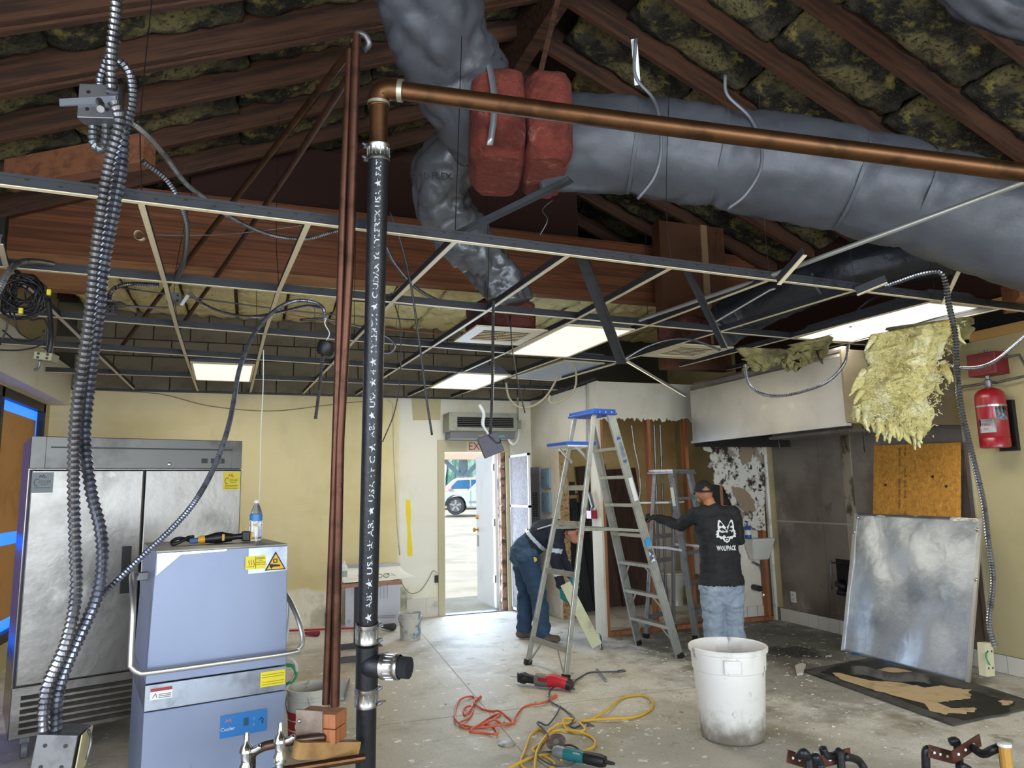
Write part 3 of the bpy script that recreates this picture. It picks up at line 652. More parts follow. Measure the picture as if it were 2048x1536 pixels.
duct('flex_duct', top, [.27, .30], 'fat grey jacketed duct dropping from the ridge into the junction', bands=(), seed=9, ringy=.5, crease=1.3, step=.025, n=56)
elbow = [at(1000, 285, D=4.7), at(930, 305, D=4.75), at(882, 350, D=4.85), at(885, 410, D=5.0), at(925, 470, D=5.15), at(975, 530, D=5.3), at(1012, 580, D=5.35), at(1022, 610, D=5.35)]
elb = duct('flex_duct', elbow, [.235, .165], 'thinner silver duct curling down to the middle ceiling register', m=mat('silver_duct_jacket', '#5c5e62', .36, .3, layers=[('noise', '#5f6166', 4, .45, .7)], bump=(.25, 16, (1, 1, 1), .02), coat=.15), wr=.03, bands=(), seed=15, ringy=.7, n=48, crease=1.0, step=.022)
dk = [at(1960, 470, D=4.9), at(1850, 508, D=5.0), at(1720, 535, D=5.2), at(1620, 565, D=5.5), at(1540, 600, D=5.8), at(1480, 630, D=6.0), at(1440, 660, D=6.0)]
duct('flex_duct', dk, [.19, .18], 'dark duct behind the grid toward the right register', m=m_ductdk, wr=.02, bands=(.5,), seed=21)
tr = [at(1720, -190, D=4.15), at(1800, -120, D=4.2), at(1880, -60, D=4.2), at(1960, 0, D=4.2), at(2020, 30, D=4.25), at(2080, 50, D=4.3)]
duct('flex_duct', tr, [.14, .12], 'stub of grey duct in the top right corner', wr=.025, bands=(), seed=30)
# red wool wrap at the junction
t_ = thing('duct_junction', 'red pink wool wrapped junction box between the big ducts', 'duct', tuple(J))
def wrapfn(c, hw, hd, hh, seed, yaw):
    R = Matrix.Rotation(yaw, 3, 'Z')
    def fn(u, v_):
        a = u*2*math.pi; ca, sa = math.cos(a), math.sin(a); e = .5
        sx = math.copysign(abs(ca)**e, ca); sy = math.copysign(abs(sa)**e, sa)
        k = 1+.05*noise.noise(V((ca*2, sa*2, v_*3+seed)))+.03*noise.noise(V((ca*6, sa*6, v_*9+seed)))
        h = (v_-.5)*2; rim = 1-.25*max(0, abs(h)-.75)/.25
        return c+R @ V((sx*hw*k*rim, sy*hd*k*rim, h*hh*(1+.06*noise.noise(V((ca*3, sa*3, seed))))))
    return fn
yw = -.30
J = at(1036, 272, D=4.25)
for i, off in enumerate((-.125, .155)):
    c = J+Matrix.Rotation(yw, 3, 'Z') @ V((off, 0, -.01*i)); q = MB(); f_ = wrapfn(c, .172 if i == 0 else .145, .36, .265, i*5.1, yw)
    q.grid(f_, 40, 18); q.add([f_(k/40, 0) for k in range(40)], [tuple(range(39, -1, -1))]); q.add([f_(k/40, 1) for k in range(40)], [tuple(range(40))])
    q.build('wool_wrap', m_pink, t_, True)
q = MB(); cc = J+V((-.19, -.30, 0)); q.slab(lambda u, v_: J+Matrix.Rotation(yw, 3, 'Z') @ V((-.20+.035*u+.03*math.sin(v_*3.1), -.372-.012*math.sin(v_*3.14), .25-.50*v_)), 1, 12, (0, -.002, 0)); q.build('hanging_strap', mat('silver_strap', '#a7abb3', .35, .8), t_, True)
# boots above registers
def boot(cx, cy, z0, z1, r, label):
    q = MB(); f_ = wrapfn(V((cx, cy, (z0+z1)/2)), r, r, (z1-z0)/2, cx, .1); q.grid(f_, 36, 12); q.add([f_(k/36, 1) for k in range(36)], [tuple(range(36))]); q.add([f_(k/36, 0) for k in range(36)], [tuple(range(35, -1, -1))])
    return tag(q.build('duct_boot', mat('dark_red_wool_'+str(int(cx*10)), '#6f3a32', .95, layers=[('noise', '#3a211d', 4, .45, .66), ('noise', '#95584a', 8, .62, .78)], bump=(.8, 28, (1, 1, 1), .03)), None, True), label, 'duct boot', 'wool wrapped register boots')
boot(1.90, 5.38, 2.85, 3.12, .25, 'dark red wool wrapped boot under the thin silver duct')
boot(3.82, 5.6, 2.85, 3.16, .20, 'dark red wool wrapped boot near the hood')
# straps holding the main duct
for nm, pa, dd, lb in (('duct_strap', ((1272, 78), (1270, 150), (1305, 195), (1318, 235), (1322, 300), (1308, 355), (1275, 398)), 3.98, 'pale metal strap looped over the duct near the red junction'), ('duct_strap', ((1450, 150), (1455, 190), (1500, 235), (1522, 290), (1520, 340), (1490, 390), (1455, 418)), 3.93, 'thin metal strap around the middle of the long duct')):
    pts = catmull([at(x, y, D=dd-(.0 if i < 3 else .12*math.sin((i-2)*.7))) for i, (x, y) in enumerate(pa)], 6); q = MB(); q.tube(pts, .010, 6, ell=.5, up=_F); tag(q.build(nm, mat('dull_strap', '#6f7278', .5, .4) if 'dull_strap' not in _mats else _mats['dull_strap'], None, True), lb, 'strap')
q = MB(); q.beam(at(1268, 78, D=4.0), at(1275, 170, D=4.1), .035, .003, _F); tag(q.build('strap_end', mat('white_strap', '#b9bdc2', .4, .5), None), 'white end of a strap standing up above the long duct', 'strap')
text('CAL-FLEX', .062, at(862, 352, D=4.60), _R*.97-_U*.05, _U, m_ink, elb, lift=.0)
# ------------------------------------------------------------------ copper drain, black stack, copper pairs
t_ = thing('copper_drain', 'thick copper pipe crossing high from the black stack to the right', 'pipe', tuple(at(760, 320, D=3.0)))
E0 = at(758, 186, D=3.0)
pA = at(800, 181, D=3.0); pB = at(1170, 232, D=2.98); pC = at(2100, 352, D=2.96); pC = pB+(pC-pB)*2.3
q = MB(); q.tube([pA, pB, pC], .0385, 20); q.build('run', m_copper, t_, 50)
q = MB(); a = at(757, 215, D=3.0); q.tube(catmull([a, at(757, 200, D=3.0), at(763, 186, D=3.0), at(780, 180, D=3.0), at(800, 181, D=3.0)], 5), .045, 20); q.build('elbow', m_copper, t_, True)
q = MB(); q.cyl(at(757, 300, D=3.0), at(757, 208, D=3.0), .0385, 20); q.build('riser', m_copper, t_, 50)
q = MB(); q.cyl(at(796, 181, D=3.0), at(806, 182, D=3.0), .0465, 20); q.cyl(at(757, 204, D=3.0), at(757, 210, D=3.0), .0465, 20); q.build('solder_ring', mat('solder', '#a9a795', .4, .8), t_, 50)
st = thing('waste_stack', 'black cast iron stack with stencilled letters and banded couplings', 'pipe', tuple(at(732, 1600, D=3.0)))
top_, bot = at(757, 318, D=3.0), at(735, 1250, D=3.02)
bot2 = at(729, 1700, D=3.04)
def band(a, b_, r, parent, knobs=1, side=1, nm='coupling'):
    a, b_ = V(a), V(b_); ax = (b_-a); L_ = ax.length; axn = ax.normalized(); q = MB()
    q.lathe([(r, 0), (r+.003, .003), (r+.003, L_*.2), (r+.001, L_*.24), (r+.001, L_*.76), (r+.003, L_*.8), (r+.003, L_-.003), (r, L_)], a, axn, 28, False, False)
    for i in range(28):
        pass
    o = q.build(nm, m_clamp, parent, 40)
    x, y, z = frame(axn)
    for h in (.12, .88):
        q = MB(); p = a+ax*h; sd = (_R*side).normalized(); q.box(p+sd*(r+.008), (.02, .02, .014)); q.cyl(p+sd*(r+.004)-_F*.014, p+sd*(r+.02)+V((0, 0, .008))-_F*.012, .006, 8); q.build('clamp_screw', m_dull, o)
    q = MB()
    for i in range(16):
        ang = 2*math.pi*i/16; d = x*math.cos(ang)+y*math.sin(ang); q.beam(a+ax*.28+d*(r+.002), a+ax*.72+d*(r+.002), .004, .004, d)
    q.build('ribbing', m_clamp, o)
    return o
q = MB(); q.cyl(top_, bot, .0425, 28); q.build('upper_pipe', m_iron, st, 50)
axs = (bot2-bot).normalized()
Lpx = (at(733, 1350, D=3.02)-at(735, 1250, D=3.02)).length/100
y2 = lambda py: at(735-(py-1250)*.0135, py, D=3.02)
q = MB(); q.cyl(y2(1290), y2(1382), .047, 28); q.cyl(y2(1370), bot2, .0425, 28); q.build('lower_pipe', m_iron, st, 50)
brn = [y2(1330), at(762, 1333, D=3.0), at(795, 1333, D=2.98)]
q = MB(); q.tube(catmull([y2(1325)+V((0, 0, -.01)), at(748, 1330, D=3.0), at(765, 1333, D=3.0)], 4), [.05]*4+[.048]*5, 20); q.build('tee_branch', m_iron, st, True)
q = MB(); q.cyl(at(785, 1333, D=2.98), at(819, 1336, D=2.96), .044, 22); q.build('cut_branch_end', mat('rough_cut_iron', '#16181d', .9, bump=(.8, 60)), st, 50)
band(y2(1245), y2(1285), .0475, st); band(y2(1372), y2(1411), .0475, st)
band(at(764, 1333, D=2.99), at(800, 1334, D=2.97), .049, st, side=0)
band(at(757, 288, D=3.0), at(757, 322, D=3.0), .0445, st, side=-1)
# stencilled letters wrapped on the pipe
def pipetext(s, py0, py1, size, arc):
    cu = bpy.data.curves.new('t', 'FONT'); cu.body = s; cu.size = 1; cu.align_x = 'LEFT'; cu.align_y = 'CENTER'; cu.resolution_u = 2; cu.offset = .012
    o = bpy.data.objects.new('t', cu); sc.collection.objects.link(o); me = bpy.data.meshes.new_from_object(o.evaluated_get(bpy.context.evaluated_depsgraph_get()))
    bpy.data.objects.remove(o); bpy.data.curves.remove(cu)
    f0 = lambda py: top_+(bot-top_)*((py-318)/(1250-318))
    a, c = f0(py1), f0(py0); ax = (c-a); L_ = ax.length; axn = ax.normalized(); mx = max(v.co.x for v in me.vertices)
    n_ = (CAM-a); n_ = (n_-axn*n_.dot(axn)).normalized(); sd = axn.cross(n_).normalized()
    for v in me.vertices:
        h = v.co.x/mx*L_; ang = arc-v.co.y*size/.0425
        v.co = a+axn*h+(n_*math.cos(ang)+sd*math.sin(ang))*.0431
    me.materials.clear(); me.materials.append(m_lettw); link('stencil_lettering', me, st)
pipetext('★ ABI ★ USA ★ ABI ★ USA ★ C ★', 880, 1240, .032, .12)
pipetext('ABI ★ USA ★ 4 ★ TYLERTX ★ C', 585, 872, .032, .0)
pipetext('UDAX Ye TYLERTX USA ★ PAT', 325, 580, .031, .05)
def pipe(name, pts, r, label, m=m_copperdk, cat='pipe', n=12, sm=False, group=None, smooth=50):
    q = MB(); q.tube(catmull(pts, 8) if sm else pts, r, n); return tag(q.build(name, m, None, smooth), label, cat, group)
pipe('copper_pipe', [at(700, 100, D=2.98), at(686, 420, D=2.97), at(668, 1000, D=2.95), at(652, 1408, D=2.92)], .0165, 'left pipe of the brown copper pair standing beside the black stack')
pipe('copper_pipe', [at(713, 70, D=2.96), at(700, 520, D=2.96), at(680, 880, D=2.95), at(670, 1412, D=2.90)], .0185, 'right pipe of the brown copper pair standing beside the black stack')
q = MB(); q.tube(catmull([at(708, 85, D=2.96), at(715, 68, D=2.97), at(730, 72, D=2.99), at(738, 88, D=3.0), at(728, 100, D=3.02)], 5), .014, 8); tag(q.build('pipe_end_cap', m_dull, None, True), 'dull bent pipe fitting at the top of the copper pair', 'pipe fitting')
pipe('copper_pipe', [at(706, 95, D=3.0), at(531, 320, D=4.4), at(375, 520, D=6.2), at(236, 702, D=7.9)], .02, 'upper of two copper pipes sloping away to the back wall', m_copper)
pipe('copper_pipe', [at(700, 150, D=3.1), at(575, 345, D=4.4), at(470, 500, D=6.0), at(355, 662, D=7.9)], .019, 'lower of two copper pipes sloping away to the back wall', m_copperdk)
# ------------------------------------------------------------------ local frames
class Loc:
    def __init__(s, o, yaw, k=1.0): s.o = V(o); s.R = Matrix.Rotation(yaw, 3, 'Z')*k
    def __call__(s, x, y, z): return s.o+s.R @ V((x, y, z))
    def d(s, x, y, z): return s.R @ V((x, y, z))
    def box(s, q, x0, x1, y0, y1, z0, z1): return q.hexa([s(*p) for p in ((x0, y0, z0), (x1, y0, z0), (x1, y1, z0), (x0, y1, z0), (x0, y0, z1), (x1, y0, z1), (x1, y1, z1), (x0, y1, z1))])
def lbox(L_, name, dims, m, parent, bevel=0):
    q = MB(); L_.box(q, *dims); return q.build(name, m, parent, bevel=bevel)
# ------------------------------------------------------------------ reach-in fridge
FR = Loc((-1.33, 5.38, 0), math.radians(17)); FW, FD = 1.33, .80
t_ = thing('reach_in_fridge', 'tall two-door stainless reach-in fridge against the left wall', 'fridge', tuple(FR(FW/2, FD/2, 0)))
m_fr = mat('fridge_stainless', '#918e8a', .36, 1.0, layers=[('noise', '#75726e', 2.4, .42, .7), ('noise', '#a8a6a2', 3.2, .58, .75)], bump=(.10, 5, (1, 1, 1), .04))
m_frd = mat('fridge_header_steel', '#5f5e5c', .38, .9, layers=[('noise', '#4a4947', 3, .45, .7)])
m_frs = mat('fridge_side_steel', '#8d8a88', .22, 1.0)
lbox(FR, 'body', (.0, FW, .035, FD, .14, 2.0), m_frs, t_)
lbox(FR, 'header_panel', (.0, FW, 0, .035, 1.79, 2.0), m_frd, t_, .004)
lbox(FR, 'header_groove', (.11, FW-.07, -.002, .004, 1.925, 1.935), m_black, t_)
lbox(FR, 'header_corner', (.0, .085, -.003, .035, 1.79, 2.0), m_frd, t_, .003)
lbox(FR, 'header_corner', (FW-.07, FW, -.003, .035, 1.79, 2.0), m_frd, t_, .003)
q = lbox(FR, 'thermostat', (FW-.22, FW-.125, -.006, .0, 1.83, 1.865), m_blackp, t_); lbox(FR, 'display', (FW-.20, FW-.15, -.008, -.005, 1.835, 1.86), mat('grey_display', '#55585c', .3), q)
lbox(FR, 'power_switch', (FW-.285, FW-.245, -.006, 0, 1.83, 1.865), m_blackp, t_)
qq = MB(); qq.lathe([(.013, 0), (.013, .006), (.009, .008)], FR(FW-.5, 0, 1.822), -FR.d(0, 1, 0), 14); qq.build('key_lock', m_clamp, t_, 40)
for x0, x1, hxx in ((.012, FW/2-.006, FW/2-.115), (FW/2+.006, FW-.012, FW/2+.045)):
    dq = lbox(FR, 'door', (x0, x1, -.055, .03, .46, 1.78), m_fr, t_, .008)
    lbox(FR, 'recessed_handle', (hxx, hxx+.06, -.057, -.045, .96, 1.27), m_blackp, dq, .004)
lbox(FR, 'door_gasket', (.005, FW-.005, -.01, .03, .45, 1.785), m_black, t_)
lp = lbox(FR, 'louvre_panel', (.0, FW, 0, .035, .14, .445), m_fr, t_, .004)
for i in range(6):
    z = .17+i*.04; qq = MB(); qq.hexa([FR(*p) for p in ((.05, -.018, z), (FW-.05, -.018, z), (FW-.05, .005, z), (.05, .005, z), (.05, -.004, z+.02), (FW-.05, -.004, z+.02), (FW-.05, .005, z+.024), (.05, .005, z+.024))]); qq.build('louvre', m_fr, lp)
for x, y in ((.09, .09), (FW-.09, .09), (.09, FD-.09), (FW-.09, FD-.09)):
    qq = MB(); c = FR(x, y, .055); ax = FR.d(1, 0, 0); qq.cyl(c-ax*.016, c+ax*.016, .055, 20); c1 = qq.build('caster', mat('grey_caster', '#6d6f72', .5) if 'grey_caster' not in _mats else _mats['grey_caster'], t_, 40)
    qq = MB(); L2 = Loc(c, math.radians(17)); L2.box(qq, -.025, .025, -.03, .03, .04, .085); qq.build('caster_fork', m_dull, c1)
rgt, upv = FR.d(1, 0, 0), V((0, 0, 1))
for cx, bgm, fg, nm in ((.075, mat('grey_sticker', '#7c8387', .5), mat('dark_grey_ink', '#3c4146', .6), 0), (FW-.085, m_ylabel, m_ink, 1)):
    o = FR(cx, -.0555, 1.70); st_ = rect_on('brand_sticker', o, rgt, upv, .115, .13, bgm, t_)
    strokes('crown_mark', [[(-.02, .03), (-.014, .048), (-.008, .034)], [(-.004, .03), (.002, .052), (.008, .03)], [(.008, .028), (.02, .038)]], o, rgt, upv, .004, mat('sticker_red', '#b03a2a', .5) if nm and 'sticker_red' not in _mats else (_mats['sticker_red'] if nm else fg), st_)
    strokes('crescent_mark', [[(-.03+.016*math.cos(a), .0+.022*math.sin(a)) for a in [.9+k*.45 for k in range(10)]]], o, rgt, upv, .004, fg, st_)
    text('OOLER', .026, o+rgt*.012+upv*.004, rgt, upv, fg, st_, fit=.066); text('DEPOT', .013, o+rgt*.012-upv*.014, rgt, upv, fg, st_, fit=.04)
    strokes('small_print', [[(-.045, -.034-k*.011), (.045, -.034-k*.011)] for k in range(3)] if nm else [[(-.045, -.034), (.045, -.034)]], o, rgt, upv, .003, fg, st_)
# ------------------------------------------------------------------ pass-through dishwasher
DW = Loc((-.385, 3.67, 0), math.radians(11)); W_, Dp = .585, .72
t_ = thing('pass_through_dishwasher', 'white and steel pass-through dishwasher with lift handle in front of the fridge', 'dishwasher', tuple(DW(W_/2, Dp/2, 0)))
m_dw = mat('daylight_tinted_film_steel', '#7b869f', .42, .15, layers=[('noise', '#6e7a97', 1.6, .45, .75), ('noise', '#7f8694', 22, .72, .78)])  # blue of the cool daylight is mixed into the white film's colour
m_dwt = mat('dusty_steel_top', '#8b8880', .5, .6, layers=[('noise', '#6e6b64', 5, .45, .7)])
m_dwr = mat('raw_steel_band', '#9aa1ad', .35, .9, layers=[('noise', '#7d828c', 6, .45, .7)])
qq = MB()   # hood: slightly narrower at the top
zs0, zs1 = .78, 1.345
qq.hexa([DW(*p) for p in ((-.02, -.02, zs0), (W_+.005, -.02, zs0), (W_+.005, Dp, zs0), (-.02, Dp, zs0), (.0, 0, zs1), (W_, 0, zs1), (W_, Dp, zs1), (0, Dp, zs1))]); hood_ = qq.build('hood', m_dw, t_, bevel=.004)
lbox(DW, 'hood_lid', (-.002, W_+.002, -.002, Dp+.002, zs1, zs1+.006), m_dwt, t_)
qq = MB(); qq.poly([DW(.003, -.0045, 1.34), DW(.003, -.0075, 1.245), DW(.10, -.0045, 1.33), DW(.3, -.0035, 1.335), DW(.3, -.003, 1.342)], DW.d(0, -1, 0), .0015); qq.build('bare_steel_corner', m_galv, hood_)
qq = MB(); qq.poly([DW(W_-.185, -.0035, 1.34), DW(W_-.185, -.009, 1.22), DW(W_-.002, -.009, 1.225), DW(W_-.002, -.0035, 1.34)], DW.d(0, -1, 0), .0015); qq.build('bare_steel_corner', m_dwr, hood_)
lbox(DW, 'tank_band', (-.02, W_+.005, -.022, Dp, .665, .775), m_dwr, t_, .002)
lbox(DW, 'lower_cabinet', (-.02, W_+.005, -.02, Dp, .1, .66), m_dw, t_, .003)
for x, y in ((.05, .05), (W_-.05, .05), (.05, Dp-.05), (W_-.05, Dp-.05)):
    qq = MB(); qq.lathe([(.03, 0), (.03, .01), (.018, .015), (.018, .1)], DW(x, y, 0), (0, 0, 1), 14); qq.build('foot', m_steel, t_, 40)
hp = [(-.05, .36, 1.22), (-.075, .30, 1.225), (-.085, .10, 1.2), (-.085, -.03, 1.12), (-.085, -.06, .9), (-.08, -.065, .87), (-.05, -.07, .845), (.0, -.075, .84), (W_/2, -.08, .842), (W_+.01, -.08, .845), (W_+.05, -.075, .86), (W_+.07, -.06, .90), (W_+.055, .0, 1.0), (W_+.035, .16, 1.09), (W_+.02, .3, 1.10)]
qq = MB(); qq.tube(catmull([DW(*p) for p in hp], 6), .0125, 14); qq.build('lift_handle', m_steel, t_, True)
for x, y, z in ((-.03, .36, 1.21), (W_+.02, .3, 1.10)):
    qq = MB(); L2 = Loc(DW(x, y, z), math.radians(11)); L2.box(qq, -.02, .03, -.015, .015, -.02, .02); qq.build('handle_bracket', m_dull, t_, bevel=.004)
rgt = DW.d(1, 0, 0); upv = V((0, 0, 1)); nrm = -DW.d(0, 1, 0)
lean = V((0, 0, 1))-DW.d(0, 1, 0)*(-.035)
def fo(x, z): return DW(x, -.02+(z-zs0)/(zs1-zs0)*.02-.0045 if z > zs0 else -.0235, z)
s1 = rect_on('warning_label', fo(W_-.152, 1.272)+nrm*.004, rgt, lean, .095, .062, m_ylabel, t_)
strokes('hot_marks', [[(-.032+.011*i, -.012), (-.028+.011*i, -.004), (-.034+.011*i, .004), (-.030+.011*i, .014)] for i in range(3)]+[[(-.042, -.019), (-.006, -.019)], [(0, -.028), (0, .028)], [(0, .016), (.045, .016)]], fo(W_-.152, 1.272), rgt, lean, .0016, m_ink, s1, .007)
for k, s in enumerate(('WARNING', 'HIGH', 'TEMPERATURE', 'DO NOT TOUCH')): text(s, .0075, fo(W_-.129, (1.294, 1.281, 1.271, 1.261)[k]), rgt, lean, m_ink, s1, lift=.007)
tp = [(-.05, -.038), (.05, -.038), (0, .05)]
s2 = flat('crush_warning_sign', [tp], fo(W_-.058, 1.268), rgt, lean, m_ink, t_, .006)
flat('crush_warning_yellow', [[(x*.82, y*.82-.002) for x, y in tp]], fo(W_-.058, 1.268), rgt, lean, mat('amber_label', '#d9a81e', .5), s2, .007)
flat('crush_pictogram', [[(-.012, .002), (.008, .002), (.008, .022), (-.012, .022)], [(-.03, -.002), (.022, -.008), (.022, -.016), (-.012, -.016), (-.02, -.026), (-.028, -.014)]], fo(W_-.058, 1.262), rgt, lean, m_ink, s2, .008)
flat('crush_pictogram_hole', [[(-.007, .006), (.003, .006), (.003, .018), (-.007, .018)]], fo(W_-.058, 1.262), rgt, lean, _mats['amber_label'], s2, .009)
s3 = rect_on('notice_label', fo(W_-.058, .727), rgt, upv, .115, .068, m_ylabel, t_, .0015)
strokes('notice_text', [[(-.05, .02-k*.011), (.05, .02-k*.011)] for k in (0, 1, 3, 4)], fo(W_-.058, .727), rgt, upv, .0022, mat('olive_ink', '#6b6410', .6), s3, .0025)
s4 = rect_on('caution_label', fo(.045, .735), rgt, upv, .09, .05, m_wlabel, t_, .0015)
rect_on('caution_header', fo(.045, .752), rgt, upv, .088, .014, m_red, s4, .0022)
strokes('caution_text', [[(-.01, -.004-k*.007), (.04, -.004-k*.007)] for k in range(3)]+[[(-.035, -.016), (-.022, .002), (-.018, -.016)]], fo(.045, .735), rgt, upv, .0022, m_ink, s4, .0025)
m_bpanel = mat('blue_control_panel', '#1f6fb5', .35)
s5 = rect_on('control_panel', fo(.40, .545), rgt, upv, .205, .098, m_bpanel, t_, .002)
rect_on('control_display', fo(.41, .552), rgt, upv, .022, .035, mat('dark_blue_display', '#23465f', .3), s5, .003)
for dx, dz in ((.045, .015), (.045, -.012)):
    qq = MB(); qq.lathe([(.007, 0), (.007, .0015)], fo(.40+dx, .545+dz)+nrm*.002, nrm, 12); qq.build('control_button', mat('blue_button', '#3f86c4', .4) if 'blue_button' not in _mats else _mats['blue_button'], s5)
strokes('control_logo', [[(-.08, .018), (-.074, .03), (-.068, .02), (-.06, .033), (-.056, .018)]], fo(.40, .545), rgt, upv, .003, mat('orange_ink', '#d96a3a', .5), s5, .003)
text('Cooler', .022, fo(.33, .533), rgt, upv, m_wlabel, s5, lift=.003)
strokes('control_arrow', [[(.07, .004), (.078, .014), (.088, .004), (.08, -.006), (.088, -.012)]], fo(.40, .545), rgt, upv, .004, m_ink, s5, .003)
strokes('scratch', [[(.12, .28), (.13, .30), (.128, .335)], [(-.03, .20), (.02, .255)], [(-.025, .21), (.005, .245)]], fo(.05, 0.08), rgt, upv, .0015, mat('grey_scratch', '#6f7890', .6), t_, .0015)
# things on the dishwasher
TOPZ = zs1+.006
t_ = thing('reciprocating_saw', 'black and yellow cordless saw lying on the dishwasher', 'power tool', tuple(DW(.3, .3, TOPZ)))
m_dy = mat('yellow_tool_plastic', '#d49a1a', .45)
SL = Loc(DW(.315, .34, TOPZ), math.radians(11)-.03, .66)
qq = MB(); qq.tube([SL(x, 0, z) for x, z in ((-.10, .035), (-.06, .038), (-.02, .042), (.02, .045), (.06, .042), (.10, .04))], [.020, .024, .030, .031, .026, .022], 14, ell=.95); qq.build('gear_housing', m_blackp, t_, 50)
qq = MB(); qq.tube([SL(.09, 0, .042), SL(.14, 0, .045), SL(.18, 0, .048)], [.017, .014, .017], 12); qq.build('grip', m_blackp, t_, 50)
qq = MB(); SL.box(qq, .175, .235, -.035, .035, .005, .085); qq.build('battery', m_blackp, t_, bevel=.006)
qq = MB(); SL.box(qq, .235, .25, -.03, .03, .01, .08); qq.build('battery_face', m_dy, t_, bevel=.003)
qq = MB(); qq.tube([SL(-.10, 0, .036), SL(-.13, 0, .034), SL(-.15, 0, .03)], [.021, .02, .014], 12); qq.build('nose_collar', m_dy, t_, 50)
qq = MB(); SL.box(qq, -.21, -.145, -.022, .022, .008, .05); qq.build('blade_clamp', mat('blue_tool_plastic', '#2d4f7c', .5), t_, bevel=.006)
qq = MB(); L2 = Loc(SL(.03, -.046, .045), math.radians(11)); L2.box(qq, -.006, .006, -.002, .002, -.016, .016); qq.build('brand_plate', m_dy, t_)
cordp = [SL(-.20, .02, .03), SL(-.24, .03, .045), SL(-.29, .02, .05), SL(-.33, -.0, .03), SL(-.32, -.03, .012), SL(-.27, -.03, .03), SL(-.22, -.01, .055), SL(-.18, .03, .06)]
tag((lambda q: (q.tube(catmull(cordp, 6), .009, 8), q.build('power_cord', m_blackp, None, True))[1])(MB()), 'short black cord bundle by the saw nose on the dishwasher', 'cord')
t_ = thing('water_bottle', 'clear water bottle with a blue label on the dishwasher', 'bottle', tuple(DW(.505, .36, TOPZ)))
m_pet = mat('clear_plastic', '#eef4f6', .05, trans=.92, spec=.6)
qq = MB(); pr_ = [(.028, 0), (.033, .006)]+[(.0325-.0018*(i % 2), .012+i*.009) for i in range(9)]+[(.033, .10), (.0325, .14), (.028, .155), (.017, .185), (.013, .195), (.013, .205)]; qq.lathe(pr_, DW(.505, .36, TOPZ), (0, 0, 1), 24); qq.build('bottle_body', m_pet, t_, True)
qq = MB(); qq.lathe([(.0338, .105), (.0338, .14)], DW(.505, .36, TOPZ), (0, 0, 1), 24, False, False); qq.build('bottle_label', mat('blue_bottle_label', '#3f7fc0', .4, layers=[('noise', '#cfe2f2', 30, .55, .6)]), t_, True)
qq = MB(); qq.lathe([(.0155, .2), (.0155, .215)], DW(.505, .36, TOPZ), (0, 0, 1), 18); qq.build('bottle_cap', m_wlabel, t_, 40)
# ------------------------------------------------------------------ exhaust hood
HX, HY0, HY1, HZ0, HZ1 = 4.60, 4.53, 6.70, 2.08, 2.70
t_ = thing('exhaust_hood', 'stainless canopy exhaust hood on the right wall', 'range hood', (5.3, 5.6, HZ0))
q = MB(); q.bb(HX, HX+.025, HY0, HY1, HZ0, HZ1-.06); q.build('front_panel', m_steel, t_)
q = MB(); q.hexa([V(p) for p in ((HX-.004, HY0, HZ1-.06), (HX+.03, HY0, HZ1-.06), (HX+.03, HY1, HZ1-.06), (HX-.004, HY1, HZ1-.06), (HX+.04, HY0, HZ1+.03), (HX+.08, HY0, HZ1+.03), (HX+.08, HY1, HZ1+.03), (HX+.04, HY1, HZ1+.03))]); q.build('top_flange', m_steel, t_)
q = MB(); q.bb(HX, XR-.01, HY0-.02, HY0, HZ0-.0, HZ1); q.build('near_end_panel', mat('hood_end_steel', '#a59a86', .42, .9, layers=[('noise', '#8a7f6b', 2, .45, .7)]), t_)
q = MB(); q.bb(HX+.025, XR-.01, HY1-.0, HY1+.02, HZ0-.06, HZ1); q.build('far_end_panel', m_black, t_)
q = MB(); q.bb(HX, XR-.01, HY0, HY1, HZ1-.02, HZ1); q.build('top_panel', m_steeldark, t_)
q = MB(); q.bb(HX+.025, XR-.02, HY0, HY1, HZ0+.15, HZ0+.16); q.build('filter_bank', m_black, t_)
q = MB(); q.bb(HX+.45, HX+.75, 4.95, 6.0, HZ0-.03, HZ0+.0); q.bb(HX+.5, HX+.52, 4.95, 6.0, HZ0, HZ0+.15); q.build('grease_trough', m_steeldark, t_)
q = MB(); q.bb(HX-.01, HX+.04, HY0-.02, HY1+.02, HZ0-.02, HZ0+.006); q.build('bottom_lip', m_steel, t_)
for px in (1556, 1727):
    p = at(px, 868, X=5.35); q = MB(); q.cyl((p.x, p.y, HZ0+.12), (p.x, p.y, p.z-.12), .008, 8); q.cyl((p.x, p.y, p.z-.12), (p.x, p.y, p.z-.17), .014, 8, .008); q.build('spray_nozzle', m_black, t_)
# ------------------------------------------------------------------ fire suppression set on the right wall
C = at(1985, 840, X=5.80)
t_ = thing('fire_cylinder', 'red fire suppression cylinder with labels on the right wall', 'fire cylinder', (C.x, C.y, 1.85))
q = MB(); q.lathe([(.10, 1.855), (.112, 1.862), (.112, 1.935), (.108, 1.94), (.112, 1.945), (.112, 2.27), (.105, 2.31), (.08, 2.34), (.04, 2.355), (.03, 2.36)], (C.x, C.y, 0), (0, 0, 1), 28); q.build('tank', m_red, t_, 40)
q = MB(); q.lathe([(.022, 2.36), (.028, 2.375), (.028, 2.42), (.018, 2.43), (.018, 2.46)], (C.x, C.y, 0), (0, 0, 1), 14); q.build('valve', m_dull, t_, 40)
def wrapl(name, z0, z1, a0, a1, m, r=.1128):
    q = MB(); q.slab(lambda u, v_: V((C.x+math.cos(a0+(a1-a0)*u)*r, C.y+math.sin(a0+(a1-a0)*u)*r, z0+(z1-z0)*v_)), 10, 1, (0, 0, 0.0005)); return q.build(name, m, t_, True)
ca = math.atan2(-C.y, -C.x)
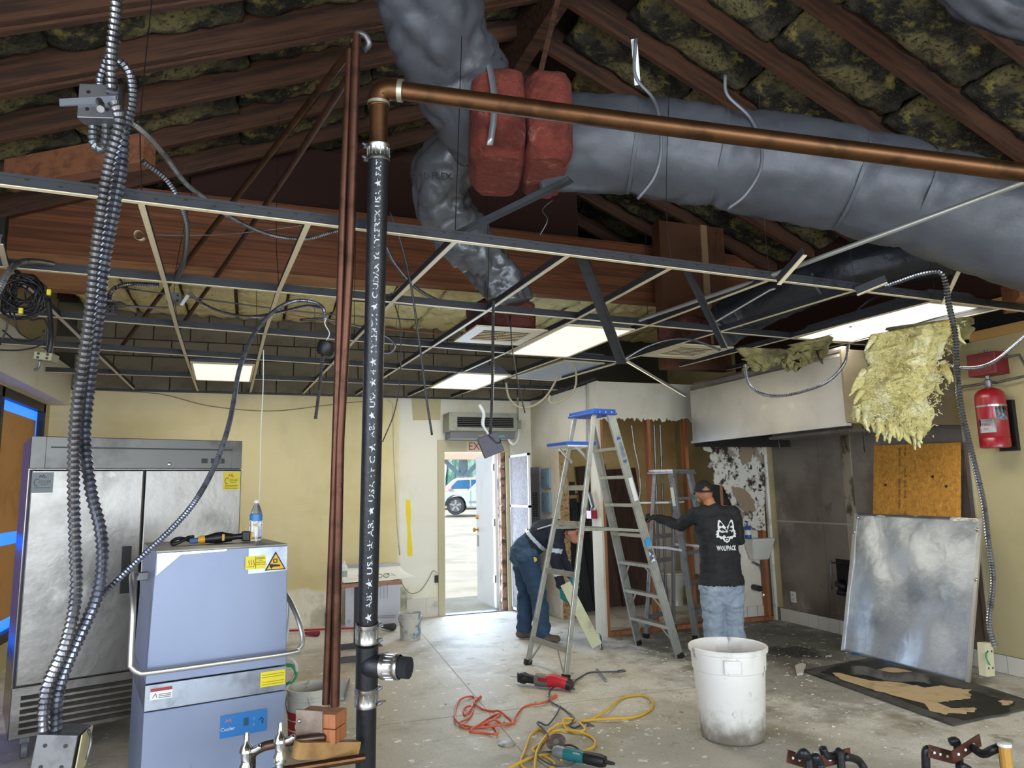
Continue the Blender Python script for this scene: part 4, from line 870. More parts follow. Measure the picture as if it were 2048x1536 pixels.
l1 = wrapl('instruction_label', 2.08, 2.19, ca+.25, ca+1.15, mat('blue_grey_label', '#a9b3bb', .5, layers=[('noise', '#6f7a84', 60, .5, .56)]))
l2 = wrapl('service_label', 1.98, 2.09, ca-1.0, ca+.2, m_wlabel, .1130)
n_ = V((math.cos(ca-.4), math.sin(ca-.4), 0)); rr_ = V((0, 0, 1)).cross(n_)
text('FIRE', .035, V((C.x, C.y, 2.045))+n_*.122, rr_, (0, 0, 1), m_red, t_, lift=0); text('INC', .022, V((C.x, C.y, 2.012))+n_*.122, rr_, (0, 0, 1), m_red, t_, lift=0); text('BLACKOUT', .018, V((C.x, C.y, 2.075))+n_*.122, rr_, (0, 0, 1), m_ink, t_, lift=0)
q = MB(); q.bb(XR-.04, XR, C.y-.10, C.y+.05, 1.83, 2.25); q.build('bracket', m_black, t_)
q = MB(); q.lathe([(.1135, 2.195), (.1135, 2.21)], (C.x, C.y, 0), (0, 0, 1), 28, False, False); q.build('hold_band', m_clamp, t_)
t_ = thing('release_box', 'dark red release box above the fire cylinder', 'control box', (5.86, C.y+.08, 2.5))
q = MB(); q.bb(XR-.16, XR, C.y-.09, C.y+.16, 2.47, 2.66); q.build('case', mat('dark_red_enamel', '#6d1622', .4), t_, bevel=.006)
q = MB(); q.bb(XR-.165, XR-.16, C.y-.06, C.y+.05, 2.50, 2.63); q.build('cover', _mats['dark_red_enamel'], t_, bevel=.002)
q = MB(); q.cyl((XR-.09, C.y+.03, 2.66), (XR-.09, C.y+.03, 2.69), .015, 10); q.build('knob', m_dull, t_)
pipe('agent_pipe', [(XR-.07, C.y, 2.41), (XR-.07, C.y+.15, 2.41), (XR-.07, C.y+.42, 2.41)], .012, 'thin dark pipe leaving the fire cylinder valve toward the hood', m_dull)
pipe('agent_pipe', [(XR-.09, C.y-.02, 2.40), (XR-.09, C.y-.28, 2.42), (XR-.09, C.y-.30, 2.45), (XR-.09, C.y-.24, 2.6), (XR-.09, C.y-.12, 2.60)], .011, 'bent grey pipe looping from valve to the dark red box', m_dull)
# ------------------------------------------------------------------ leaning boards and sheets on the right
BL, BR_, TL, TR = at(1688, 1303, Z=0), at(1937, 1368, Z=0), at(1715, 1027, X=5.76), at(1965, 1037, X=5.76)
t_ = thing('galvanised_sheet', 'big bright galvanised steel sheet leaning on the right wall', 'metal sheet', tuple((BL+BR_)/2))
nn_ = (BR_-BL).cross(TL-BL).normalized()
def shf(u, v_):
    p = BL.lerp(BR_, u).lerp(TL.lerp(TR, u), v_)
    w_ = .022*noise.noise(V((u*2.2, v_*2.6, 4)))+.012*noise.noise(V((u*5, v_*4, 9)))
    return p-nn_*(w_+.012)*(1 if nn_.x < 0 else -1)*(-1)
m_galv2 = mat('leaning_galvanised', '#c8cdd4', .34, .8, layers=[('noise', '#a9b0b8', 2.5, .45, .65), ('noise', '#d8dcde', 4, .55, .7)], bump=(.12, 2.2, (1, 1, 1), .12))  # faint blue of reflected daylight is put into the steel's colour
q = MB(); q.slab(shf, 44, 44, nn_*.0015); q.build('sheet', m_galv2, t_, True)
q = MB(); q.beam(BL+V((-.012, 0, .01)), TL+V((-.012, 0, 0)), .03, .02, nn_); q.build('folded_edge', m_steel, t_); q = MB(); q.beam(BR_+V((-.005, 0, .01)), TR+V((-.012, 0, 0)), .03, .02, nn_); q.build('folded_edge', m_steel, t_)
q = MB(); q.beam(TL+V((-.012, 0, -.015)), TR+V((-.012, 0, -.015)), .03, .012, nn_); q.build('folded_edge', m_galv, t_)
for u, v_ in ((.0, .86), (1.0, .62), (.98, .93), (.02, .97)):
    p = BL.lerp(BR_, u).lerp(TL.lerp(TR, u), v_); q = MB(); q.lathe([(.016, 0), (.012, .006), (.004, .007)], p+V((-.022, 0, 0)), (-1, 0, .2), 12); q.build('rivet_washer', m_clamp, t_, 40)
pa = [at(1748, 891, X=5.86), at(1919, 885, X=5.86)]
o0, o1 = V((5.56, pa[0].y-.02, .0)), V((5.56, pa[1].y, .0))
t_ = thing('osb_board', 'orange particle board with black stamps behind the steel sheet', 'board', tuple((o0+o1)/2))
m_osb = mat('oriented_strand_board', '#b9812f', .7, layers=[('noise', '#a06b24', 14, .42, .66, (1, 1.3, 2)), ('noise', '#cf9843', 22, .50, .72, (1.5, 2, 1)), ('noise', '#8a5a1c', 34, .58, .74)])
nb = (o1-o0).cross(pa[0]-o0).normalized()
nb = nb if nb.x < 0 else -nb
q = MB(); q.poly([o0, o1, pa[1], pa[0]], -nb, .018); q.build('panel', m_osb, t_)
ur = (o1-o0).normalized(); uu = (pa[0]-o0).normalized(); ul = (pa[0]-o0).length
for k, (fx, fz) in enumerate(((.16, .80), (.73, .835), (.88, .79))):
    q = MB(); c = o0+(o1-o0)*fx+uu*ul*fz; q.lathe([(.014, 0), (.012, .004), (.005, .005)], c, nb, 10); q.build('fastener', m_black, t_)
for k in range(8):
    for cx in (.34, .41):
        if (k*3+int(cx*100)) % 4: text('RATED SHEATHING' if cx < .38 else 'EXPOSURE 1', .034, o0+(o1-o0)*cx+uu*(ul*.985-.10*k-.05), uu, -ur if uu.cross(-ur).dot(nb) > 0 else ur, m_ink, t_, 'stamp', lift=.001, fit=.085)
# peeled floor sheet on the ground
lc_ = [at(1605, 1343, Z=.004), at(1905, 1452, Z=.004), at(2085, 1412, Z=.004), at(1985, 1380, Z=.004), at(1790, 1322, Z=.004), at(1740, 1318, Z=.004)]
t_ = thing('floor_sheet', 'torn black backed floor sheet lying before the steel sheet', 'floor sheet', tuple(lc_[0]))
q = MB(); q.poly(lc_, (0, 0, 1), .012); q.build('backing', mat('grey_sheet_edge', '#4a4742', .7, layers=[('noise', '#2f2d29', 6, .45, .6)]), t_)
bk = [(1640, 1345), (1700, 1322), (1760, 1325), (1850, 1352), (1960, 1388), (2030, 1405), (2015, 1425), (1930, 1440), (1890, 1432), (1800, 1398), (1700, 1360)]
q = MB(); q.poly([V((p.x, p.y, .0165)) for p in jag([at(x, y, Z=.0165) for x, y in bk], .02, 6)], (0, 0, 1), .003); q.build('black_adhesive', mat('black_adhesive', '#171613', .6, layers=[('noise', '#2a2822', 20, .5, .6)]), t_)
for pl in ([(1662, 1345), (1678, 1346), (1700, 1352), (1742, 1362), (1800, 1365), (1850, 1376), (1880, 1372), (1940, 1380), (1942, 1396), (1900, 1402), (1872, 1405), (1905, 1418), (1950, 1416), (1945, 1424), (1890, 1428), (1860, 1422), (1850, 1408), (1790, 1392), (1720, 1372), (1680, 1358)], [(1735, 1340), (1790, 1335), (1830, 1346), (1800, 1352)], [(2000, 1400), (2028, 1402), (2020, 1410), (2004, 1410)]):
    q = MB(); q.poly([V((p.x, p.y, .020)) for p in jag([at(x, y, Z=.020) for x, y in pl], .03, 6)], (0, 0, 1), .003); q.build('tan_paper_patch', mat('tan_backing_paper', '#bfa680', .85, layers=[('noise', '#a38860', 8, .5, .7)]) if 'tan_backing_paper' not in _mats else _mats['tan_backing_paper'], t_)
fl = [at(1700, 1350, Z=.03), at(1862, 1370, Z=.03), at(1850, 1352, Z=.07), at(1705, 1334, Z=.09)]
q = MB(); q.slab(lambda u, v_: fl[0].lerp(fl[1], u).lerp(fl[3].lerp(fl[2], u), v_)+V((0, 0, .03*math.sin(v_*3.1)+.012*math.sin(u*9))), 14, 6, (0, 0, .003)); q.build('raised_flap', _mats['grey_sheet_edge'], t_, True)
tag((lambda q: (q.poly([at(x, y, Z=.003) for x, y in ((1590, 1335), (1605, 1330), (1612, 1333), (1606, 1350), (1594, 1352))], (0, 0, 1), .02), q.build('tile_shard', m_tile))[1])(MB()), 'cream tile shard at the near corner of the torn floor sheet', 'tile')
q = MB(); q.tube(catmull([at(x, y, Z=.012) for x, y in ((1705, 1306), (1740, 1312), (1775, 1325), (1792, 1332))], 5), .009, 8); tag(q.build('blue_cable', mat('blue_cable', '#1b5fb0', .5), None, True), 'blue cable on the floor under the steel sheet', 'cable')
# gas valve and wall box behind the steel sheet; white socket
t_ = thing('wall_socket', 'white double socket low on the smoked steel cladding', 'socket', (XR-.012, 0, 0)); p = at(1587, 1194, X=XR-.012)
q = MB(); q.bb(XR-.018, XR-.008, p.y-.04, p.y+.04, p.z-.06, p.z+.06); q.build('plate', m_wlabel, t_, bevel=.002)
for dz in (-.025, .025):
    q = MB(); q.bb(XR-.021, XR-.018, p.y-.018, p.y+.018, p.z+dz-.014, p.z+dz+.014); q.build('outlet', mat('ivory_outlet', '#b9b4a5', .5) if 'ivory_outlet' not in _mats else _mats['ivory_outlet'], t_)
p = at(1682, 1162, X=XR-.06); t_ = thing('gas_stub', 'black gas valve and pipe stubs in a cut hole of the cladding', 'pipe', tuple(p))
q = MB(); q.bb(XR-.012, XR-.009, p.y-.2, p.y+.1, p.z-.16, p.z+.22); q.build('cut_hole', m_dark, t_)
q = MB(); q.tube([p+V((.05, .02, -.02)), p+V((-.03, .02, -.03)), p+V((-.05, -.1, -.05))], .035, 10); q.build('elbow', m_iron, t_, True)
q = MB(); q.cyl(p+V((0, .05, -.12)), p+V((0, -.22, -.12)), .03, 10); q.build('nipple', m_iron, t_)
q = MB(); q.cyl(p+V((0, .1, .18)), p+V((0, -.15, .19)), .008, 8); q.build('rod', m_black, t_)
q = MB(); q.tube(catmull([p+V((0, .12, .2)), p+V((-.02, .11, .05)), p+V((-.01, .13, -.1))], 4), .008, 6); q.build('tube', m_dull, t_, True)
# hanging torn insulation
def wool(name, quad, th, label, nu=40, nv=46, seed=0, m=None, rag=.05):
    q = MB()
    def fn(u, v_):
        a = [V(p) for p in quad]; p = a[0].lerp(a[1], u).lerp(a[3].lerp(a[2], u), v_)
        e = min(u, 1-u)*2; r_ = rag*noise.noise(V((u*9, seed, v_*3)))
        p = p+V((0, 0, 1))*(r_*(v_**3)*3.2)+_R*(.07*noise.noise(V((seed, v_*7, u*2)))+.025*noise.noise(V((seed, v_*22, u*3))))*(1 if .02 < v_ else .3)
        return p-_F*(th*(.15+.85*max(0, e)**.5)*(.9+.9*noise.noise(V((u*3.2, v_*3.8, seed)))+.55*noise.noise(V((u*9, v_*11, seed)))+.3*noise.noise(V((u*24, v_*26, seed)))))
    q.slab(fn, nu, nv, _F*.03)
    return tag(q.build(name, m or m_hw, None, True), label, 'insulation')
m_hw = mat('torn_yellow_wool', '#ddd08c', .95, layers=[('noise', '#f3ebbd', 6, .48, .62), ('noise', '#c9ad57', 4, .54, .66), ('noise', '#9d937a', 9, .60, .70)], bump=(1.0, 40, (1, 1, 1), .03))
qd = [at(1745, 668, D=4.75), at(1905, 640, D=4.55), at(1840, 868, D=4.6), at(1705, 835, D=4.7)]
wool('torn_insulation', qd, .10, 'torn chunk of bright yellow wool hanging under the right lit panel', 56, 64, 2.2)
rg = random.Random(5)
t_ = None
q = MB()
for i in range(46):
    u = rg.random(); v_ = rg.choice((1.0, 1.0, rg.random())); side = rg.choice((0, 1))
    p = qd[3].lerp(qd[2], u) if v_ == 1.0 else (qd[0].lerp(qd[3], v_) if side == 0 else qd[1].lerp(qd[2], v_))
    p = p-_F*rg.uniform(.02, .08)-V((0, 0, rg.uniform(-.03, .0))); L_ = rg.uniform(.04, .13); d = (V((0, 0, -1))+_R*rg.uniform(-.5, .5)+(_R*(-.6 if side == 0 else .5) if v_ != 1.0 else V()))*L_
    q.tube(catmull([p+V((0, 0, .03)), p+d*.5+_R*rg.uniform(-.02, .02), p+d], 4), [.02*(1-k/9)+.003 for k in range(9)], 6)
o = tag(q.build('wool_tufts', m_hw, None, True), 'ragged tufts along the edges of the hanging yellow wool', 'insulation', kind='stuff')
q = MB(); rg = random.Random(8)
for i in range(900):
    u, v_ = rg.random(), rg.random()**.7; p = qd[0].lerp(qd[1], u).lerp(qd[3].lerp(qd[2], u), v_)-_F*rg.uniform(.05, .16); d = V((rg.uniform(-1, 1), rg.uniform(-1, 1), rg.uniform(-1, .4))).normalized()*rg.uniform(.012, .035)
    q.tube([p, p+d*.5+V((rg.uniform(-.006, .006), 0, rg.uniform(-.006, .006))), p+d], [.0035, .0028, .0012], 4, False)
tag(q.build('wool_fibres', m_hw), 'loose fuzz standing off the hanging yellow wool', 'insulation', kind='stuff')
wool('torn_insulation', [at(1775, 655, D=5.0), at(1955, 630, D=4.8), at(1925, 700, D=4.8), at(1785, 690, D=4.95)], .07, 'grimy fold of wool above the hanging chunk', 30, 16, 7.7, mat('grimy_yellow_wool', '#8f8656', .95, layers=[('noise', '#5f5938', 5, .45, .65), ('noise', '#b1a669', 8, .6, .75)], bump=(1, 40, (1, 1, 1), .03)))
wool('torn_insulation', [at(1480, 695, D=5.6), at(1600, 700, D=5.5), at(1590, 722, D=5.5), at(1490, 735, D=5.6)], .08, 'grimy wool sagging behind the right register', 26, 14, 9.7, _mats['grimy_yellow_wool'])
wool('torn_insulation', [at(1575, 690, D=5.45), at(1665, 668, D=5.4), at(1640, 712, D=5.4), at(1570, 730, D=5.45)], .06, 'loose wool roll over the top of the hood', 22, 14, 12.7, _mats['grimy_yellow_wool'])
# ------------------------------------------------------------------ step ladders
m_alu = mat('ladder_aluminium', '#b5b7b2', .38, .75, layers=[('noise', '#9a9c98', 9, .5, .7)])
m_alud = mat('worn_aluminium', '#a3a5a5', .42, .7, layers=[('noise', '#85878a', 9, .5, .7)])
m_blue_l = mat('blue_ladder_plastic', '#1c4fa8', .4)
m_white_l = mat('white_paint_drip', '#dcdcd8', .5)
def ladder(name, label, ff, rf, top, m, steps, rear, capm, rail=.075, group=None):
    """ff: front feet (left,right), rf: rear feet (left,right), top: centre of the cap"""
    t_ = thing(name, label, 'ladder', tuple((ff[0]+ff[1]+rf[0]+rf[1])/4), group)
    wv = (ff[1]-ff[0]).normalized(); dv = ((ff[0]+ff[1])/2-(rf[0]+rf[1])/2); dv.z = 0; dv.normalize()
    ft = [top+dv*.09-wv*.19, top+dv*.09+wv*.19]; rt = [top-dv*.09-wv*.17, top-dv*.09+wv*.17]
    rails = []
    for i in range(2):
        q = MB(); nrm = (ff[1]-ff[0]).normalized()
        x_ax = (ft[i]-ff[i]).normalized(); fwd = nrm.cross(x_ax).normalized()
        q.beam(ff[i], ft[i], rail, .006, nrm)                      # web
        for s_ in (-1, 1): q.beam(ff[i]+fwd*s_*rail/2-nrm*(.012 if i else -.012), ft[i]+fwd*s_*rail/2-nrm*(.012 if i else -.012), .006, .026, nrm)
        for g in (-.5, 0, .5): q.beam(ff[i]+fwd*g*rail*.6+nrm*(.004 if i else -.004), ft[i]+fwd*g*rail*.6+nrm*(.004 if i else -.004), .005, .004, nrm)
        rails.append(q.build('front_rail', m, t_))
        q = MB(); x_ax = (rt[i]-rf[i]).normalized(); fwd = nrm.cross(x_ax).normalized(); q.beam(rf[i], rt[i], rail*.62, .024, nrm); q.build('rear_rail', m, t_, bevel=.004)
        for P_, Q_ in ((ff, ft), (rf, rt)):
            q = MB(); d = (Q_[i]-P_[i]).normalized(); q.beam(P_[i]+V((0, 0, .0)), P_[i]+d*.045, rail*.9, .04, nrm); q.build('rubber_foot', m_blackp, t_)
    for k, f_ in enumerate(steps):
        a = ff[0].lerp(ft[0], f_); c = ff[1].lerp(ft[1], f_); q = MB(); wvk = (c-a).normalized(); L_ = (c-a).length
        q.beam(a, c, .085, .006, V((0, 0, 1))); q.beam(a+dv*.040-V((0, 0, .013)), c+dv*.040-V((0, 0, .013)), .005, .026); q.beam(a-dv*.040-V((0, 0, .013)), c-dv*.040-V((0, 0, .013)), .005, .026); stp = q.build('step', m, t_)
        if f_ < .45:
            for e, s_ in ((a, 1), (c, -1)):
                rl = (ff if True else rf)[0 if s_ > 0 else 1].lerp(ft[0 if s_ > 0 else 1], max(0, f_-.085)); q = MB(); q.beam(e+wvk*s_*L_*.28-V((0, 0, .02)), rl, .02, .006, dv); q.build('knee_brace', m, stp)
    for k, f_ in enumerate(rear):
        a = rf[0].lerp(rt[0], f_); c = rf[1].lerp(rt[1], f_); q = MB(); q.beam(a, c, .02, .045); o = q.build('rear_brace', m, t_)
        if f_ < .3:
            for e, s_ in ((a, 1), (c, -1)):
                i = 0 if s_ > 0 else 1; q = MB(); q.beam(e.lerp(c if s_ > 0 else a, .3), rf[i].lerp(rt[i], f_-.1), .018, .006, dv); q.build('knee_brace', m, o)
    for i in range(2):   # spreaders
        a, c = ff[i].lerp(ft[i], .52), rf[i].lerp(rt[i], .54); q = MB(); mid = (a+c)/2+V((0, 0, .01)); q.beam(a, mid, .006, .026); q.beam(mid, c, .006, .026); q.build('spreader', m, t_)
    # cap with raised lip
    q = MB(); R = Matrix((dv, wv, V((0, 0, 1)))).transposed()
    q.box(top+V((0, 0, .012)), (.26, .44, .035), M=R); q.box(top+V((0, 0, -.012)), (.28, .46, .02), M=R); cap = q.build('top_cap', capm, t_, bevel=.006)
    for sx in (-.07, 0, .07):
        for sy in (-.17, .17):
            q = MB(); q.lathe([(.008, 0), (.008, .003)], top+dv*sx+wv*sy*1.36+V((0, 0, .0)), wv*(1 if sy > 0 else -1), 8); q.build('rivet', m_clamp, cap)
    return t_, ft, rt, wv, dv, rails
fl, fr_ = at(1277, 1290, Z=0), at(1361, 1316, Z=0); rl, rr = at(1055, 1329, Z=0), at(1131, 1360, Z=0)
topc = (fl+fr_+rl+rr)/4; topc.z = at(1184, 829, Y=topc.y).z-.02
px_mid = at(1184, 829, Z=topc.z); topc = V((px_mid.x, px_mid.y, topc.z))
la, ft, rt, wv, dv, rails = ladder('step_ladder', 'tall aluminium step ladder with blue top in mid room', (fl, fr_), (rl, rr), topc, m_alu, [.13, .255, .38, .505, .63, .745, .86], [.10, .37, .56, .70], m_blue_l)
# drop shelf on the rear
f_ = .875; a, c = rt[0].lerp(rl, 1-f_), rt[1].lerp(rr, 1-f_); q = MB(); R = Matrix((dv, wv, V((0, 0, 1)))).transposed(); ce = (a+c)/2-dv*.10
q.box(ce, (.34, .36, .03), M=R); sh = q.build('pail_shelf', m_blue_l, la, bevel=.006)
q = MB(); q.box(ce-dv*.02-wv*.0+V((0, 0, -.02)), (.26, .34, .02), M=R); q.build('shelf_label', m_white_l, sh)
for s_ in (-.15, .15):
    q = MB(); q.beam(ce-dv*.05+wv*s_-V((0, 0, .02)), a.lerp(c, .5)+wv*s_-V((0, 0, .16)), .02, .01, wv); q.build('shelf_arm', m_alu, sh)
# brand mark on the near front rail
aw = fr_.lerp(ft[1], .90); bw = fr_.lerp(ft[1], .80); axw = (bw-aw).normalized(); midw = (aw+bw)/2+wv*.011
upw = wv.cross(axw).normalized(); upw = upw if upw.dot(_R) > 0 else -upw
# readable from the right side of the ladder (down the rail)
rd = axw; un = wv.cross(rd)
text('WERNER', .042, midw, rd, un, m_blue_l, rails[1], lift=.004, fit=.15)
flat('brand_arrow', [[(-.13, 0), (-.10, .022), (-.10, -.022)], [(.13, 0), (.10, .022), (.10, -.022)]], midw, rd, un, m_blue_l, rails[1], .004)
rect_on('safety_label', fr_.lerp(ft[1], .69)+wv*.009, rd, un, .22, .045, m_wlabel, rails[1], .003)
rect_on('blue_tag', fr_.lerp(ft[1], .475)+wv*.009, rd, un, .07, .06, mat('sky_blue_tag', '#2f8fd0', .4), rails[1], .003); rect_on('barcode_tag', fr_.lerp(ft[1], .42)+wv*.009, rd, un, .12, .05, mat('navy_tag', '#41566b', .5, layers=[('noise', '#d7dade', 30, .5, .55)]), rails[1], .003)
# small worn ladder at the stud wall
f1, f2 = at(1392, 1280, Z=0), at(1448, 1264, Z=0); r2_, r1_ = at(1347, 1260, Z=0), at(1292, 1276, Z=0)
topb = (f1+f2+r1_+r2_)/4; tb = at(1344, 944, Y=topb.y); 
lb, ft2, rt2, wv2, dv2, rails2 = ladder('step_ladder', 'shorter worn aluminium step ladder held by the man in black', (f1, f2), (r1_, r2_), tb, m_alud, [.17, .34, .51, .68, .84], [.12, .45, .60], m_alud, .065)
a = (rt2[0].lerp(r1_, .19)+rt2[1].lerp(r2_, .19))/2; q = MB(); R = Matrix((dv2, wv2, V((0, 0, 1)))).transposed(); q.box(a-dv2*.02, (.34, .30, .02), M=R); q.build('pail_shelf', m_white_l, lb, bevel=.004)
p = f1.lerp(ft2[0], .88); rect_on('safety_label', p-wv2*.012+dv2*.0-V((0, 0, .06)), (f1-ft2[0]), wv2.cross(f1-ft2[0]), .2, .04, m_wlabel, lb, .004); 
# ------------------------------------------------------------------ people
import numpy as np
def capsule(mb, a, b_, ra, rb, side=None, kx=1.0, ky=1.0, n=16, cap=5):
    a, b_ = V(a), V(b_); ax = b_-a; L_ = ax.length; z = ax.normalized() if L_ > 1e-6 else V((0, 0, 1))
    if side is None: x, y, _ = frame(z)
    else:
        x = V(side); x = (x-z*x.dot(z)).normalized(); y = z.cross(x)
    rings = []
    for i in range(cap): t = math.pi/2*(1-i/cap); rings.append((a-z*math.sin(t)*ra, math.cos(t)*ra))
    rings.append((a, ra)); rings.append((b_, rb))
    for i in range(1, cap+1): t = math.pi/2*i/cap; rings.append((b_+z*math.sin(t)*rb, math.cos(t)*rb))
    vs = []
    for c, r in rings:
        r = max(r, 1e-4)
        for k in range(n): an = 2*math.pi*k/n; vs.append(c+x*math.cos(an)*r*kx+y*math.sin(an)*r*ky)
    m_ = len(rings)
    mb.add(vs, [(i*n+k, i*n+(k+1) % n, (i+1)*n+(k+1) % n, (i+1)*n+k) for i in range(m_-1) for k in range(n)]+[tuple(range(n-1, -1, -1)), tuple((m_-1)*n+k for k in range(n))])
def person(label, org, prims, mats_, voxel=.011, wrinkle={}, bands=None, hem=None):
    """prims: (a, b, ra, rb, label[, side, kx, ky]) in local x right, y away, z up -> one continuous remeshed body"""
    L_ = Loc(org, -_y); root = thing('person', label, 'person', tuple(org)); q = MB(); keys = list(mats_)
    A = []; B_ = []; RA = []; RB = []; LB = []
    for p in prims:
        a, b_ = L_(*p[0]), L_(*p[1]); sd = L_.d(*p[5]) if len(p) > 5 and p[5] else None
        kx, ky = (p[6], p[7]) if len(p) > 7 else (1, 1)
        capsule(q, a, b_, p[2], p[3], sd, kx, ky)
        k = math.sqrt(kx*ky); A.append(a); B_.append(b_); RA.append(p[2]*k); RB.append(p[3]*k); LB.append(keys.index(p[4]))
    me = q.mesh('tmp', [mats_[k] for k in keys]); o = bpy.data.objects.new('tmp', me); sc.collection.objects.link(o)
    r = o.modifiers.new('r', 'REMESH'); r.mode = 'VOXEL'; r.voxel_size = voxel
    s = o.modifiers.new('s', 'SMOOTH'); s.factor = .5; s.iterations = 3
    me2 = bpy.data.meshes.new_from_object(o.evaluated_get(bpy.context.evaluated_depsgraph_get())); bpy.data.objects.remove(o)
    nv = len(me2.vertices); co = np.empty(nv*3, 'f'); me2.vertices.foreach_get('co', co); co = co.reshape(-1, 3)
    A = np.array(A, 'f'); B_ = np.array(B_, 'f'); RA = np.array(RA); RB = np.array(RB); LB = np.array(LB)
    def lab(P):
        best = np.full(len(P), 1e9); idx = np.zeros(len(P), int); T = np.zeros(len(P))
        for i in range(len(A)):
            d = B_[i]-A[i]; dd = max(float(d@d), 1e-9); t = np.clip(((P-A[i])@d)/dd, 0, 1); ds = np.linalg.norm(P-(A[i]+t[:, None]*d), axis=1)-(RA[i]+(RB[i]-RA[i])*t)
            mk = ds < best; best[mk] = ds[mk]; idx[mk] = i; T[mk] = t[mk]
        return idx, T
    vi, _t = lab(co); no = np.empty(nv*3, 'f'); me2.vertices.foreach_get('normal', no); no = no.reshape(-1, 3)
    amp = np.array([wrinkle.get(keys[LB[i]], 0) for i in vi])
    for i in np.nonzero(amp)[0]:
        c = co[i]; w_ = noise.noise(V((c[0]*9, c[1]*9, c[2]*15)))+.5*noise.noise(V((c[0]*22, c[1]*22, c[2]*34))); co[i] += no[i]*amp[i]*w_
    me2.vertices.foreach_set('co', co.ravel()); npo = len(me2.polygons); ce = np.empty(npo*3, 'f'); me2.polygons.foreach_get('center', ce); pi_, pt = lab(ce.reshape(-1, 3))
    li = LB[pi_].copy()
    if bands:
        for pidx, t0, t1, lb_ in bands: li[(pi_ == pidx) & (pt >= t0) & (pt <= t1)] = keys.index(lb_)
    if hem:
        zc = ce.reshape(-1, 3)[:, 2]; lo, up_ = keys.index(hem[0]), keys.index(hem[1]); li[(li == lo) & (zc > hem[2])] = up_; li[(li == up_) & (zc < hem[2])] = lo
    me2.materials.clear()
    for k in keys: me2.materials.append(mats_[k])
    me2.polygons.foreach_set('material_index', li.astype('i')); me2.polygons.foreach_set('use_smooth', [True]*npo); me2.update()
    ob = link('body', me2, root)
    from mathutils.bvhtree import BVHTree
    bvh = BVHTree.FromPolygons([v.co.copy() for v in me2.vertices], [tuple(p.vertices) for p in me2.polygons])
    return root, L_, bvh
m_skin = mat('skin', '#a8714f', .55); m_skin2 = mat('skin_lighter', '#b98064', .55)
m_jeanl = mat('light_blue_jeans', '#8895a5', .85, layers=[('noise', '#adb8c4', 5, .5, .75), ('noise', '#69788c', 9, .58, .75)], bump=(.4, 50))
m_jeand = mat('dark_blue_jeans', '#2c4560', .85, layers=[('noise', '#47627d', 5, .52, .75), ('noise', '#1d2f45', 8, .55, .75)], bump=(.4, 50))
m_shirt = mat('black_shirt', '#15161a', .8, layers=[('noise', '#1f2026', 8, .5, .7)], bump=(.3, 30))
m_hood = mat('navy_hoodie', '#1a1f2c', .85, layers=[('noise', '#262d3d', 8, .5, .7)], bump=(.3, 30))
m_refl = mat('silver_reflective_tape', '#b9c4d0', .4)
m_boot = mat('brown_work_boot', '#5f5145', .8, layers=[('noise', '#7a6b5c', 12, .5, .7)]); m_glove = mat('teal_glove', '#127f88', .6); m_gblack = mat('black_glove', '#191a1b', .7)
def hand(c, dirv, nrmv, side, lab, curl=.5, s=1.0):
    """five-fingered hand: c wrist, dirv along fingers, nrmv palm normal, side +1/-1 thumb side"""
    d = V(dirv).normalized(); n_ = V(nrmv); n_ = (n_-d*n_.dot(d)).normalized(); w_ = d.cross(n_)*side; c = V(c); P = []
    k = c+d*.085*s
    P.append((c, k, .030*s, .036*s, lab, tuple(w_), 1.15, .62))
    for i, (off, ln) in enumerate(((.030, .072), (.010, .080), (-.010, .075), (-.028, .060))):
        a = k+w_*off*s; ang = curl; d1 = (d*math.cos(ang)+n_*math.sin(ang)); b1 = a+d1*ln*.5*s; d2 = d*math.cos(ang*2.2)+n_*math.sin(ang*2.2); b2 = b1+d2*ln*.5*s
        P.append((a-d*.01, b1, .0100*s, .0095*s, lab)); P.append((b1, b2, .0095*s, .0085*s, lab))
    a = c+d*.03*s+w_*.03*s; b1 = a+(d*.6+w_*.6+n_*.5).normalized()*.04*s; b2 = b1+(d*.7+n_*.7).normalized()*.032*s
    P.append((a, b1, .013*s, .0115*s, lab)); P.append((b1, b2, .0115*s, .0095*s, lab))
    return [tuple([tuple(q[0]), tuple(q[1])]+list(q[2:])) for q in P]
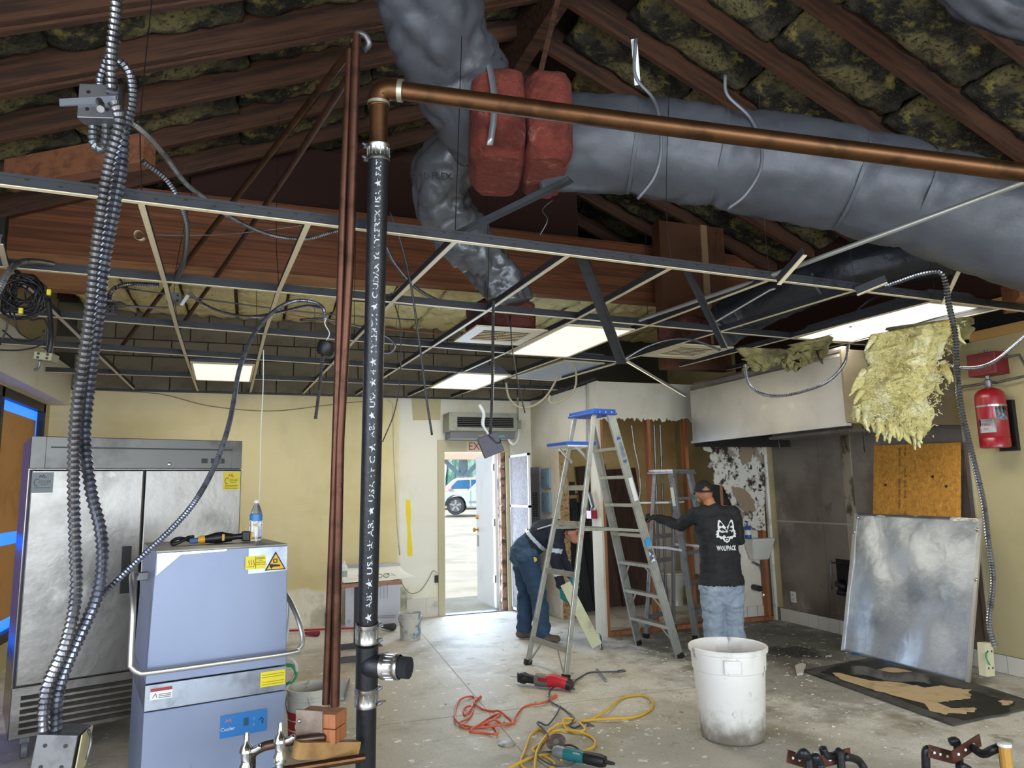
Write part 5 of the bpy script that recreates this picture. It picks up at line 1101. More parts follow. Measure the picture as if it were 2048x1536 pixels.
# --- man in black at the stud wall, seen from behind
O = at(1450, 1316, Z=0); X_ = (1, 0, 0)
pr = [((.01, 0, .72), (.01, 0, .92), .165, .160, 'shirt', X_, 1.22, .80), ((.01, 0, .92), (-.005, .0, 1.18), .160, .178, 'shirt', X_, 1.18, .78), ((-.01, .0, 1.18), (-.015, .01, 1.30), .165, .115, 'shirt', X_, 1.30, .80),
      ((.01, 0, .60), (.01, 0, .70), .178, .168, 'shirt', X_, 1.18, .84),
      ((-.17, .0, 1.32), (.14, .0, 1.32), .075, .075, 'shirt'),
      ((-.03, .01, 1.33), (-.06, .03, 1.44), .062, .056, 'skin'),
      ((-.095, .04, 1.52), (-.10, .05, 1.545), .088, .092, 'skin', X_, .86, 1.08), ((-.11, .10, 1.47), (-.12, .11, 1.46), .055, .045, 'skin'), ((-.15, .135, 1.50), (-.153, .15, 1.49), .016, .012, 'skin'),
      ((-.176, .05, 1.515), (-.178, .05, 1.53), .016, .018, 'skin', X_, .5, 1.0), ((-.018, .045, 1.515), (-.016, .045, 1.53), .016, .018, 'skin', X_, .5, 1.0),
      ((-.20, .0, 1.31), (-.33, .17, 1.19), .078, .062, 'shirt'), ((-.33, .17, 1.19), (-.50, .37, 1.255), .060, .046, 'shirt'), ((-.50, .37, 1.255), (-.525, .395, 1.265), .042, .038, 'glove'),
      ((.17, .0, 1.31), (.235, .05, 1.05), .078, .060, 'shirt'), ((.235, .05, 1.05), (.17, .27, 1.02), .058, .045, 'shirt'), ((.17, .27, 1.02), (.165, .29, 1.02), .04, .036, 'glove'),
      ((-.08, .0, .64), (-.085, .0, .40), .135, .115, 'jean', X_, 1.0, 1.05), ((.10, .0, .64), (.105, .0, .40), .135, .115, 'jean', X_, 1.0, 1.05), ((-.09, .0, .40), (-.095, .0, .10), .108, .098, 'jean'), ((.105, .0, .40), (.11, .0, .10), .108, .098, 'jean'),
      ((.01, .0, .60), (.01, .0, .52), .17, .15, 'jean', X_, 1.25, .95),
      ((-.095, -.04, .045), (-.12, .14, .04), .055, .045, 'boot', None, 1, .85), ((.11, -.04, .045), (.13, .14, .04), .055, .045, 'boot', None, 1, .85)]
hl = hand((-.51, .24, 1.265), (-.75, .5, .15), (.3, .3, -.9), 1, 'glove', .75)
hr = hand((.165, .29, 1.02), (-.1, .9, .1), (-.5, .2, -.6), -1, 'glove', .6)
tz = lambda p: (p[0]*.944, p[1], p[2] if p[2] < .06 else .088+.944*p[2])
pr = [tuple([tz(p[0]), tz(p[1]), p[2]*.96, p[3]*.96]+list(p[4:])) for p in pr]
hl = hand((-.50, .40, 1.282), (-.75, .5, .15), (.3, .3, -.9), 1, 'glove', .75); hr = hand((.156, .30, 1.05), (-.1, .9, .1), (-.5, .2, -.6), -1, 'glove', .6)
mB, LBm, bvB = person('man in black cap and black shirt holding the small ladder', O, pr+hl+hr, {'shirt': m_shirt, 'skin': m_skin, 'jean': m_jeanl, 'glove': m_gblack, 'boot': m_boot}, .0095, {'shirt': .012, 'jean': .018}, hem=('jean', 'shirt', .665))
m_cap = mat('black_cap_cloth', '#131316', .8)
def capmesh(c, r, L_, tiltf, parent, hole=True):
    q = MB(); n_, k_ = 28, 9
    vs = []; fs = []
    for j in range(k_+1):
        ph = math.pi/2*(j/k_)
        for i in range(n_):
            th = 2*math.pi*i/n_; x = math.cos(th)*math.cos(ph)*r[0]; y = math.sin(th)*math.cos(ph)*r[1]; z = math.sin(ph)*r[2]
            vs.append(L_(c[0]+x, c[1]+y*math.cos(tiltf)-z*math.sin(tiltf), c[2]+y*math.sin(tiltf)+z*math.cos(tiltf)))
    for j in range(k_):
        for i in range(n_):
            th = 2*math.pi*(i+.5)/n_
            if hole and j in (1, 2) and abs(th-1.5*math.pi) < .40-(.12 if j == 2 else 0): continue
            fs.append((j*n_+i, j*n_+(i+1) % n_, (j+1)*n_+(i+1) % n_, (j+1)*n_+i))
    q.add(vs, fs); return q.build('cap', m_cap, parent, True)
cp = capmesh((-.0945, .047, 1.535), (.091, .114, .114), LBm, .06, mB)
q = MB(); q.slab(lambda u, v_: LBm(-.095+(u-.5)*.15*(1-.3*v_), .145+v_*.07, 1.555-.02*abs(u-.5)*4-.01*v_), 8, 4, LBm.d(0, 0, .006)); q.build('cap_peak', m_cap, cp, True)
q = MB(); q.tube(catmull([LBm(-.168, .05, 1.523), LBm(-.172, .09, 1.495), LBm(-.156, .13, 1.466)], 4), .005, 6); q.build('mask_loop', mat('teal_mask', '#4fa9a6', .7), mB, True)
q = MB(); q.slab(lambda u, v_: LBm(-.108+(u-.5)*.104, .145+.025*math.sin(u*math.pi)-.01, 1.433+v_*.075), 8, 4, LBm.d(0, .004, 0)); q.build('face_mask', _mats['teal_mask'], mB, True)
hd = V(LBm(-.545, .43, 1.30)); q = MB(); q.ball(hd, (.018, .018, .016), 10, 6); q.build('glove_patch', mat('yellow_glove_patch', '#c9b52e', .7), mB, True)
# wolf emblem and lettering printed on the back
def on_back(pts2, lift, name, m, tri=None):
    vs = []
    for x, z in pts2:
        o_ = LBm(x, -1.0, z); h = bvB.ray_cast(o_, LBm.d(0, 1, 0)); vs.append((h[0] if h[0] is not None else LBm(x, -.16, z))-LBm.d(0, lift, 0))
    return vs
def print_poly(pls, cx, cz, s, lift, name, m):
    q = MB()
    for pl in pls:
        P = [(cx+x*s, cz+z*s) for x, z in pl]; vs = on_back(P, lift, name, m); n_ = len(vs); bk = [v+LBm.d(0, .002, 0) for v in vs]
        q.add(vs+bk, [tuple(range(n_)), tuple(range(2*n_-1, n_-1, -1))]+[(i, n_+i, n_+(i+1) % n_, (i+1) % n_) for i in range(n_)])
    return q.build(name, m, mB)
mir = lambda pl: [(-x, z) for x, z in reversed(pl)]
half = [(0, .30), (-.18, .52), (-.52, 1.0), (-.66, .95), (-.74, .55), (-.74, .15), (-.92, -.02), (-.82, -.08), (-.98, -.28), (-.84, -.30), (-.92, -.52), (-.66, -.50), (-.52, -.66), (-.36, -.62), (-.22, -.85), (0, -.98)]
m_print = mat('white_shirt_print', '#dfe1e3', .7)
em = print_poly([half+[(-x, z) for x, z in reversed(half[1:-1])]], .05, 1.165, .108, .008, 'wolf_emblem', m_print)
ear = [(-.54, .84), (-.62, .5), (-.36, .44), (-.28, .60)]; brow = [(-.62, .22), (-.40, .34), (-.10, .16), (-.06, .02), (-.30, .02), (-.52, .10)]; chk = [(-.66, .0), (-.40, -.14), (-.28, -.36), (-.42, -.44), (-.66, -.34)]
nose_ = [(-.13, -.26), (.13, -.26), (.16, -.36), (0, -.50), (-.16, -.36)]; mouth = [(-.20, -.56), (-.06, -.58), (0, -.54), (.06, -.58), (.20, -.56), (.12, -.78), (0, -.84), (-.12, -.78)]; fore = [(-.10, .26), (0, .1), (.10, .26), (0, .36)]; bridge = [(-.12, -.02), (-.05, -.2), (-.16, -.22)]
print_poly([ear, mir(ear), brow, mir(brow), chk, mir(chk), nose_, mouth, fore, bridge, mir(bridge)], .05, 1.165, .108, .011, 'emblem_shading', m_shirt)
eye = [(-.40, .13), (-.20, .06), (-.34, .05)]; tong = [(-.08, -.64), (.08, -.64), (.05, -.76), (-.05, -.76)]
print_poly([eye, mir(eye), tong], .05, 1.165, .108, .013, 'emblem_detail', m_print)
cu = bpy.data.curves.new('t', 'FONT'); cu.body = 'WOLFPACK'; cu.size = .062; cu.align_x = 'CENTER'; cu.resolution_u = 1; cu.offset = .0022
to = bpy.data.objects.new('t', cu); sc.collection.objects.link(to); me = bpy.data.meshes.new_from_object(to.evaluated_get(bpy.context.evaluated_depsgraph_get())); bpy.data.objects.remove(to)
xs = [v.co.x for v in me.vertices]; kx = .19/(max(xs)-min(xs))
P = on_back([(.045+v.co.x*kx, .99+v.co.y) for v in me.vertices], .009, '', None)
for v, p in zip(me.vertices, P): v.co = p
me.materials.clear(); me.materials.append(m_print); link('shirt_lettering', me, mB)
# --- man bent over by the doorway, facing right
O = at(1068, 1281, Z=0); Yx = (0, 1, 0)
pr = [((-.09, 0, .90), (-.03, 0, .985), .165, .155, 'jean', Yx, 1.05, .92),                                     # 0 seat
      ((.0, 0, 1.0), (.12, -.01, 1.11), .150, .160, 'hood', Yx, 1.12, .92), ((.12, -.01, 1.11), (.24, -.02, 1.155), .165, .135, 'hood', Yx, 1.22, .9),   # 1,2 torso
      ((.26, -.20, 1.13), (.26, .16, 1.14), .075, .075, 'hood'),                                                # 3 shoulders
      ((.30, -.02, 1.15), (.36, -.03, 1.13), .06, .055, 'skin'),
      ((.405, -.03, 1.125), (.42, -.035, 1.13), .086, .092, 'skin', Yx, .86, 1.0), ((.455, -.04, 1.06), (.465, -.04, 1.045), .058, .045, 'skin', Yx, .9, 1.0), ((.49, -.045, 1.075), (.515, -.05, 1.06), .014, .016, 'skin'),
      ((.395, -.112, 1.105), (.392, -.114, 1.12), .015, .017, 'skin', Yx, .5, 1.0),
      ((.27, -.21, 1.11), (.235, -.24, .85), .076, .062, 'hood'), ((.235, -.24, .85), (.285, -.25, .60), .060, .048, 'hood'), ((.285, -.25, .60), (.29, -.25, .58), .042, .038, 'glove'),   # 9,10,11 near arm
      ((.27, .17, 1.10), (.33, .18, .86), .074, .060, 'hood'), ((.33, .18, .86), (.42, .10, .66), .058, .046, 'hood'), ((.42, .10, .66), (.43, .09, .64), .04, .037, 'glove'),
      ((-.10, .09, .86), (-.075, .10, .50), .125, .092, 'jean'), ((-.075, .10, .50), (-.10, .11, .12), .092, .082, 'jean'),
      ((-.05, -.10, .86), (.055, -.12, .50), .128, .092, 'jean'), ((.055, -.12, .50), (.09, -.13, .12), .092, .082, 'jean'),
      ((-.14, .11, .05), (.03, .10, .045), .055, .046, 'boot', None, 1, .85), ((.05, -.13, .05), (.23, -.15, .042), .055, .046, 'boot', None, 1, .85)]
ha = hand((.29, -.25, .585), (.12, 0, -1), (.9, .3, 0), 1, 'glove', .35, 1.15); hb = hand((.43, .09, .64), (.25, -.2, -.9), (.2, -.9, 0), -1, 'glove', .5)
mA, LAm, bvA = person('man bending over in navy hoodie with silver bands and jeans', O, pr+ha+hb, {'hood': m_hood, 'skin': m_skin2, 'jean': m_jeand, 'glove': m_glove, 'boot': m_boot, 'tape': m_refl}, .0095, {'hood': .012, 'jean': .016},
    bands=[(1, .28, .52, 'tape'), (9, .55, .72, 'tape'), (10, .45, .62, 'tape')])
cp = capmesh((.40, -.03, 1.145), (.112, .094, .088), LAm, 0, mA, False)
for s_, yy in ((1, -.085), (1, .02)):
    q = MB(); q.ball(LAm(.487, yy+.0, 1.105), .009, 8, 6); q.build('eye', m_ink, mA, True)
    q = MB(); q.tube([LAm(.488, yy-.022, 1.125), LAm(.495, yy+.02, 1.127)], .006, 6); q.build('eyebrow', m_ink, mA, True)
q = MB(); q.tube([LAm(.505, -.065, 1.035), LAm(.51, -.04, 1.034), LAm(.505, -.015, 1.035)], .005, 6); q.build('mouth', mat('lip', '#8a4a3f', .6), mA, True)
q = MB(); q.tube(catmull([LAm(.06, -.19, 1.17), LAm(.16, -.215, 1.20), LAm(.24, -.22, 1.215), LAm(.33, -.20, 1.17)], 5), .022, 8, ell=.35); q.build('shoulder_band', m_refl, mA, True)
t_ = thing('tape_measure', 'round yellow and black tape measure clipped to the bending man', 'tape measure', tuple(LAm(.0, -.185, .86)))
q = MB(); q.lathe([(.036, -.016), (.038, -.01), (.038, .01), (.036, .016)], LAm(.02, -.20, .86), LAm.d(0, -1, 0), 18); q.build('case', m_gblack, t_, 40)
q = MB(); q.lathe([(.026, .0), (.026, .003)], LAm(.02, -.216, .86), LAm.d(0, -1, 0), 18); q.build('face', mat('tape_yellow', '#cdb53a', .5), t_)
# plank held in the gloved hand
a, c = LAm(.33, -.30, .62), LAm(.62, -.46, .03)
q = MB(); q.beam(a, c, .022, .11, LAm.d(1, 0, .6)); tag(q.build('plank', mat('pale_plank', '#c9caa8', .7, layers=[('noise', '#aaaa85', 5, .5, .7)]), None), 'pale plank held by the bending man, resting on the floor', 'plank')
# ------------------------------------------------------------------ flexible conduits
def conduit(pts, r, label, m=None, pitch=None, n=10, name='flex_conduit', group='flexible metal conduits'):
    q = MB(); conduit_mesh(q, [at(x, y, D=d) for x, y, d in pts], r, pitch, n); return tag(q.build(name, m or m_flex, None, False), label, 'conduit', group)
def ramp_d(px, d0, d1): n_ = len(px)-1; return [(x, y, d0+(d1-d0)*i/n_) for i, (x, y) in enumerate(px)]
conduit(ramp_d([(236, -40), (230, 40), (223, 110), (224, 186)], 2.5, 2.52), .0215, 'thick conduit rising out of the top of the picture from the ceiling box', n=14)
conduit(ramp_d([(228, 206), (238, 232), (236, 262), (218, 330), (203, 420), (190, 520), (178, 640), (160, 760), (150, 850), (147, 960), (150, 1090), (152, 1190), (132, 1285), (97, 1365), (88, 1420), (88, 1462)], 2.46, 2.5), .0215, 'left of two thick conduits hanging before the fridge', n=14)
conduit(ramp_d([(247, 262), (243, 330), (226, 430), (209, 520), (195, 640), (177, 780), (170, 880), (182, 980), (200, 1055), (205, 1120), (195, 1190), (165, 1260), (130, 1340), (114, 1400), (111, 1462)], 2.53, 2.54), .0225, 'right, bluish one of two thick conduits hanging before the fridge', m_flexblue, n=14)
conduit(ramp_d([(246, 270), (262, 225), (266, 185), (260, 150), (244, 128), (228, 122)], 2.55, 2.56), .0175, 'conduit loop arching right of the ceiling box', m_flexdark, n=12)
conduit(ramp_d([(203, 190), (202, 160), (212, 130), (224, 100), (232, 80)], 2.56, 2.58), .019, 'short conduit entering the ceiling box top on its left', m_flexdark, n=12)
conduit(ramp_d([(212, 240), (213, 275), (205, 297), (190, 290), (187, 262), (190, 240)], 2.58, 2.60), .020, 'dark conduit loop hanging under the ceiling box', m_flexdark, n=12)
conduit(ramp_d([(198, 190+12), (203, 212), (201, 218)], 2.48, 2.40), .012, 'cut conduit end poking out of the ceiling box', m_flex, n=12)
conduit([(252, 238, 2.6), (285, 262, 2.7), (325, 305, 2.9), (370, 365, 3.15), (412, 398, 3.35), (470, 440, 3.6), (540, 470, 3.9), (610, 478, 4.1), (665, 464, 4.2), (720, 456, 4.3), (765, 485, 4.4), (790, 528, 4.6), (835, 578, 4.9), (890, 605, 5.2), (955, 612, 5.4)], .013, 'long thin conduit swagging from the ceiling box to the middle register', n=8)
conduit([(285, 322, 3.2), (335, 362, 3.3), (362, 410, 3.4), (374, 460, 3.55), (368, 520, 3.8), (352, 560, 4.1)], .014, 'dark conduit dropping beside the glulam to the grid', m_flexdark, n=8)
conduit([(650, 640, 4.6), (645, 615, 4.55), (620, 603, 4.45), (585, 603, 4.35), (548, 622, 4.2), (512, 662, 4.0), (490, 706, 3.8), (476, 750, 3.65), (468, 800, 3.5), (455, 860, 3.3), (430, 930, 3.1), (392, 1000, 2.9), (345, 1056, 2.78), (285, 1112, 2.66), (235, 1160, 2.58), (204, 1192, 2.55)], .0125, 'conduit sweeping across the fridge and tied to the thick pair', m_flexblue, n=9)
conduit([(378, 585, 5.0), (405, 607, 5.0), (450, 626, 5.05), (505, 633, 5.1), (560, 624, 5.15), (612, 612, 5.2), (640, 615, 5.2)], .012, 'thin conduit sagging between fixture boxes above the grid', n=8)
conduit([(646, 700, 4.5), (642, 745, 4.5), (636, 800, 4.5), (631, 838, 4.5)], .0125, 'short conduit hanging free from the black round box', n=9)
conduit([(218, 608, 5.3), (220, 588, 5.3), (232, 575, 5.3), (262, 568, 5.4), (318, 570, 5.5)], .018, 'conduit arching over the square fixture box at the left', n=9)
conduit([(-20, 610, 3.3), (0, 575, 3.35), (20, 540, 3.45), (48, 523, 3.6), (95, 526, 3.8), (145, 541, 4.0)], .016, 'conduit at the far left edge curving over the dark runner', n=9)
conduit([(1990, 1292, 4.5), (1978, 1245, 4.5), (1986, 1160, 4.48), (1976, 1080, 4.46), (1966, 1000, 4.45), (1942, 900, 4.42), (1921, 810, 4.4), (1913, 730, 4.38), (1910, 668, 4.36), (1898, 610, 4.33), (1891, 565, 4.32), (1880, 543, 4.35), (1845, 546, 4.45), (1800, 561, 4.6), (1755, 577, 4.75)], .0195, 'thick conduit hanging down at the right past the steel sheet', n=12)
conduit([(1490, 730, 5.1), (1497, 765, 5.05), (1520, 786, 5.0), (1555, 792, 5.0), (1605, 783, 5.0), (1655, 763, 5.0), (1688, 728, 5.05), (1697, 690, 5.1)], .0125, 'thin conduit swag in front of the hood face', n=9)
conduit([(2075, 650, 5.0), (2030, 690, 5.0), (1990, 722, 5.0), (1955, 735, 5.0), (1915, 735, 5.0), (1885, 724, 5.1)], .0135, 'thin conduit swag before the dark red release box', n=9)
conduit([(987, 602, 4.55), (986, 660, 4.56), (985, 760, 4.58), (983, 820, 4.58), (981, 858, 4.6), (981, 878, 4.6)], .011, 'dark cable dropping to the box dangling before the door', m_flexdark, n=8)
conduit([(1440, 700, 5.8), (1410, 688, 5.9), (1375, 678, 6.0), (1335, 680, 6.1), (1290, 695, 6.2), (1250, 718, 6.3)], .012, 'conduit arching behind the grid left of the right register', m_flexdark, n=8)
conduit([(1700, 655, 5.6), (1715, 622, 5.55), (1745, 598, 5.5), (1780, 590, 5.45), (1800, 600, 5.4)], .012, 'short conduit hump behind the right lit panel', n=8)
for pa, lb in (([(1012, 765), (1018, 795), (1038, 814), (1065, 812), (1090, 795), (1108, 768), (1115, 748)], 'cream cable loop hanging left of the tall ladder top'), ([(1100, 790), (1098, 802), (1110, 806), (1135, 795), (1150, 775), (1152, 745), (1145, 720)], 'second cream cable loop hanging above the tall ladder')):
    q = MB(); q.tube(catmull([at(x, y, D=7.2) for x, y in pa], 6), .011, 7); tag(q.build('cable_loop', mat('cream_cable', '#9c9478', .6) if 'cream_cable' not in _mats else _mats['cream_cable'], None, True), lb, 'cable')
# conduit riser on the partition side and the wall whip
q = MB(); q.cyl(at(1172, 770, X=PX-.02), at(1176, 1030, X=PX-.03), .009, 8); tag(q.build('riser_conduit', m_flexdark), 'thin riser conduit on the partition side wall behind the tall ladder', 'conduit')
q = MB(); conduit_mesh(q, [at(x, y, Y=PY+.2) for x, y in ((1263, 850), (1268, 890), (1278, 940), (1280, 985), (1274, 1020))], .010, n=7); tag(q.build('flex_whip', m_flex, None, 60), 'thin flexible whip inside the opened stud wall', 'conduit')
for dx, lb in ((0, 'left riser pipe beside the second stud'), (12, 'right riser pipe beside the second stud')):
    q = MB(); q.cyl(at(1308+dx, 850, Y=PY+.16), at(1320+dx, 1200, Y=PY+.16), .014, 8); tag(q.build('riser_pipe', m_dull), 'grey '+lb+' in the opened wall', 'pipe')
q = MB(); q.beam(at(1178, 985, X=PX-.04), at(1186, 1015, X=PX-.04), .03, .03); tag(q.build('conduit_fitting', m_dull), 'crooked grey fitting on the riser above the red box', 'fitting')
t_ = thing('alarm_box', 'small red box at the foot of the riser conduit', 'alarm box', tuple(at(1184, 1030, X=PX-.05)))
p = at(1184, 1029, X=PX-.04); q = MB(); q.box(p, (.08, .12, .09)); q.build('case', m_red, t_, bevel=.004); q = MB(); q.cyl(p+V((0, 0, .045)), p+V((0, 0, .075)), .018, 10); q.build('hub', m_dull, t_)
# rod, wires and thin lines hanging
def wire(px, r, label, m=m_blackp, name='hanging_wire', cat='wire', sm=True, seg=5):
    q = MB(); P_ = [at(*p[:2], D=p[2]) for p in px]; q.tube(catmull(P_, seg) if sm else P_, r, 6); return tag(q.build(name, m, None, True), label, cat)
wire([(780, 425, 4.0), (800, 480, 4.0), (820, 560, 4.05), (838, 680, 4.1), (852, 790, 4.1), (864, 870, 4.1)], .0065, 'dark grey rod dangling right of the black stack', m_tee, 'hanging_rod', 'rod')
wire([(790, 610, 5.0), (800, 650, 5.0), (801, 740, 5.0), (790, 820, 5.0), (765, 884, 5.0)], .004, 'thin black wire hanging right of the black stack')
wire([(1020, 630, 5.5), (1025, 700, 5.5), (1035, 760, 5.5), (1050, 826, 5.5)], .005, 'black wire hanging by the exit door corner')
wire([(527, 700, 4.2), (526, 780, 4.2), (522, 860, 4.2), (520, 960, 4.2), (517, 1040, 4.2)], .003, 'thin white string hanging right of the fridge', m_wlabel, 'string', 'string')
wire([(300, 470, 4.6), (420, 470, 4.8), (520, 462, 5.0), (700, 438, 5.2)], .0035, 'grey wire stretched across the glulam beam', m_dull)
wire([(680, 600, 6.2), (760, 605, 6.2), (860, 612, 6.2), (980, 612, 6.3)], .006, 'dark cable strung under the yellow batts', m_blackp)
wire([(120, 545, 5.6), (300, 560, 5.8), (480, 575, 6.0), (640, 590, 6.2), (720, 596, 6.2)], .008, 'black cable strung along the ledger at the left', m_blackp)
wire([(240, 575, 6.4), (420, 600, 6.6), (620, 625, 6.8), (830, 640, 7.0)], .007, 'grey conduit line running above the far grid', m_dull)
wire([(560, 625, 6.5), (640, 640, 6.5), (740, 655, 6.6), (880, 668, 6.8)], .005, 'orange wire above the far grid', mat('orange_wire', '#c0662a', .6))
wire([(250, 612, 5.6), (330, 616, 5.6), (330, 616, 5.6)], .010, 'short bright tube beside the square fixture box', m_steel)
wire([(600, 640, 5.6), (660, 640, 5.6), (760, 668, 5.7), (790, 690, 5.7), (780, 706, 5.7), (760, 706, 5.7)], .012, 'grey tube with a hooked end behind the black stack', m_dull)
wire([(1080, 470, 3.6), (1095, 440, 3.6), (1085, 420, 3.65), (1105, 400, 3.7)], .0025, 'curly thin wire under the red wrapped junction', m_dull)
wire([(1045, 800, 8.8), (1050, 775, 8.8)], .004, 'short wire stub at the partition top', m_blackp)
# long grey rail from the middle lit panel up to the right
pipe('emt_rail', [at(1280, 640, D=5.3), at(1560, 545, D=4.0), at(2100, 345, D=3.25), at(2600, 160, D=2.75)], .014, 'long pale straight conduit rising to the right edge', mat('pale_emt', '#9b9b94', .4, .6), 'conduit')
pipe('emt_rail', [at(1420, 650, D=5.6), at(1540, 580, D=5.4), at(1550, 577, D=5.4)], .009, 'thin pale conduit behind the loose runner', _mats['pale_emt'], 'conduit')
# ------------------------------------------------------------------ junction boxes
def jbox(px, d, size, label, m=m_dull, yaw=0, tilt=0, depth=.055, open_=False, name='junction_box'):
    c = at(*px, D=d); t_ = thing(name, label, 'electrical box', tuple(c)); R = Matrix.Rotation(-_y+yaw, 3, 'Z') @ Matrix.Rotation(tilt, 3, 'Y'); q = MB(); q.box(c, (size[0], depth, size[1]), M=R); q.build('box', m, t_, bevel=.003)
    for k in range(4):
        q = MB(); q.lathe([(.007, 0), (.007, .0015)], c+R @ V(((-.25 if k % 2 else .25)*size[0], -depth/2, (-.25 if k // 2 else .25)*size[1])), R @ V((0, -1, 0)), 10); q.build('knockout', m_black, t_)
    return t_, c, R
t_, c, R = jbox((203, 210), 2.56, (.135, .13), 'square grey junction box high among the conduits', m_dull, .1)
q = MB(); q.box(c+R @ V((-.03, -.032, -.005)), (.19, .008, .026), M=R @ Matrix.Rotation(-.1, 3, 'Y')); q.build('mounting_bar', m_housing, t_)
t_, c, R = jbox((120, 1500), 2.55, (.13, .14), 'steel junction box at the lower end of the two thick conduits', m_dull, .25, .12, .13)
q = MB(); q.box(c+R @ V((.077, 0, 0)), (.004, .12, .14), M=R); q.build('open_side', mat('cream_box_side', '#a9a27c', .7), t_); q = MB(); q.tube(catmull([c+R @ V((.08, 0, .07)), c+R @ V((.10, -.02, .04)), c+R @ V((.10, -.03, -.02))], 4), .006, 6); q.build('torn_lid', m_dull, t_, True)
t_, c, R = jbox((981, 890), 4.6, (.135, .135), 'dark square box dangling before the exit door', mat('dark_box', '#45434c', .5, .4), .2, -.38, .04)
q = MB(); q.tube(catmull([c+V((-.02, -.02, .07)), c+V((-.06, -.03, .13)), c+V((-.05, -.02, .2)), c+V((-.08, -.02, .26))], 4), [.008]*4+[.012]*9, 8); q.build('white_rag', m_wlabel, t_, True)
q = MB(); q.tube(catmull([c+V((-.02, -.03, .06)), c+V((.03, -.05, .01)), c+V((.06, -.03, .03)), c+V((.02, -.02, .07))], 4), .003, 5); q.build('loop_wire', m_black, t_, True)
t_, c, R = jbox((93, 715), 3.7, (.085, .04), 'small cream box dangling from black cables near the soffit', mat('dirty_cream_box', '#8e8a6c', .7), .2, .1, .09)
q = MB(); q.tube(catmull([c+V((-.02, -.03, -.02)), c+V((-.025, -.03, -.06)), c+V((-.04, -.04, -.075))], 4), .007, 6); q.build('bracket_leg', m_dull, t_, True)
q = MB(); q.tube(catmull([c+V((.01, 0, .02)), c+V((.015, 0, .1)), c+V((.0, .02, .2)), c+V((-.02, .03, .32))], 5), .013, 7); q.build('cable_tail', m_blackp, t_, True)
t_, c, R = jbox((218, 620), 5.3, (.10, .06), 'dull fixture box under the arched conduit at the left', m_dull)
q = MB(); q.lathe([(.11, 0), (.11, .012)], c+V((0, 0, .04)), (0, 0, 1), 20); q.build('canopy_plate', m_dull, t_)
t_, c, R = jbox((350, 598), 4.7, (.09, .07), 'grey box with pale tabs hung above the fridge light', m_dull, .2)
q = MB(); q.box(c+V((.06, -.02, -.01)), (.02, .01, .08), M=Matrix.Rotation(.5, 3, 'Y')); q.build('pale_tab', m_wlabel, t_)
t_ = thing('round_box', 'black round fixture cup hanging behind the copper pair', 'electrical box', tuple(at(652, 697, D=4.5)))
c = at(652, 697, D=4.5); q = MB(); q.lathe([(.02, .05), (.05, .045), (.058, .02), (.056, -.03), (.05, -.04)], c, (.2, -.3, 1), 18, True, False); q.build('cup', m_blackp, t_, 40)
q = MB(); q.tube(catmull([c+V((0, 0, .05)), c+V((.02, 0, .1)), c+V((-.01, 0, .16)), c+V((0, 0, .2))], 4), .004, 5); q.build('lead_wire', m_wlabel, t_, True)
t_, c, R = jbox((1972, 1318), 4.5, (.09, .20), 'cream wall box hanging at the end of the right conduit', mat('cream_plate', '#b9b394', .7), .5, .08, .05)
q = MB(); q.tube(catmull([c+V((-.03, -.03, .05)), c+V((-.06, -.05, .02)), c+V((-.04, -.05, -.02))], 4), .005, 6); q.build('green_wire', mat('green_wire', '#2c8a55', .5), t_, True)
# coil of black cable at the far left
t_ = thing('cable_bundle', 'tangled bundle of black cables hung at the left edge', 'cable', tuple(at(55, 600, D=3.9))); rg = random.Random(11)
for k in range(16):
    c = at(50+rg.uniform(-14, 14), 590+rg.uniform(-10, 14), D=3.9+rg.uniform(-.08, .08)); ra = rg.uniform(.05, .11); ph = rg.uniform(0, 6)
    P_ = [c+_R*(ra*math.cos(a+ph)*1.1)+_U*(ra*math.sin(a+ph)*1.0)+_F*(.04*math.sin(2*a+ph)) for a in [i*.6 for i in range(12)]]
    q = MB(); q.tube(catmull(P_, 3), .005, 5); q.build('cable_turn', m_blackp, t_, True)
for pa in ([(60, 640), (90, 640), (95, 680), (92, 700)], [(75, 560), (95, 600), (98, 650), (88, 690)], [(0, 700), (40, 700), (80, 690), (88, 660)], [(5, 660), (30, 680), (55, 682), (85, 672)], [(10, 610), (15, 650), (0, 690)], [(28, 625), (35, 660), (60, 680)]):
    q = MB(); q.tube(catmull([at(x, y, D=3.85) for x, y in pa], 5), .0045, 5); q.build('cable_tail', m_blackp, t_, True)
for x, y in ((98, 585), (42, 622)):
    q = MB(); q.box(at(x, y, D=3.8), (.018, .018, .03)); q.build('yellow_cap', m_ylabel, t_)
# timber stub jutting from the left
q = MB(); q.beam(at(20, 352, D=3.8), at(300, 300, D=3.55), .075, .155); tag(q.build('timber_stub', mat('stub_wood', '#75482f', .7, layers=[('noise', '#5a3521', 3, .42, .66, (.6, 9, 9))])), 'cut timber stub jutting in from the left behind the conduits', 'timber')
q = MB(); q.beam(at(1080, 150, D=4.9), at(1123, -30, D=5.1), .035, .05, _F); tag(q.build('wood_brace', m_rafter), 'thin wooden brace rising from the red wrapped junction', 'timber')
q = MB(); q.beam(at(2055, 560, D=4.6), at(2020, 600, D=5.4), .10, .20); tag(q.build('timber_stub', m_stud), 'orange timber end at the right edge by the lit panel', 'timber')
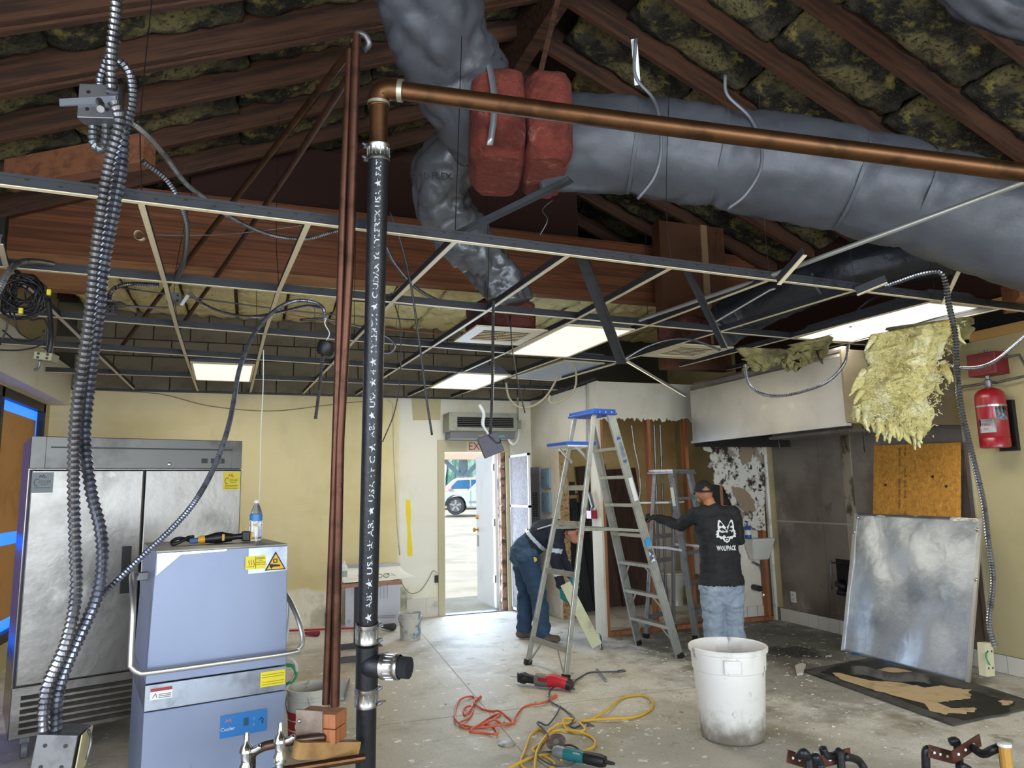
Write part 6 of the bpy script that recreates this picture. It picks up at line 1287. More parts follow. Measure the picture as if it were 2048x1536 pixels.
# ------------------------------------------------------------------ plumbing manifold at the bottom left
t_ = thing('wood_block', 'two nailed wood blocks clamping the copper pair', 'wood block', tuple(at(640, 1450, D=2.9)))
L2 = Loc(at(645, 1420, D=2.92), -_y-.25)
for z0, z1, cl in ((-.055, .0, m_stud), (-.115, -.058, m_stud)):
    q = MB(); L2.box(q, -.085, .085, -.05, .05, z0, z1); q.build('block', cl, t_, bevel=.004)
q = MB(); L2.box(q, -.088, .03, -.056, -.046, -.125, .012); q.build('side_cleat', mat('weathered_wood', '#7b6b5f', .8, layers=[('noise', '#9a8a7b', 6, .5, .7)]), t_)
q = MB(); q.cyl(L2(-.05, -.01, .0), L2(-.06, -.015, .05), .0025, 6); q.build('nail', m_dull, t_); q = MB(); q.ball(L2(-.07, -.058, -.03), .008, 8, 6); q.build('nail_head', m_clamp, t_)
q = MB(); q.beam(at(592, 1500, D=2.75), at(712, 1497, D=2.95), .05, .06); tag(q.build('wood_cleat', mat('yellow_pine', '#a07a4a', .75, layers=[('noise', '#7f5d35', 6, .45, .7)])), 'rough cleat below the nailed blocks, beside the black stack', 'wood block')
t_ = thing('water_manifold', 'bent copper supply pipe with chrome stops at the bottom edge', 'pipe', tuple(at(560, 1536, D=2.8)))
mp = [at(500, 1640, D=2.75), at(502, 1530, D=2.75), at(505, 1508, D=2.75), at(525, 1494, D=2.76), at(560, 1486, D=2.78), at(620, 1477, D=2.83), at(650, 1474, D=2.86)]
q = MB(); q.tube(catmull(mp, 5), .018, 14); q.build('supply_pipe', mat('tarnished_copper', '#5d4a40', .4, .85, layers=[('noise', '#3f4a44', 7, .5, .66), ('noise', '#86573c', 9, .58, .72)]), t_, True)
chrome = mat('chrome', '#c9ccd0', .12, 1.0)
for x, y in ((560, 1500), (492, 1520)):
    c = at(x, y, D=2.72); q = MB(); q.lathe([(.016, -.09), (.016, -.05), (.024, -.045), (.024, -.02), (.018, -.01), (.020, .02), (.026, .03), (.022, .05), (.012, .06), (.010, .085), (.007, .1)], c, (0, 0, 1), 16); o = q.build('chrome_stop', chrome, t_, 40)
    q = MB(); q.tube(catmull([c+V((0, 0, .03)), c+_R*.03+V((0, 0, .035)), c+_R*.055+V((0, 0, .05))], 4), .011, 8); q.build('valve_handle', chrome, o, True)
q = MB(); q.cyl(at(480, 1555, D=2.7), at(730, 1515, D=2.85), .016, 12); q.build('cross_pipe', m_copper, t_)
for (x, y) in ((500, 1640), (645, 1560)): 
    b0 = at(x, y, D=2.8); q = MB(); q.cyl((b0.x, b0.y, 0), (b0.x, b0.y, b0.z+.02), .016, 10); q.build('stub_riser', m_copperdk, t_)
# strapped stub pipes at the bottom right
def stubs(name, label, items, d):
    t_ = thing(name, label, 'pipe', tuple(at(*items['strap'][0], D=d)))
    for a, c in zip(items['strap'][:-1], items['strap'][1:]):
        q = MB(); q.beam(at(*a, D=d), at(*c, D=d+.12), .006, .05); o = q.build('strap_plate', mat('rusty_strap', '#5a3328', .6, .3, layers=[('noise', '#3c211a', 9, .5, .7)]) if 'rusty_strap' not in _mats else _mats['rusty_strap'], t_)
        for f in (.2, .45, .75):
            q = MB(); p = at(*a, D=d-.005).lerp(at(*c, D=d+.115), f); q.lathe([(.006, 0), (.006, .002)], p-_F*.002, -_F, 10); q.build('strap_hole', m_wlabel, o)
    for P_ in items['pipes']:
        q = MB(); pts = [at(x, y, D=dd) for x, y, dd in P_]; q.tube(catmull(pts, 5), .017, 10); q.build('stub_pipe', m_iron, t_, True)
        q = MB(); e = pts[-1]; q.cyl(e, (e.x, e.y, 0), .017, 10); q.build('stub_riser', m_iron, t_)
    return t_
stubs('strapped_stubs', 'black stub pipes on a rusty strap at the bottom edge', {'strap': [(1575, 1512), (1625, 1528), (1700, 1508)], 'pipes': [[(1598, 1512, 2.9), (1608, 1505, 2.88), (1617, 1515, 2.9)], [(1622, 1522, 2.92), (1632, 1514, 2.9), (1640, 1526, 2.92)], [(1645, 1496, 3.0), (1652, 1510, 3.0), (1668, 1512, 3.02), (1680, 1502, 3.0)], [(1688, 1512, 3.05), (1715, 1520, 3.1), (1728, 1536, 3.1)]]}, 2.95)
q = stubs('strapped_stubs', 'grey stub pipes with a strap at the bottom right corner', {'strap': [(1858, 1502), (1905, 1515), (1960, 1480)], 'pipes': [[(1900, 1484, 3.1), (1912, 1482, 3.1), (1916, 1500, 3.1)], [(1862, 1500, 3.0), (1852, 1502, 3.0), (1852, 1536, 3.0)], [(1945, 1495, 3.05), (1965, 1508, 3.0), (1985, 1500, 2.95), (2005, 1492, 2.95)], [(1920, 1530, 2.95), (1938, 1540, 2.95)]]}, 2.98)
q2 = MB(); e = at(2009, 1492, D=2.9); q2.cyl((e.x, e.y, 0), e, .022, 12); q2.build('yellowed_sleeve', mat('yellowed_pvc', '#b08237', .5), q); q2 = MB(); q2.lathe([(.026, 0), (.026, .012), (.01, .016)], e, (0, 0, 1), 12); q2.build('white_cap', m_wlabel, q)
# ------------------------------------------------------------------ floor: bin, buckets, tools, cords
C0 = at(1466, 1472, Z=0)
t_ = thing('trash_bin', 'big dirty white round bin standing in the foreground', 'bin', tuple(C0))
m_bin = mat('dirty_white_plastic', '#e6e3de', .5, layers=[('noise', '#d0ccc4', 6, .5, .7), ('noise', '#6f685d', 13, .62, .74, (1, 1, .7)), ('edge', '#7a7266', 2, -1, .10, .10, .12, 9)])
H = .565; q = MB(); q.lathe([(.180, .0), (.195, .006), (.200, .02), (.226, .42), (.232, .425), (.236, .50), (.238, .53), (.25, .535), (.252, .56), (.243, .565), (.232, .558), (.224, .44), (.190, .02), (.0, .018)], C0, (0, 0, 1), 48, True, True); q.build('bin_body', m_bin, t_, 35)
for an in (-1.75, 1.4):
    n_ = V((math.cos(an-_y+0), math.sin(an-_y), 0)); sd = V((-n_.y, n_.x, 0)); c = C0+n_*.232+V((0, 0, .475)); R = Matrix((sd, n_, V((0, 0, 1)))).transposed(); q = MB(); q.box(c, (.105, .035, .085), M=R); q.build('handle_grip', m_bin, t_, bevel=.008)
def bucket(px, r, h, label, band=None, dent=None):
    c = at(*px, Z=0); t_ = thing('bucket', label, 'bucket', tuple(c)); m = mat('bucket_white_'+str(px[0]), '#c9c7bd', .5, layers=[('noise', '#a8a496', 7, .5, .7), ('noise', '#5c92b5', 4, .64, .7) if not band else ('noise', '#9a9488', 12, .6, .7)])
    q = MB(); q.lathe([(r*.86, 0), (r*.88, .005), (r*.97, h*.82), (r, h*.83), (r, h*.87), (r*.97, h*.88), (r*.985, h*.97), (r*1.03, h*.975), (r*1.03, h), (r*.95, h), (r*.84, .012), (0, .012)], c, (0, 0, 1), 32); q.build('bucket_body', m, t_, 35)
    q = MB(); P_ = [c+_R0*(math.cos(a)*r*1.04)-V((_F.x, _F.y, 0))*(math.sin(a)*r*.9)+V((0, 0, h*.86-math.sin(a)*h*.42)) for a in [i*math.pi/10 for i in range(11)]]; q.tube(P_, .003, 6); q.build('wire_handle', m_dull, t_, True)
    if band:
        q = MB(); q.lathe([(r*.905, h*.22), (r*.955, h*.64)], c+V((0, 0, 0)), (0, 0, 1), 32, False, False); [None for _ in ()]; o = q.build('label_band', mat('red_bucket_label', '#a3222b', .5, layers=[('lines', '#d9d4c9', 2, .06, .12)]), t_, True)
        n_ = (CAM-c); n_.z = 0; n_.normalize(); n_ = Matrix.Rotation(-.3, 3, 'Z') @ n_; rt_ = V((0, 0, 1)).cross(n_)
        strokes('label_oval', [[(.045*math.cos(a), .035*math.sin(a)) for a in [i*.35 for i in range(19)]]], c+n_*r*.96+V((0, 0, h*.44)), rt_, (0, 0, 1), .005, m_wlabel, o, .004); text('L', .06, c+n_*r*.96+V((0, 0, h*.44)), rt_, (0, 0, 1), m_wlabel, o, lift=.004)
    return t_
bucket((821, 1278), .125, .28, 'small white bucket with blue smears near the exit door')
bucket((618, 1492), .145, .365, 'white bucket with a red label behind the nailed blocks', True)
def cord(px, r, label, m, z0=.0, name='extension_cord', ends=None):
    rg = random.Random(len(px)); P_ = []
    for i, (x, y) in enumerate(px): P_.append(at(x, y, Z=r+z0+(.012 if i % 3 == 1 else 0)))
    t_ = thing(name, label, 'cord', tuple(P_[0])); q = MB(); q.tube(catmull(P_, 7), r, 8); q.build('cable', m, t_, True)
    for e in (ends or ()):
        a = P_[e]; b_ = P_[1] if e == 0 else P_[-2]; d = (a-b_).normalized(); q = MB(); q.tube([a-d*.01, a+d*.03, a+d*.055], [.012, .016, .015], 10); pl = q.build('plug', m, t_, 40)
        for s_ in (-1, 1):
            q = MB(); sd = d.cross(V((0, 0, 1)))*.007*s_; q.beam(a+d*.055+sd, a+d*.075+sd, .002, .007); q.build('prong', brass, pl)
    return t_
m_oc = mat('orange_cord', '#c8593a', .5); m_yc = mat('yellow_cord', '#d2a72c', .5); m_gc = mat('grey_cord', '#4b4c52', .5)
cord([(957, 1397), (948, 1405), (965, 1418), (985, 1422), (998, 1422), (1012, 1432), (1025, 1445), (1000, 1450), (960, 1455), (925, 1450), (912, 1440), (910, 1425), (916, 1405), (928, 1395), (945, 1393), (950, 1400), (940, 1420), (930, 1430), (928, 1418), (940, 1412), (946, 1420), (938, 1436), (920, 1445), (930, 1456), (955, 1452), (985, 1440), (1000, 1428), (985, 1432), (960, 1448), (940, 1462), (970, 1466), (994, 1468), (988, 1455), (970, 1446), (990, 1440), (1005, 1448), (1028, 1446), (1030, 1435), (1042, 1418), (1058, 1410), (1080, 1407), (1100, 1400), (1106, 1396)], .0075, 'orange extension cord tangled on the floor', m_oc, ends=(0, -1))
cord([(985, 1560), (1030, 1530), (1070, 1513), (1100, 1506), (1110, 1490), (1098, 1470), (1080, 1458), (1062, 1470), (1050, 1500), (1042, 1530), (1075, 1545), (1110, 1530), (1085, 1510), (1065, 1500), (1085, 1485), (1110, 1462), (1150, 1462), (1175, 1470), (1190, 1482), (1185, 1495), (1155, 1506), (1120, 1520)], .0085, 'yellow cord coiled around the grinder', m_yc)
cord([(1068, 1540), (1075, 1500), (1095, 1468), (1100, 1460), (1118, 1448), (1135, 1447), (1150, 1440), (1128, 1438), (1130, 1455), (1150, 1464), (1170, 1458), (1160, 1444), (1180, 1440), (1215, 1420), (1245, 1396), (1285, 1391), (1305, 1402), (1300, 1420), (1270, 1434), (1230, 1437), (1180, 1440), (1160, 1442)], .0085, 'yellow cord with a long loop stretched to the right', m_yc, .004)
cord([(1150, 1378), (1120, 1372), (1103, 1378), (1098, 1392), (1105, 1405), (1118, 1413), (1130, 1420), (1148, 1436), (1140, 1450), (1150, 1455), (1170, 1446), (1177, 1450)], .0065, 'grey power cord of the red saw curling to the yellow loop', m_gc, ends=(-1,))
cord([(1120, 1412), (1112, 1430), (1095, 1450), (1080, 1445), (1075, 1447), (1095, 1468), (1110, 1500), (1080, 1505), (1075, 1512), (1100, 1528), (1130, 1532), (1155, 1520), (1158, 1500), (1140, 1490), (1125, 1492)], .0065, 'grey power cord wound around the grinder', m_gc, .012)
cord([(1145, 1374), (1150, 1362), (1165, 1352), (1180, 1345), (1205, 1344), (1238, 1343)], .007, 'grey cord running right from the red saw to a black plug', m_gc, ends=(-1,))
# angle grinder
t_ = thing('angle_grinder', 'teal and black angle grinder lying on the yellow cord', 'power tool', tuple(at(1150, 1510, Z=0)))
g0, g1 = at(1108, 1502, Z=.045), at(1222, 1526, Z=.045); gd = (g1-g0).normalized(); L_ = (g1-g0).length; G = lambda f: g0.lerp(g1, f)
q = MB(); q.tube([G(.0), G(.06), G(.16), G(.22)], [.028, .036, .036, .034], 14); q.build('gear_head', mat('cast_grey', '#8b9196', .45, .5), t_, 50)
q = MB(); q.tube([G(.20), G(.3), G(.55)], [.035, .037, .033], 14); q.build('motor_body', mat('teal_plastic', '#1f6a70', .45), t_, 50)
q = MB(); q.tube([G(.55), G(.6), G(.82), G(.9)], [.032, .034, .036, .03], 14); q.build('rear_grip', m_blackp, t_, 50)
q = MB(); q.tube([G(.9), G(1.0), G(1.06)], [.013, .011, .007], 8); q.build('cord_boot', m_blackp, t_, 50)
dc = at(1112, 1484, Z=.08); q = MB(); nd = (V((0, 0, .85))-V((_F.x, _F.y, 0))*.5+_R*(-.15)).normalized(); q.lathe([(.0, 0), (.06, 0), (.06, .003), (0, .003)], dc, nd, 32, False, False); q.build('grinding_disc', mat('worn_disc', '#4c413c', .8, layers=[('noise', '#6d5b50', 20, .5, .6)]), t_)
q = MB(); q.cyl(dc+nd*.004, dc-nd*.045, .02, 12); q.build('spindle', mat('spindle_steel', '#a9abad', .3, 1), t_)
text('makita', .018, G(.40)+V((0, 0, .0))-V((_F.x, _F.y, 0)).normalized()*.030+V((0, 0, .022)), gd, V((0, 0, .8))+V((_F.x, _F.y, 0))*.6, m_wlabel, t_, lift=.004)
# red corded reciprocating saw
t_ = thing('corded_saw', 'red and black corded saw on the floor by the ladder foot', 'power tool', tuple(at(1090, 1362, Z=0)))
g0, g1 = at(1034, 1354, Z=.06), at(1143, 1368, Z=.055); G = lambda f: g0.lerp(g1, f)
q = MB(); q.tube([G(.04), G(.08), G(.16), G(.2), G(.34), G(.36)], [.03, .045, .045, .036, .036, .045], 14); q.build('front_boot', m_blackp, t_, 50)
q = MB(); q.tube([G(.36), G(.42), G(.56), G(.6)], [.05, .05, .046, .044], 14); q.build('gear_case', mat('grey_case', '#6b6862', .5, .3), t_, 50)
q = MB(); q.tube([G(.57), G(.68)+V((0, 0, .01)), G(.8)+V((0, 0, .006)), G(.92)-V((0, 0, .004)), G(.98)-V((0, 0, .01))], [.044, .046, .04, .042, .03], 14, ell=1.1); q.build('motor_handle', mat('red_tool_plastic', '#b5202c', .4), t_, 50)
q = MB(); q.tube([G(.93)-V((0, 0, .004)), G(1.0)-V((0, 0, .012))], [.045, .038], 12); q.build('rear_guard', m_blackp, t_, 50)
q = MB(); q.beam(G(.05), G(-.12), .018, .003); q.build('blade', m_dull, t_)
q = MB(); q.box(G(.02), (.014, .05, .07), M=Matrix.Rotation(-.3, 3, 'Z')); q.build('shoe', m_blackp, t_, bevel=.003)
rect_on('brand_badge', G(.47)-V((_F.x, _F.y, 0)).normalized()*.048+V((0, 0, .016)), (g1-g0), V((0, 0, 1)), .075, .03, m_red, t_, .006)
# small tools and scraps on the floor
q = MB(); q.beam(at(1193, 1338, Z=.012), at(1212, 1361, Z=.012), .022, .01); tag(q.build('putty_knife', mat('knife_steel', '#a6adb5', .3, .9)), 'bright scraper lying across the grey cord', 'scraper')
q = MB(); q.tube(catmull([at(1183, 1272, Z=.03), at(1190, 1268, Z=.05), at(1200, 1272, Z=.05), at(1202, 1290, Z=.02), at(1203, 1298, Z=.01)], 4), .012, 8); tag(q.build('pry_bar', m_dull, None, True), 'bent dark pry bar at the partition corner', 'pry bar')
q = MB(); q.lathe([(.055, 0), (.055, .006), (.035, .01), (.0, .011)], at(1014, 1489, Z=0), (0, 0, 1), 24, True, False); tag(q.build('floor_drain_cover', mat('worn_drain', '#8f8b83', .5, .4, layers=[('noise', '#5c574f', 9, .5, .65)]), None, 40), 'round floor cleanout cover in the concrete', 'drain cover')
t_ = thing('metal_offcut', 'folded pale metal offcut behind the black stack', 'metal scrap', tuple(at(684, 1385, Z=0))); q = MB(); a, c = at(688, 1366, Z=.015), at(678, 1398, Z=.015); q.beam(a, c, .08, .025); q.build('channel', mat('blue_white_sheet', '#aab2bf', .35, .4), t_); q = MB(); q.beam(a+V((.045, 0, .01)), c+V((.045, 0, .01)), .006, .05); q.build('flange', m_dull, t_)
q = MB(); q.beam(at(742, 1405, Z=.006), at(772, 1401, Z=.006), .012, .008); tag(q.build('wood_splinter', m_stud), 'thin wood splinter on the floor beside the stack', 'splinter')
rg = random.Random(3); q = MB()
for i in range(330):
    x, y = (rg.uniform(1180, 1700), rg.uniform(1290, 1480)) if i % 3 else (rg.uniform(850, 1900), rg.uniform(1290, 1530))
    c = at(x, y, Z=.0015); s_ = rg.uniform(.003, .013)*(2.4 if rg.random() < .08 else 1); n_ = rg.randint(4, 6); a0 = rg.uniform(0, 6)
    q.poly([c+V((math.cos(a0+k*6.283/n_)*s_*rg.uniform(.4, 1.3), math.sin(a0+k*6.283/n_)*s_*rg.uniform(.4, 1.3), 0)) for k in range(n_)], (0, 0, 1), rg.uniform(.002, .005))
tag(q.build('paint_chips', mat('plaster_chip', '#d8d4c8', .8, layers=[('noise', '#8d887c', 6, .55, .65)])), 'white plaster crumbs scattered over the concrete floor', 'debris', kind='stuff')
# hoses beside the dishwasher
for pa, r, m, lb in (([(566, 1330), (585, 1332), (592, 1345), (585, 1362), (560, 1375)], .011, mat('green_hose', '#3c9a63', .5), 'green hose end beside the dishwasher'), ([(560, 1322), (580, 1318), (592, 1330), (590, 1350), (575, 1372), (555, 1390)], .010, m_wlabel, 'white hose curl beside the dishwasher'), ([(580, 1200), (578, 1240), (572, 1280), (565, 1310)], .009, m_wlabel, 'white hose dropping behind the dishwasher handle')):
    q = MB(); q.tube(catmull([at(x, y, D=4.35) for x, y in pa], 6), r, 8); tag(q.build('hose', m, None, True), lb, 'hose')
# brooms and brushes along the back wall
t_ = thing('broom', 'red broom with crimson bristles lying along the back wall', 'broom', tuple(at(640, 1262, Z=0)))
q = MB(); q.cyl(at(560, 1262, Z=.03), at(715, 1256, Z=.03), .012, 8); q.build('broom_handle', mat('red_broom', '#a8202c', .5), t_)
q = MB(); a, c = at(605, 1266, Z=.03), at(636, 1267, Z=.03); q.tube([a, a.lerp(c, .3), c], [.015, .03, .05], 12, ell=.6); q.build('broom_head', mat('pink_bristle', '#9a2c45', .8, bump=(.8, 60, (8, 1, 1))), t_, True)
q = MB(); a, c = at(762, 1252, Z=.04), at(786, 1254, Z=.05); q.tube([a, a.lerp(c, .4), c], [.02, .035, .055], 12, ell=.8); tag(q.build('brush_head', mat('dark_bristle', '#3d3d3c', .9, bump=(.8, 60, (8, 1, 1))), None, True), 'dark bristle brush beside the stack and small bucket', 'brush')
# ------------------------------------------------------------------ table with plans
TX0, TX1, TY0, TY1, TZ = .82, 1.42, 7.0, 7.95, .74
t_ = thing('work_table', 'small table with reddish top near the back wall', 'table', ((TX0+TX1)/2, (TY0+TY1)/2, 0))
q = MB(); q.bb(TX0, TX1, TY0, TY1, TZ-.03, TZ); q.build('table_top', mat('red_brown_laminate', '#8e5a3f', .4, layers=[('noise', '#a56d4c', 3, .5, .7, (1, 6, 1))]), t_, bevel=.004)
for y in (TY0+.18, TY1-.18):
    q = MB(); q.bb(TX0+.25, TX0+.31, y-.02, y+.02, .05, TZ-.03); lg = q.build('column_leg', m_blackp, t_)
    q = MB(); q.hexa([V(p) for p in ((TX0+.0, y-.025, .0), (TX1-.05, y-.025, .0), (TX1-.05, y+.025, .0), (TX0+.0, y+.025, .0), (TX0+.06, y-.02, .05), (TX1-.1, y-.02, .05), (TX1-.1, y+.02, .05), (TX0+.06, y+.02, .05))]); q.build('foot', m_blackp, lg)
m_pap = mat('plan_paper', '#dcdcd6', .8, layers=[('noise', '#c6c8c6', 8, .55, .7)])
q = MB(); q.slab(lambda u, v_: V((TX0+.05+u*.72, TY0+.06+v_*.80+.06*u, TZ+.006+(.09*max(0, u-.72)/.28*0)+.05*max(0, v_-.8)/.2*(1-u*.3)+.004*math.sin(u*9))), 16, 14, (0, 0, .004)); pl = tag(q.build('plan_sheets', m_pap, None, True), 'stack of white drawing sheets curling on the small table', 'drawings')
strokes('plan_lines', [[(-.15, -.1), (.2, -.1), (.2, .12), (-.15, .12), (-.15, -.1)], [(-.05, -.1), (-.05, .12)], [(.08, 0), (.2, 0)]], V((TX0+.4, TY0+.45, TZ+.016)), (1, 0, 0), (0, 1, 0), .006, mat('pencil_grey', '#9aa0a3', .8), pl)
t_ = thing('eyeglasses', 'black framed glasses lying on the drawing sheets', 'glasses', (1.25, 7.3, TZ)); c = V((1.28, 7.28, TZ+.03))
for s_ in (-.035, .035):
    q = MB(); q.tube([c+V((s_+.028*math.cos(a), .0, .018*math.sin(a))) for a in [i*.45 for i in range(15)]], .003, 5, False); q.build('lens_rim', m_black, t_, True); q = MB(); q.tube(catmull([c+V((s_*1.8, 0, .01)), c+V((s_*1.9, .07, .01)), c+V((s_*1.8, .13, -.01))], 3), .003, 5); q.build('temple_arm', m_black, t_, True)
t_ = thing('spray_can', 'white spray bottle on the left of the small table', 'bottle', (.88, 7.35, TZ)); c = V((.90, 7.30, TZ))
q = MB(); q.lathe([(.033, 0), (.035, .01), (.035, .13), (.028, .15), (.016, .16)], c, (0, 0, 1), 18); q.build('can_body', m_wlabel, t_, 40); q = MB(); q.lathe([(.014, .16), (.014, .185), (.01, .195)], c, (0, 0, 1), 12); q.build('nozzle', m_wlabel, t_, 40); q = MB(); q.lathe([(.0356, .04), (.0356, .10)], c, (0, 0, 1), 18, False, False); q.build('can_label', mat('green_grey_label', '#8fa08f', .5), t_)
W0, W1 = at(690, 1256, Z=0), at(800, 1251, Z=0)
t_ = thing('white_carton', 'flat white carton standing behind the small table', 'carton', tuple((W0+W1)/2)); q = MB(); d = (W1-W0); q.hexa([W0, W1, W1+V((.03, .12, 0)), W0+V((.03, .12, 0)), W0+V((0, .05, .72)), W1+V((0, .05, .72)), W1+V((.03, .15, .72)), W0+V((.03, .15, .72))]); q.build('carton_body', mat('white_carton_card', '#b9bdc8', .7, layers=[('noise', '#a3a7b3', 2, .5, .7)]), t_, bevel=.004)
strokes('carton_print', [[(.03, .06), (.06, .06), (.06, .09), (.03, .09), (.03, .06)], [(.42, .32), (.42, .48)], [(.46, .32), (.46, .48)], [(.50, .32), (.50, .48)], [(.38, .48), (.54, .48)], [(.35, .12), (.6, .12)], [(.35, .10), (.6, .10)]], W0+V((0, 0, 0)), d, V((0, .05, .72)), .006, mat('carton_ink', '#8a8f9c', .8), t_, .004)
rect_on('carton_label', W0.lerp(W1, .55)+V((0, .035, .5)), d, V((0, .05, .72)), .12, .09, mat('carton_grey_label', '#8d9096', .7), t_, .004)
q = MB(); q.bb(.92, 1.1, YB-.03, YB-.005, .02, .16); tag(q.build('green_scrap', mat('green_scrap', '#5d6b52', .8)), 'dull green panel scrap at the foot of the back wall', 'scrap')
# wall socket with cord by the exit door
t_ = thing('wall_outlet', 'dark outlet with a looping cord left of the exit door', 'socket', tuple(at(873, 1158, Y=YB)))
p = at(873, 1158, Y=YB-.012); q = MB(); q.box(p, (.05, .02, .09)); q.build('plate', m_black, t_, bevel=.003)
q = MB(); q.tube(catmull([at(x, y, Y=YB-.02) for x, y in ((873, 1145), (866, 1142), (856, 1160), (840, 1182), (820, 1186), (806, 1170), (800, 1150))], 6), .005, 6); q.build('loop_cord', mat('grey_loop_cord', '#8a8778', .6), t_, True)
# ------------------------------------------------------------------ air curtain, exit sign
ax0, ax1, az0, az1, ay = 2.40, 3.34, 2.26, 2.60, YB-.34
t_ = thing('air_curtain', 'grey air curtain unit over the exit door', 'air curtain', ((ax0+ax1)/2, ay, az0)); m_ac = mat('grey_green_enamel', '#8b8d80', .45, layers=[('noise', '#75776b', 6, .5, .7)])
q = MB(); q.bb(ax0, ax1, ay+.03, YB-.03, az0+.09, az1); q.build('case', m_ac, t_, bevel=.01)
for x0, x1, z0, z1 in ((ax0, ax0+.11, az0+.1, az1), (ax1-.05, ax1, az0+.1, az1), (ax0+.11, ax1-.05, az1-.06, az1), (ax0+.11, ax1-.05, az0+.1, az0+.145)):
    q = MB(); q.bb(x0, x1, ay, ay+.035, z0, z1); q.build('grille_frame', m_ac, t_)
q = MB(); q.bb(ax0+.11, ax1-.05, ay+.027, ay+.03, az0+.14, az1-.06); q.build('grille_back', m_dark, t_)
for i in range(6):
    z = az0+.155+i*.024; q = MB(); q.bb(ax0+.11, ax1-.05, ay+.004, ay+.022, z, z+.006); q.build('grille_slat', mat('slat_grey', '#5a5a58', .5) if 'slat_grey' not in _mats else _mats['slat_grey'], t_)
q = MB(); q.hexa([V(p) for p in ((ax0+.03, ay+.06, az0), (ax1-.02, ay+.06, az0), (ax1-.02, YB-.04, az0), (ax0+.03, YB-.04, az0), (ax0+.03, ay+.03, az0+.1), (ax1-.02, ay+.03, az0+.1), (ax1-.02, YB-.04, az0+.1), (ax0+.03, YB-.04, az0+.1))]); q.build('outlet_nozzle', mat('nozzle_grey', '#6e7072', .45), t_)
rect_on('teal_label', V((ax1-.22, ay+.047, az0+.05)), (1, 0, 0), (0, -.25, 1), .12, .06, mat('teal_sticker', '#5f9a93', .5), t_, .002); rect_on('amber_sticker', V((ax0+.45, ay+.047, az0+.05)), (1, 0, 0), (0, -.25, 1), .07, .03, mat('amber_sticker', '#a8894a', .5), t_, .002)
q = MB(); q.box((ax1+.05, ay+.1, az0+.2), (.08, .06, .12)); q.build('switch_box', m_ac, t_, bevel=.004); q = MB(); q.tube(catmull([V((ax1+.05, ay+.1, az0+.14)), V((ax1+.05, ay+.1, az0+.02)), V((ax1, ay+.1, az0-.06)), V((ax1-.07, ay+.1, az0-.03)), V((ax1-.09, ay+.1, az0+.05))], 5), .018, 8); q.build('feed_whip', m_wlabel, t_, True); q = MB(); q.cyl((ax1+.05, ay+.1, az0+.26), (ax1+.05, ay+.1, ZC), .014, 8); q.build('feed_conduit', m_ac, t_)
t_ = thing('exit_sign', 'red lettered exit sign on the door header', 'sign', (2.87, YB-.035, 2.17)); q = MB(); q.bb(2.72, 3.05, YB-.037, YB-.031, 2.105, 2.24); q.build('plate', mat('cream_sign_plate', '#c9c0a4', .5), t_); text('EXIT', .15, (2.885, YB-.038, 2.173), (1, 0, 0), (0, 0, 1), mat('exit_red', '#b3222a', .5), t_, lift=.001, fit=.27)
# electrical panel and disconnects on the partition side
t_ = thing('breaker_panel', 'tall grey breaker panel with bare breaker columns', 'electrical panel', (PX, 8.9, 1.2)); a, c = at(1062, 935, X=PX-.03), at(1084, 1052, X=PX-.03)
y0, y1 = sorted((a.y, c.y)); q = MB(); q.bb(PX-.05, PX, y0, y1, c.z, a.z); q.build('cabinet', mat('panel_grey', '#8f8c90', .5, layers=[('noise', '#7b787c', 6, .5, .7)]), t_)
for s_ in (-.045, .045):
    for i in range(11):
        q = MB(); z = c.z+.12+i*.03; q.bb(PX-.056, PX-.05, (y0+y1)/2+s_-.03, (y0+y1)/2+s_+.03, z, z+.018); q.build('breaker', m_black, t_)
for pa, pb, lb in (((1084, 937), (1100, 976), 'upper blue-grey disconnect box left of the doorway'), ((1085, 985), (1101, 1025), 'lower blue-grey disconnect box left of the doorway')):
    a, c = at(*pa, X=PX-.02), at(*pb, X=PX-.02); y0, y1 = sorted((a.y, c.y)); t_ = thing('disconnect_box', lb, 'electrical box', (PX, y0, c.z), 'disconnect boxes'); q = MB(); q.bb(PX-.03, PX, y0, y1, c.z, a.z); q.build('cover', mat('blue_grey_enamel', '#7d97ad', .5) if 'blue_grey_enamel' not in _mats else _mats['blue_grey_enamel'], t_, bevel=.003); q = MB(); q.bb(PX-.036, PX-.03, y0+.04, y1-.04, c.z+.04, a.z-.04); q.build('inner_door', _mats['blue_grey_enamel'], t_, bevel=.002)
    q = MB(); q.ball((PX-.037, y1-.06, (a.z+c.z)/2), .008, 8, 6); q.build('latch', m_black, t_)
# ------------------------------------------------------------------ inside the restroom and doorway
for i, (x0, y, lean, w_, h, m, lb) in enumerate(((1165, 8.5, .10, .16, 1.35, m_blackp, 'left dark plank leaning in the doorway'), (1180, 8.45, .12, .14, 1.45, m_tee, 'middle dark plank leaning in the doorway'), (1196, 8.4, .14, .13, 1.4, m_blackp, 'right dark plank leaning in the doorway'))):
    p = at(x0, 1215, Y=8.62+i*.04); p.z = 0; q = MB(); q.beam(p, p+V((-.06, .30, h)), w_*.75, .02, V((0, 1, 0))); tag(q.build('leaning_plank', m), lb, 'plank')
m_wd = mat('dark_door_wood', '#4b3024', .5, layers=[('noise', '#35211a', 3, .42, .66, (6, 6, .6))])
p = at(1205, 1195, Y=8.85); p.z = 0; q = MB(); q.beam(p+V((.12, 0, 0)), p+V((-.02, .18, 1.9)), .45, .035, V((0, 1, 0))); tag(q.build('leaning_door', m_wd), 'dark brown door slab leaning inside the doorway', 'door slab')
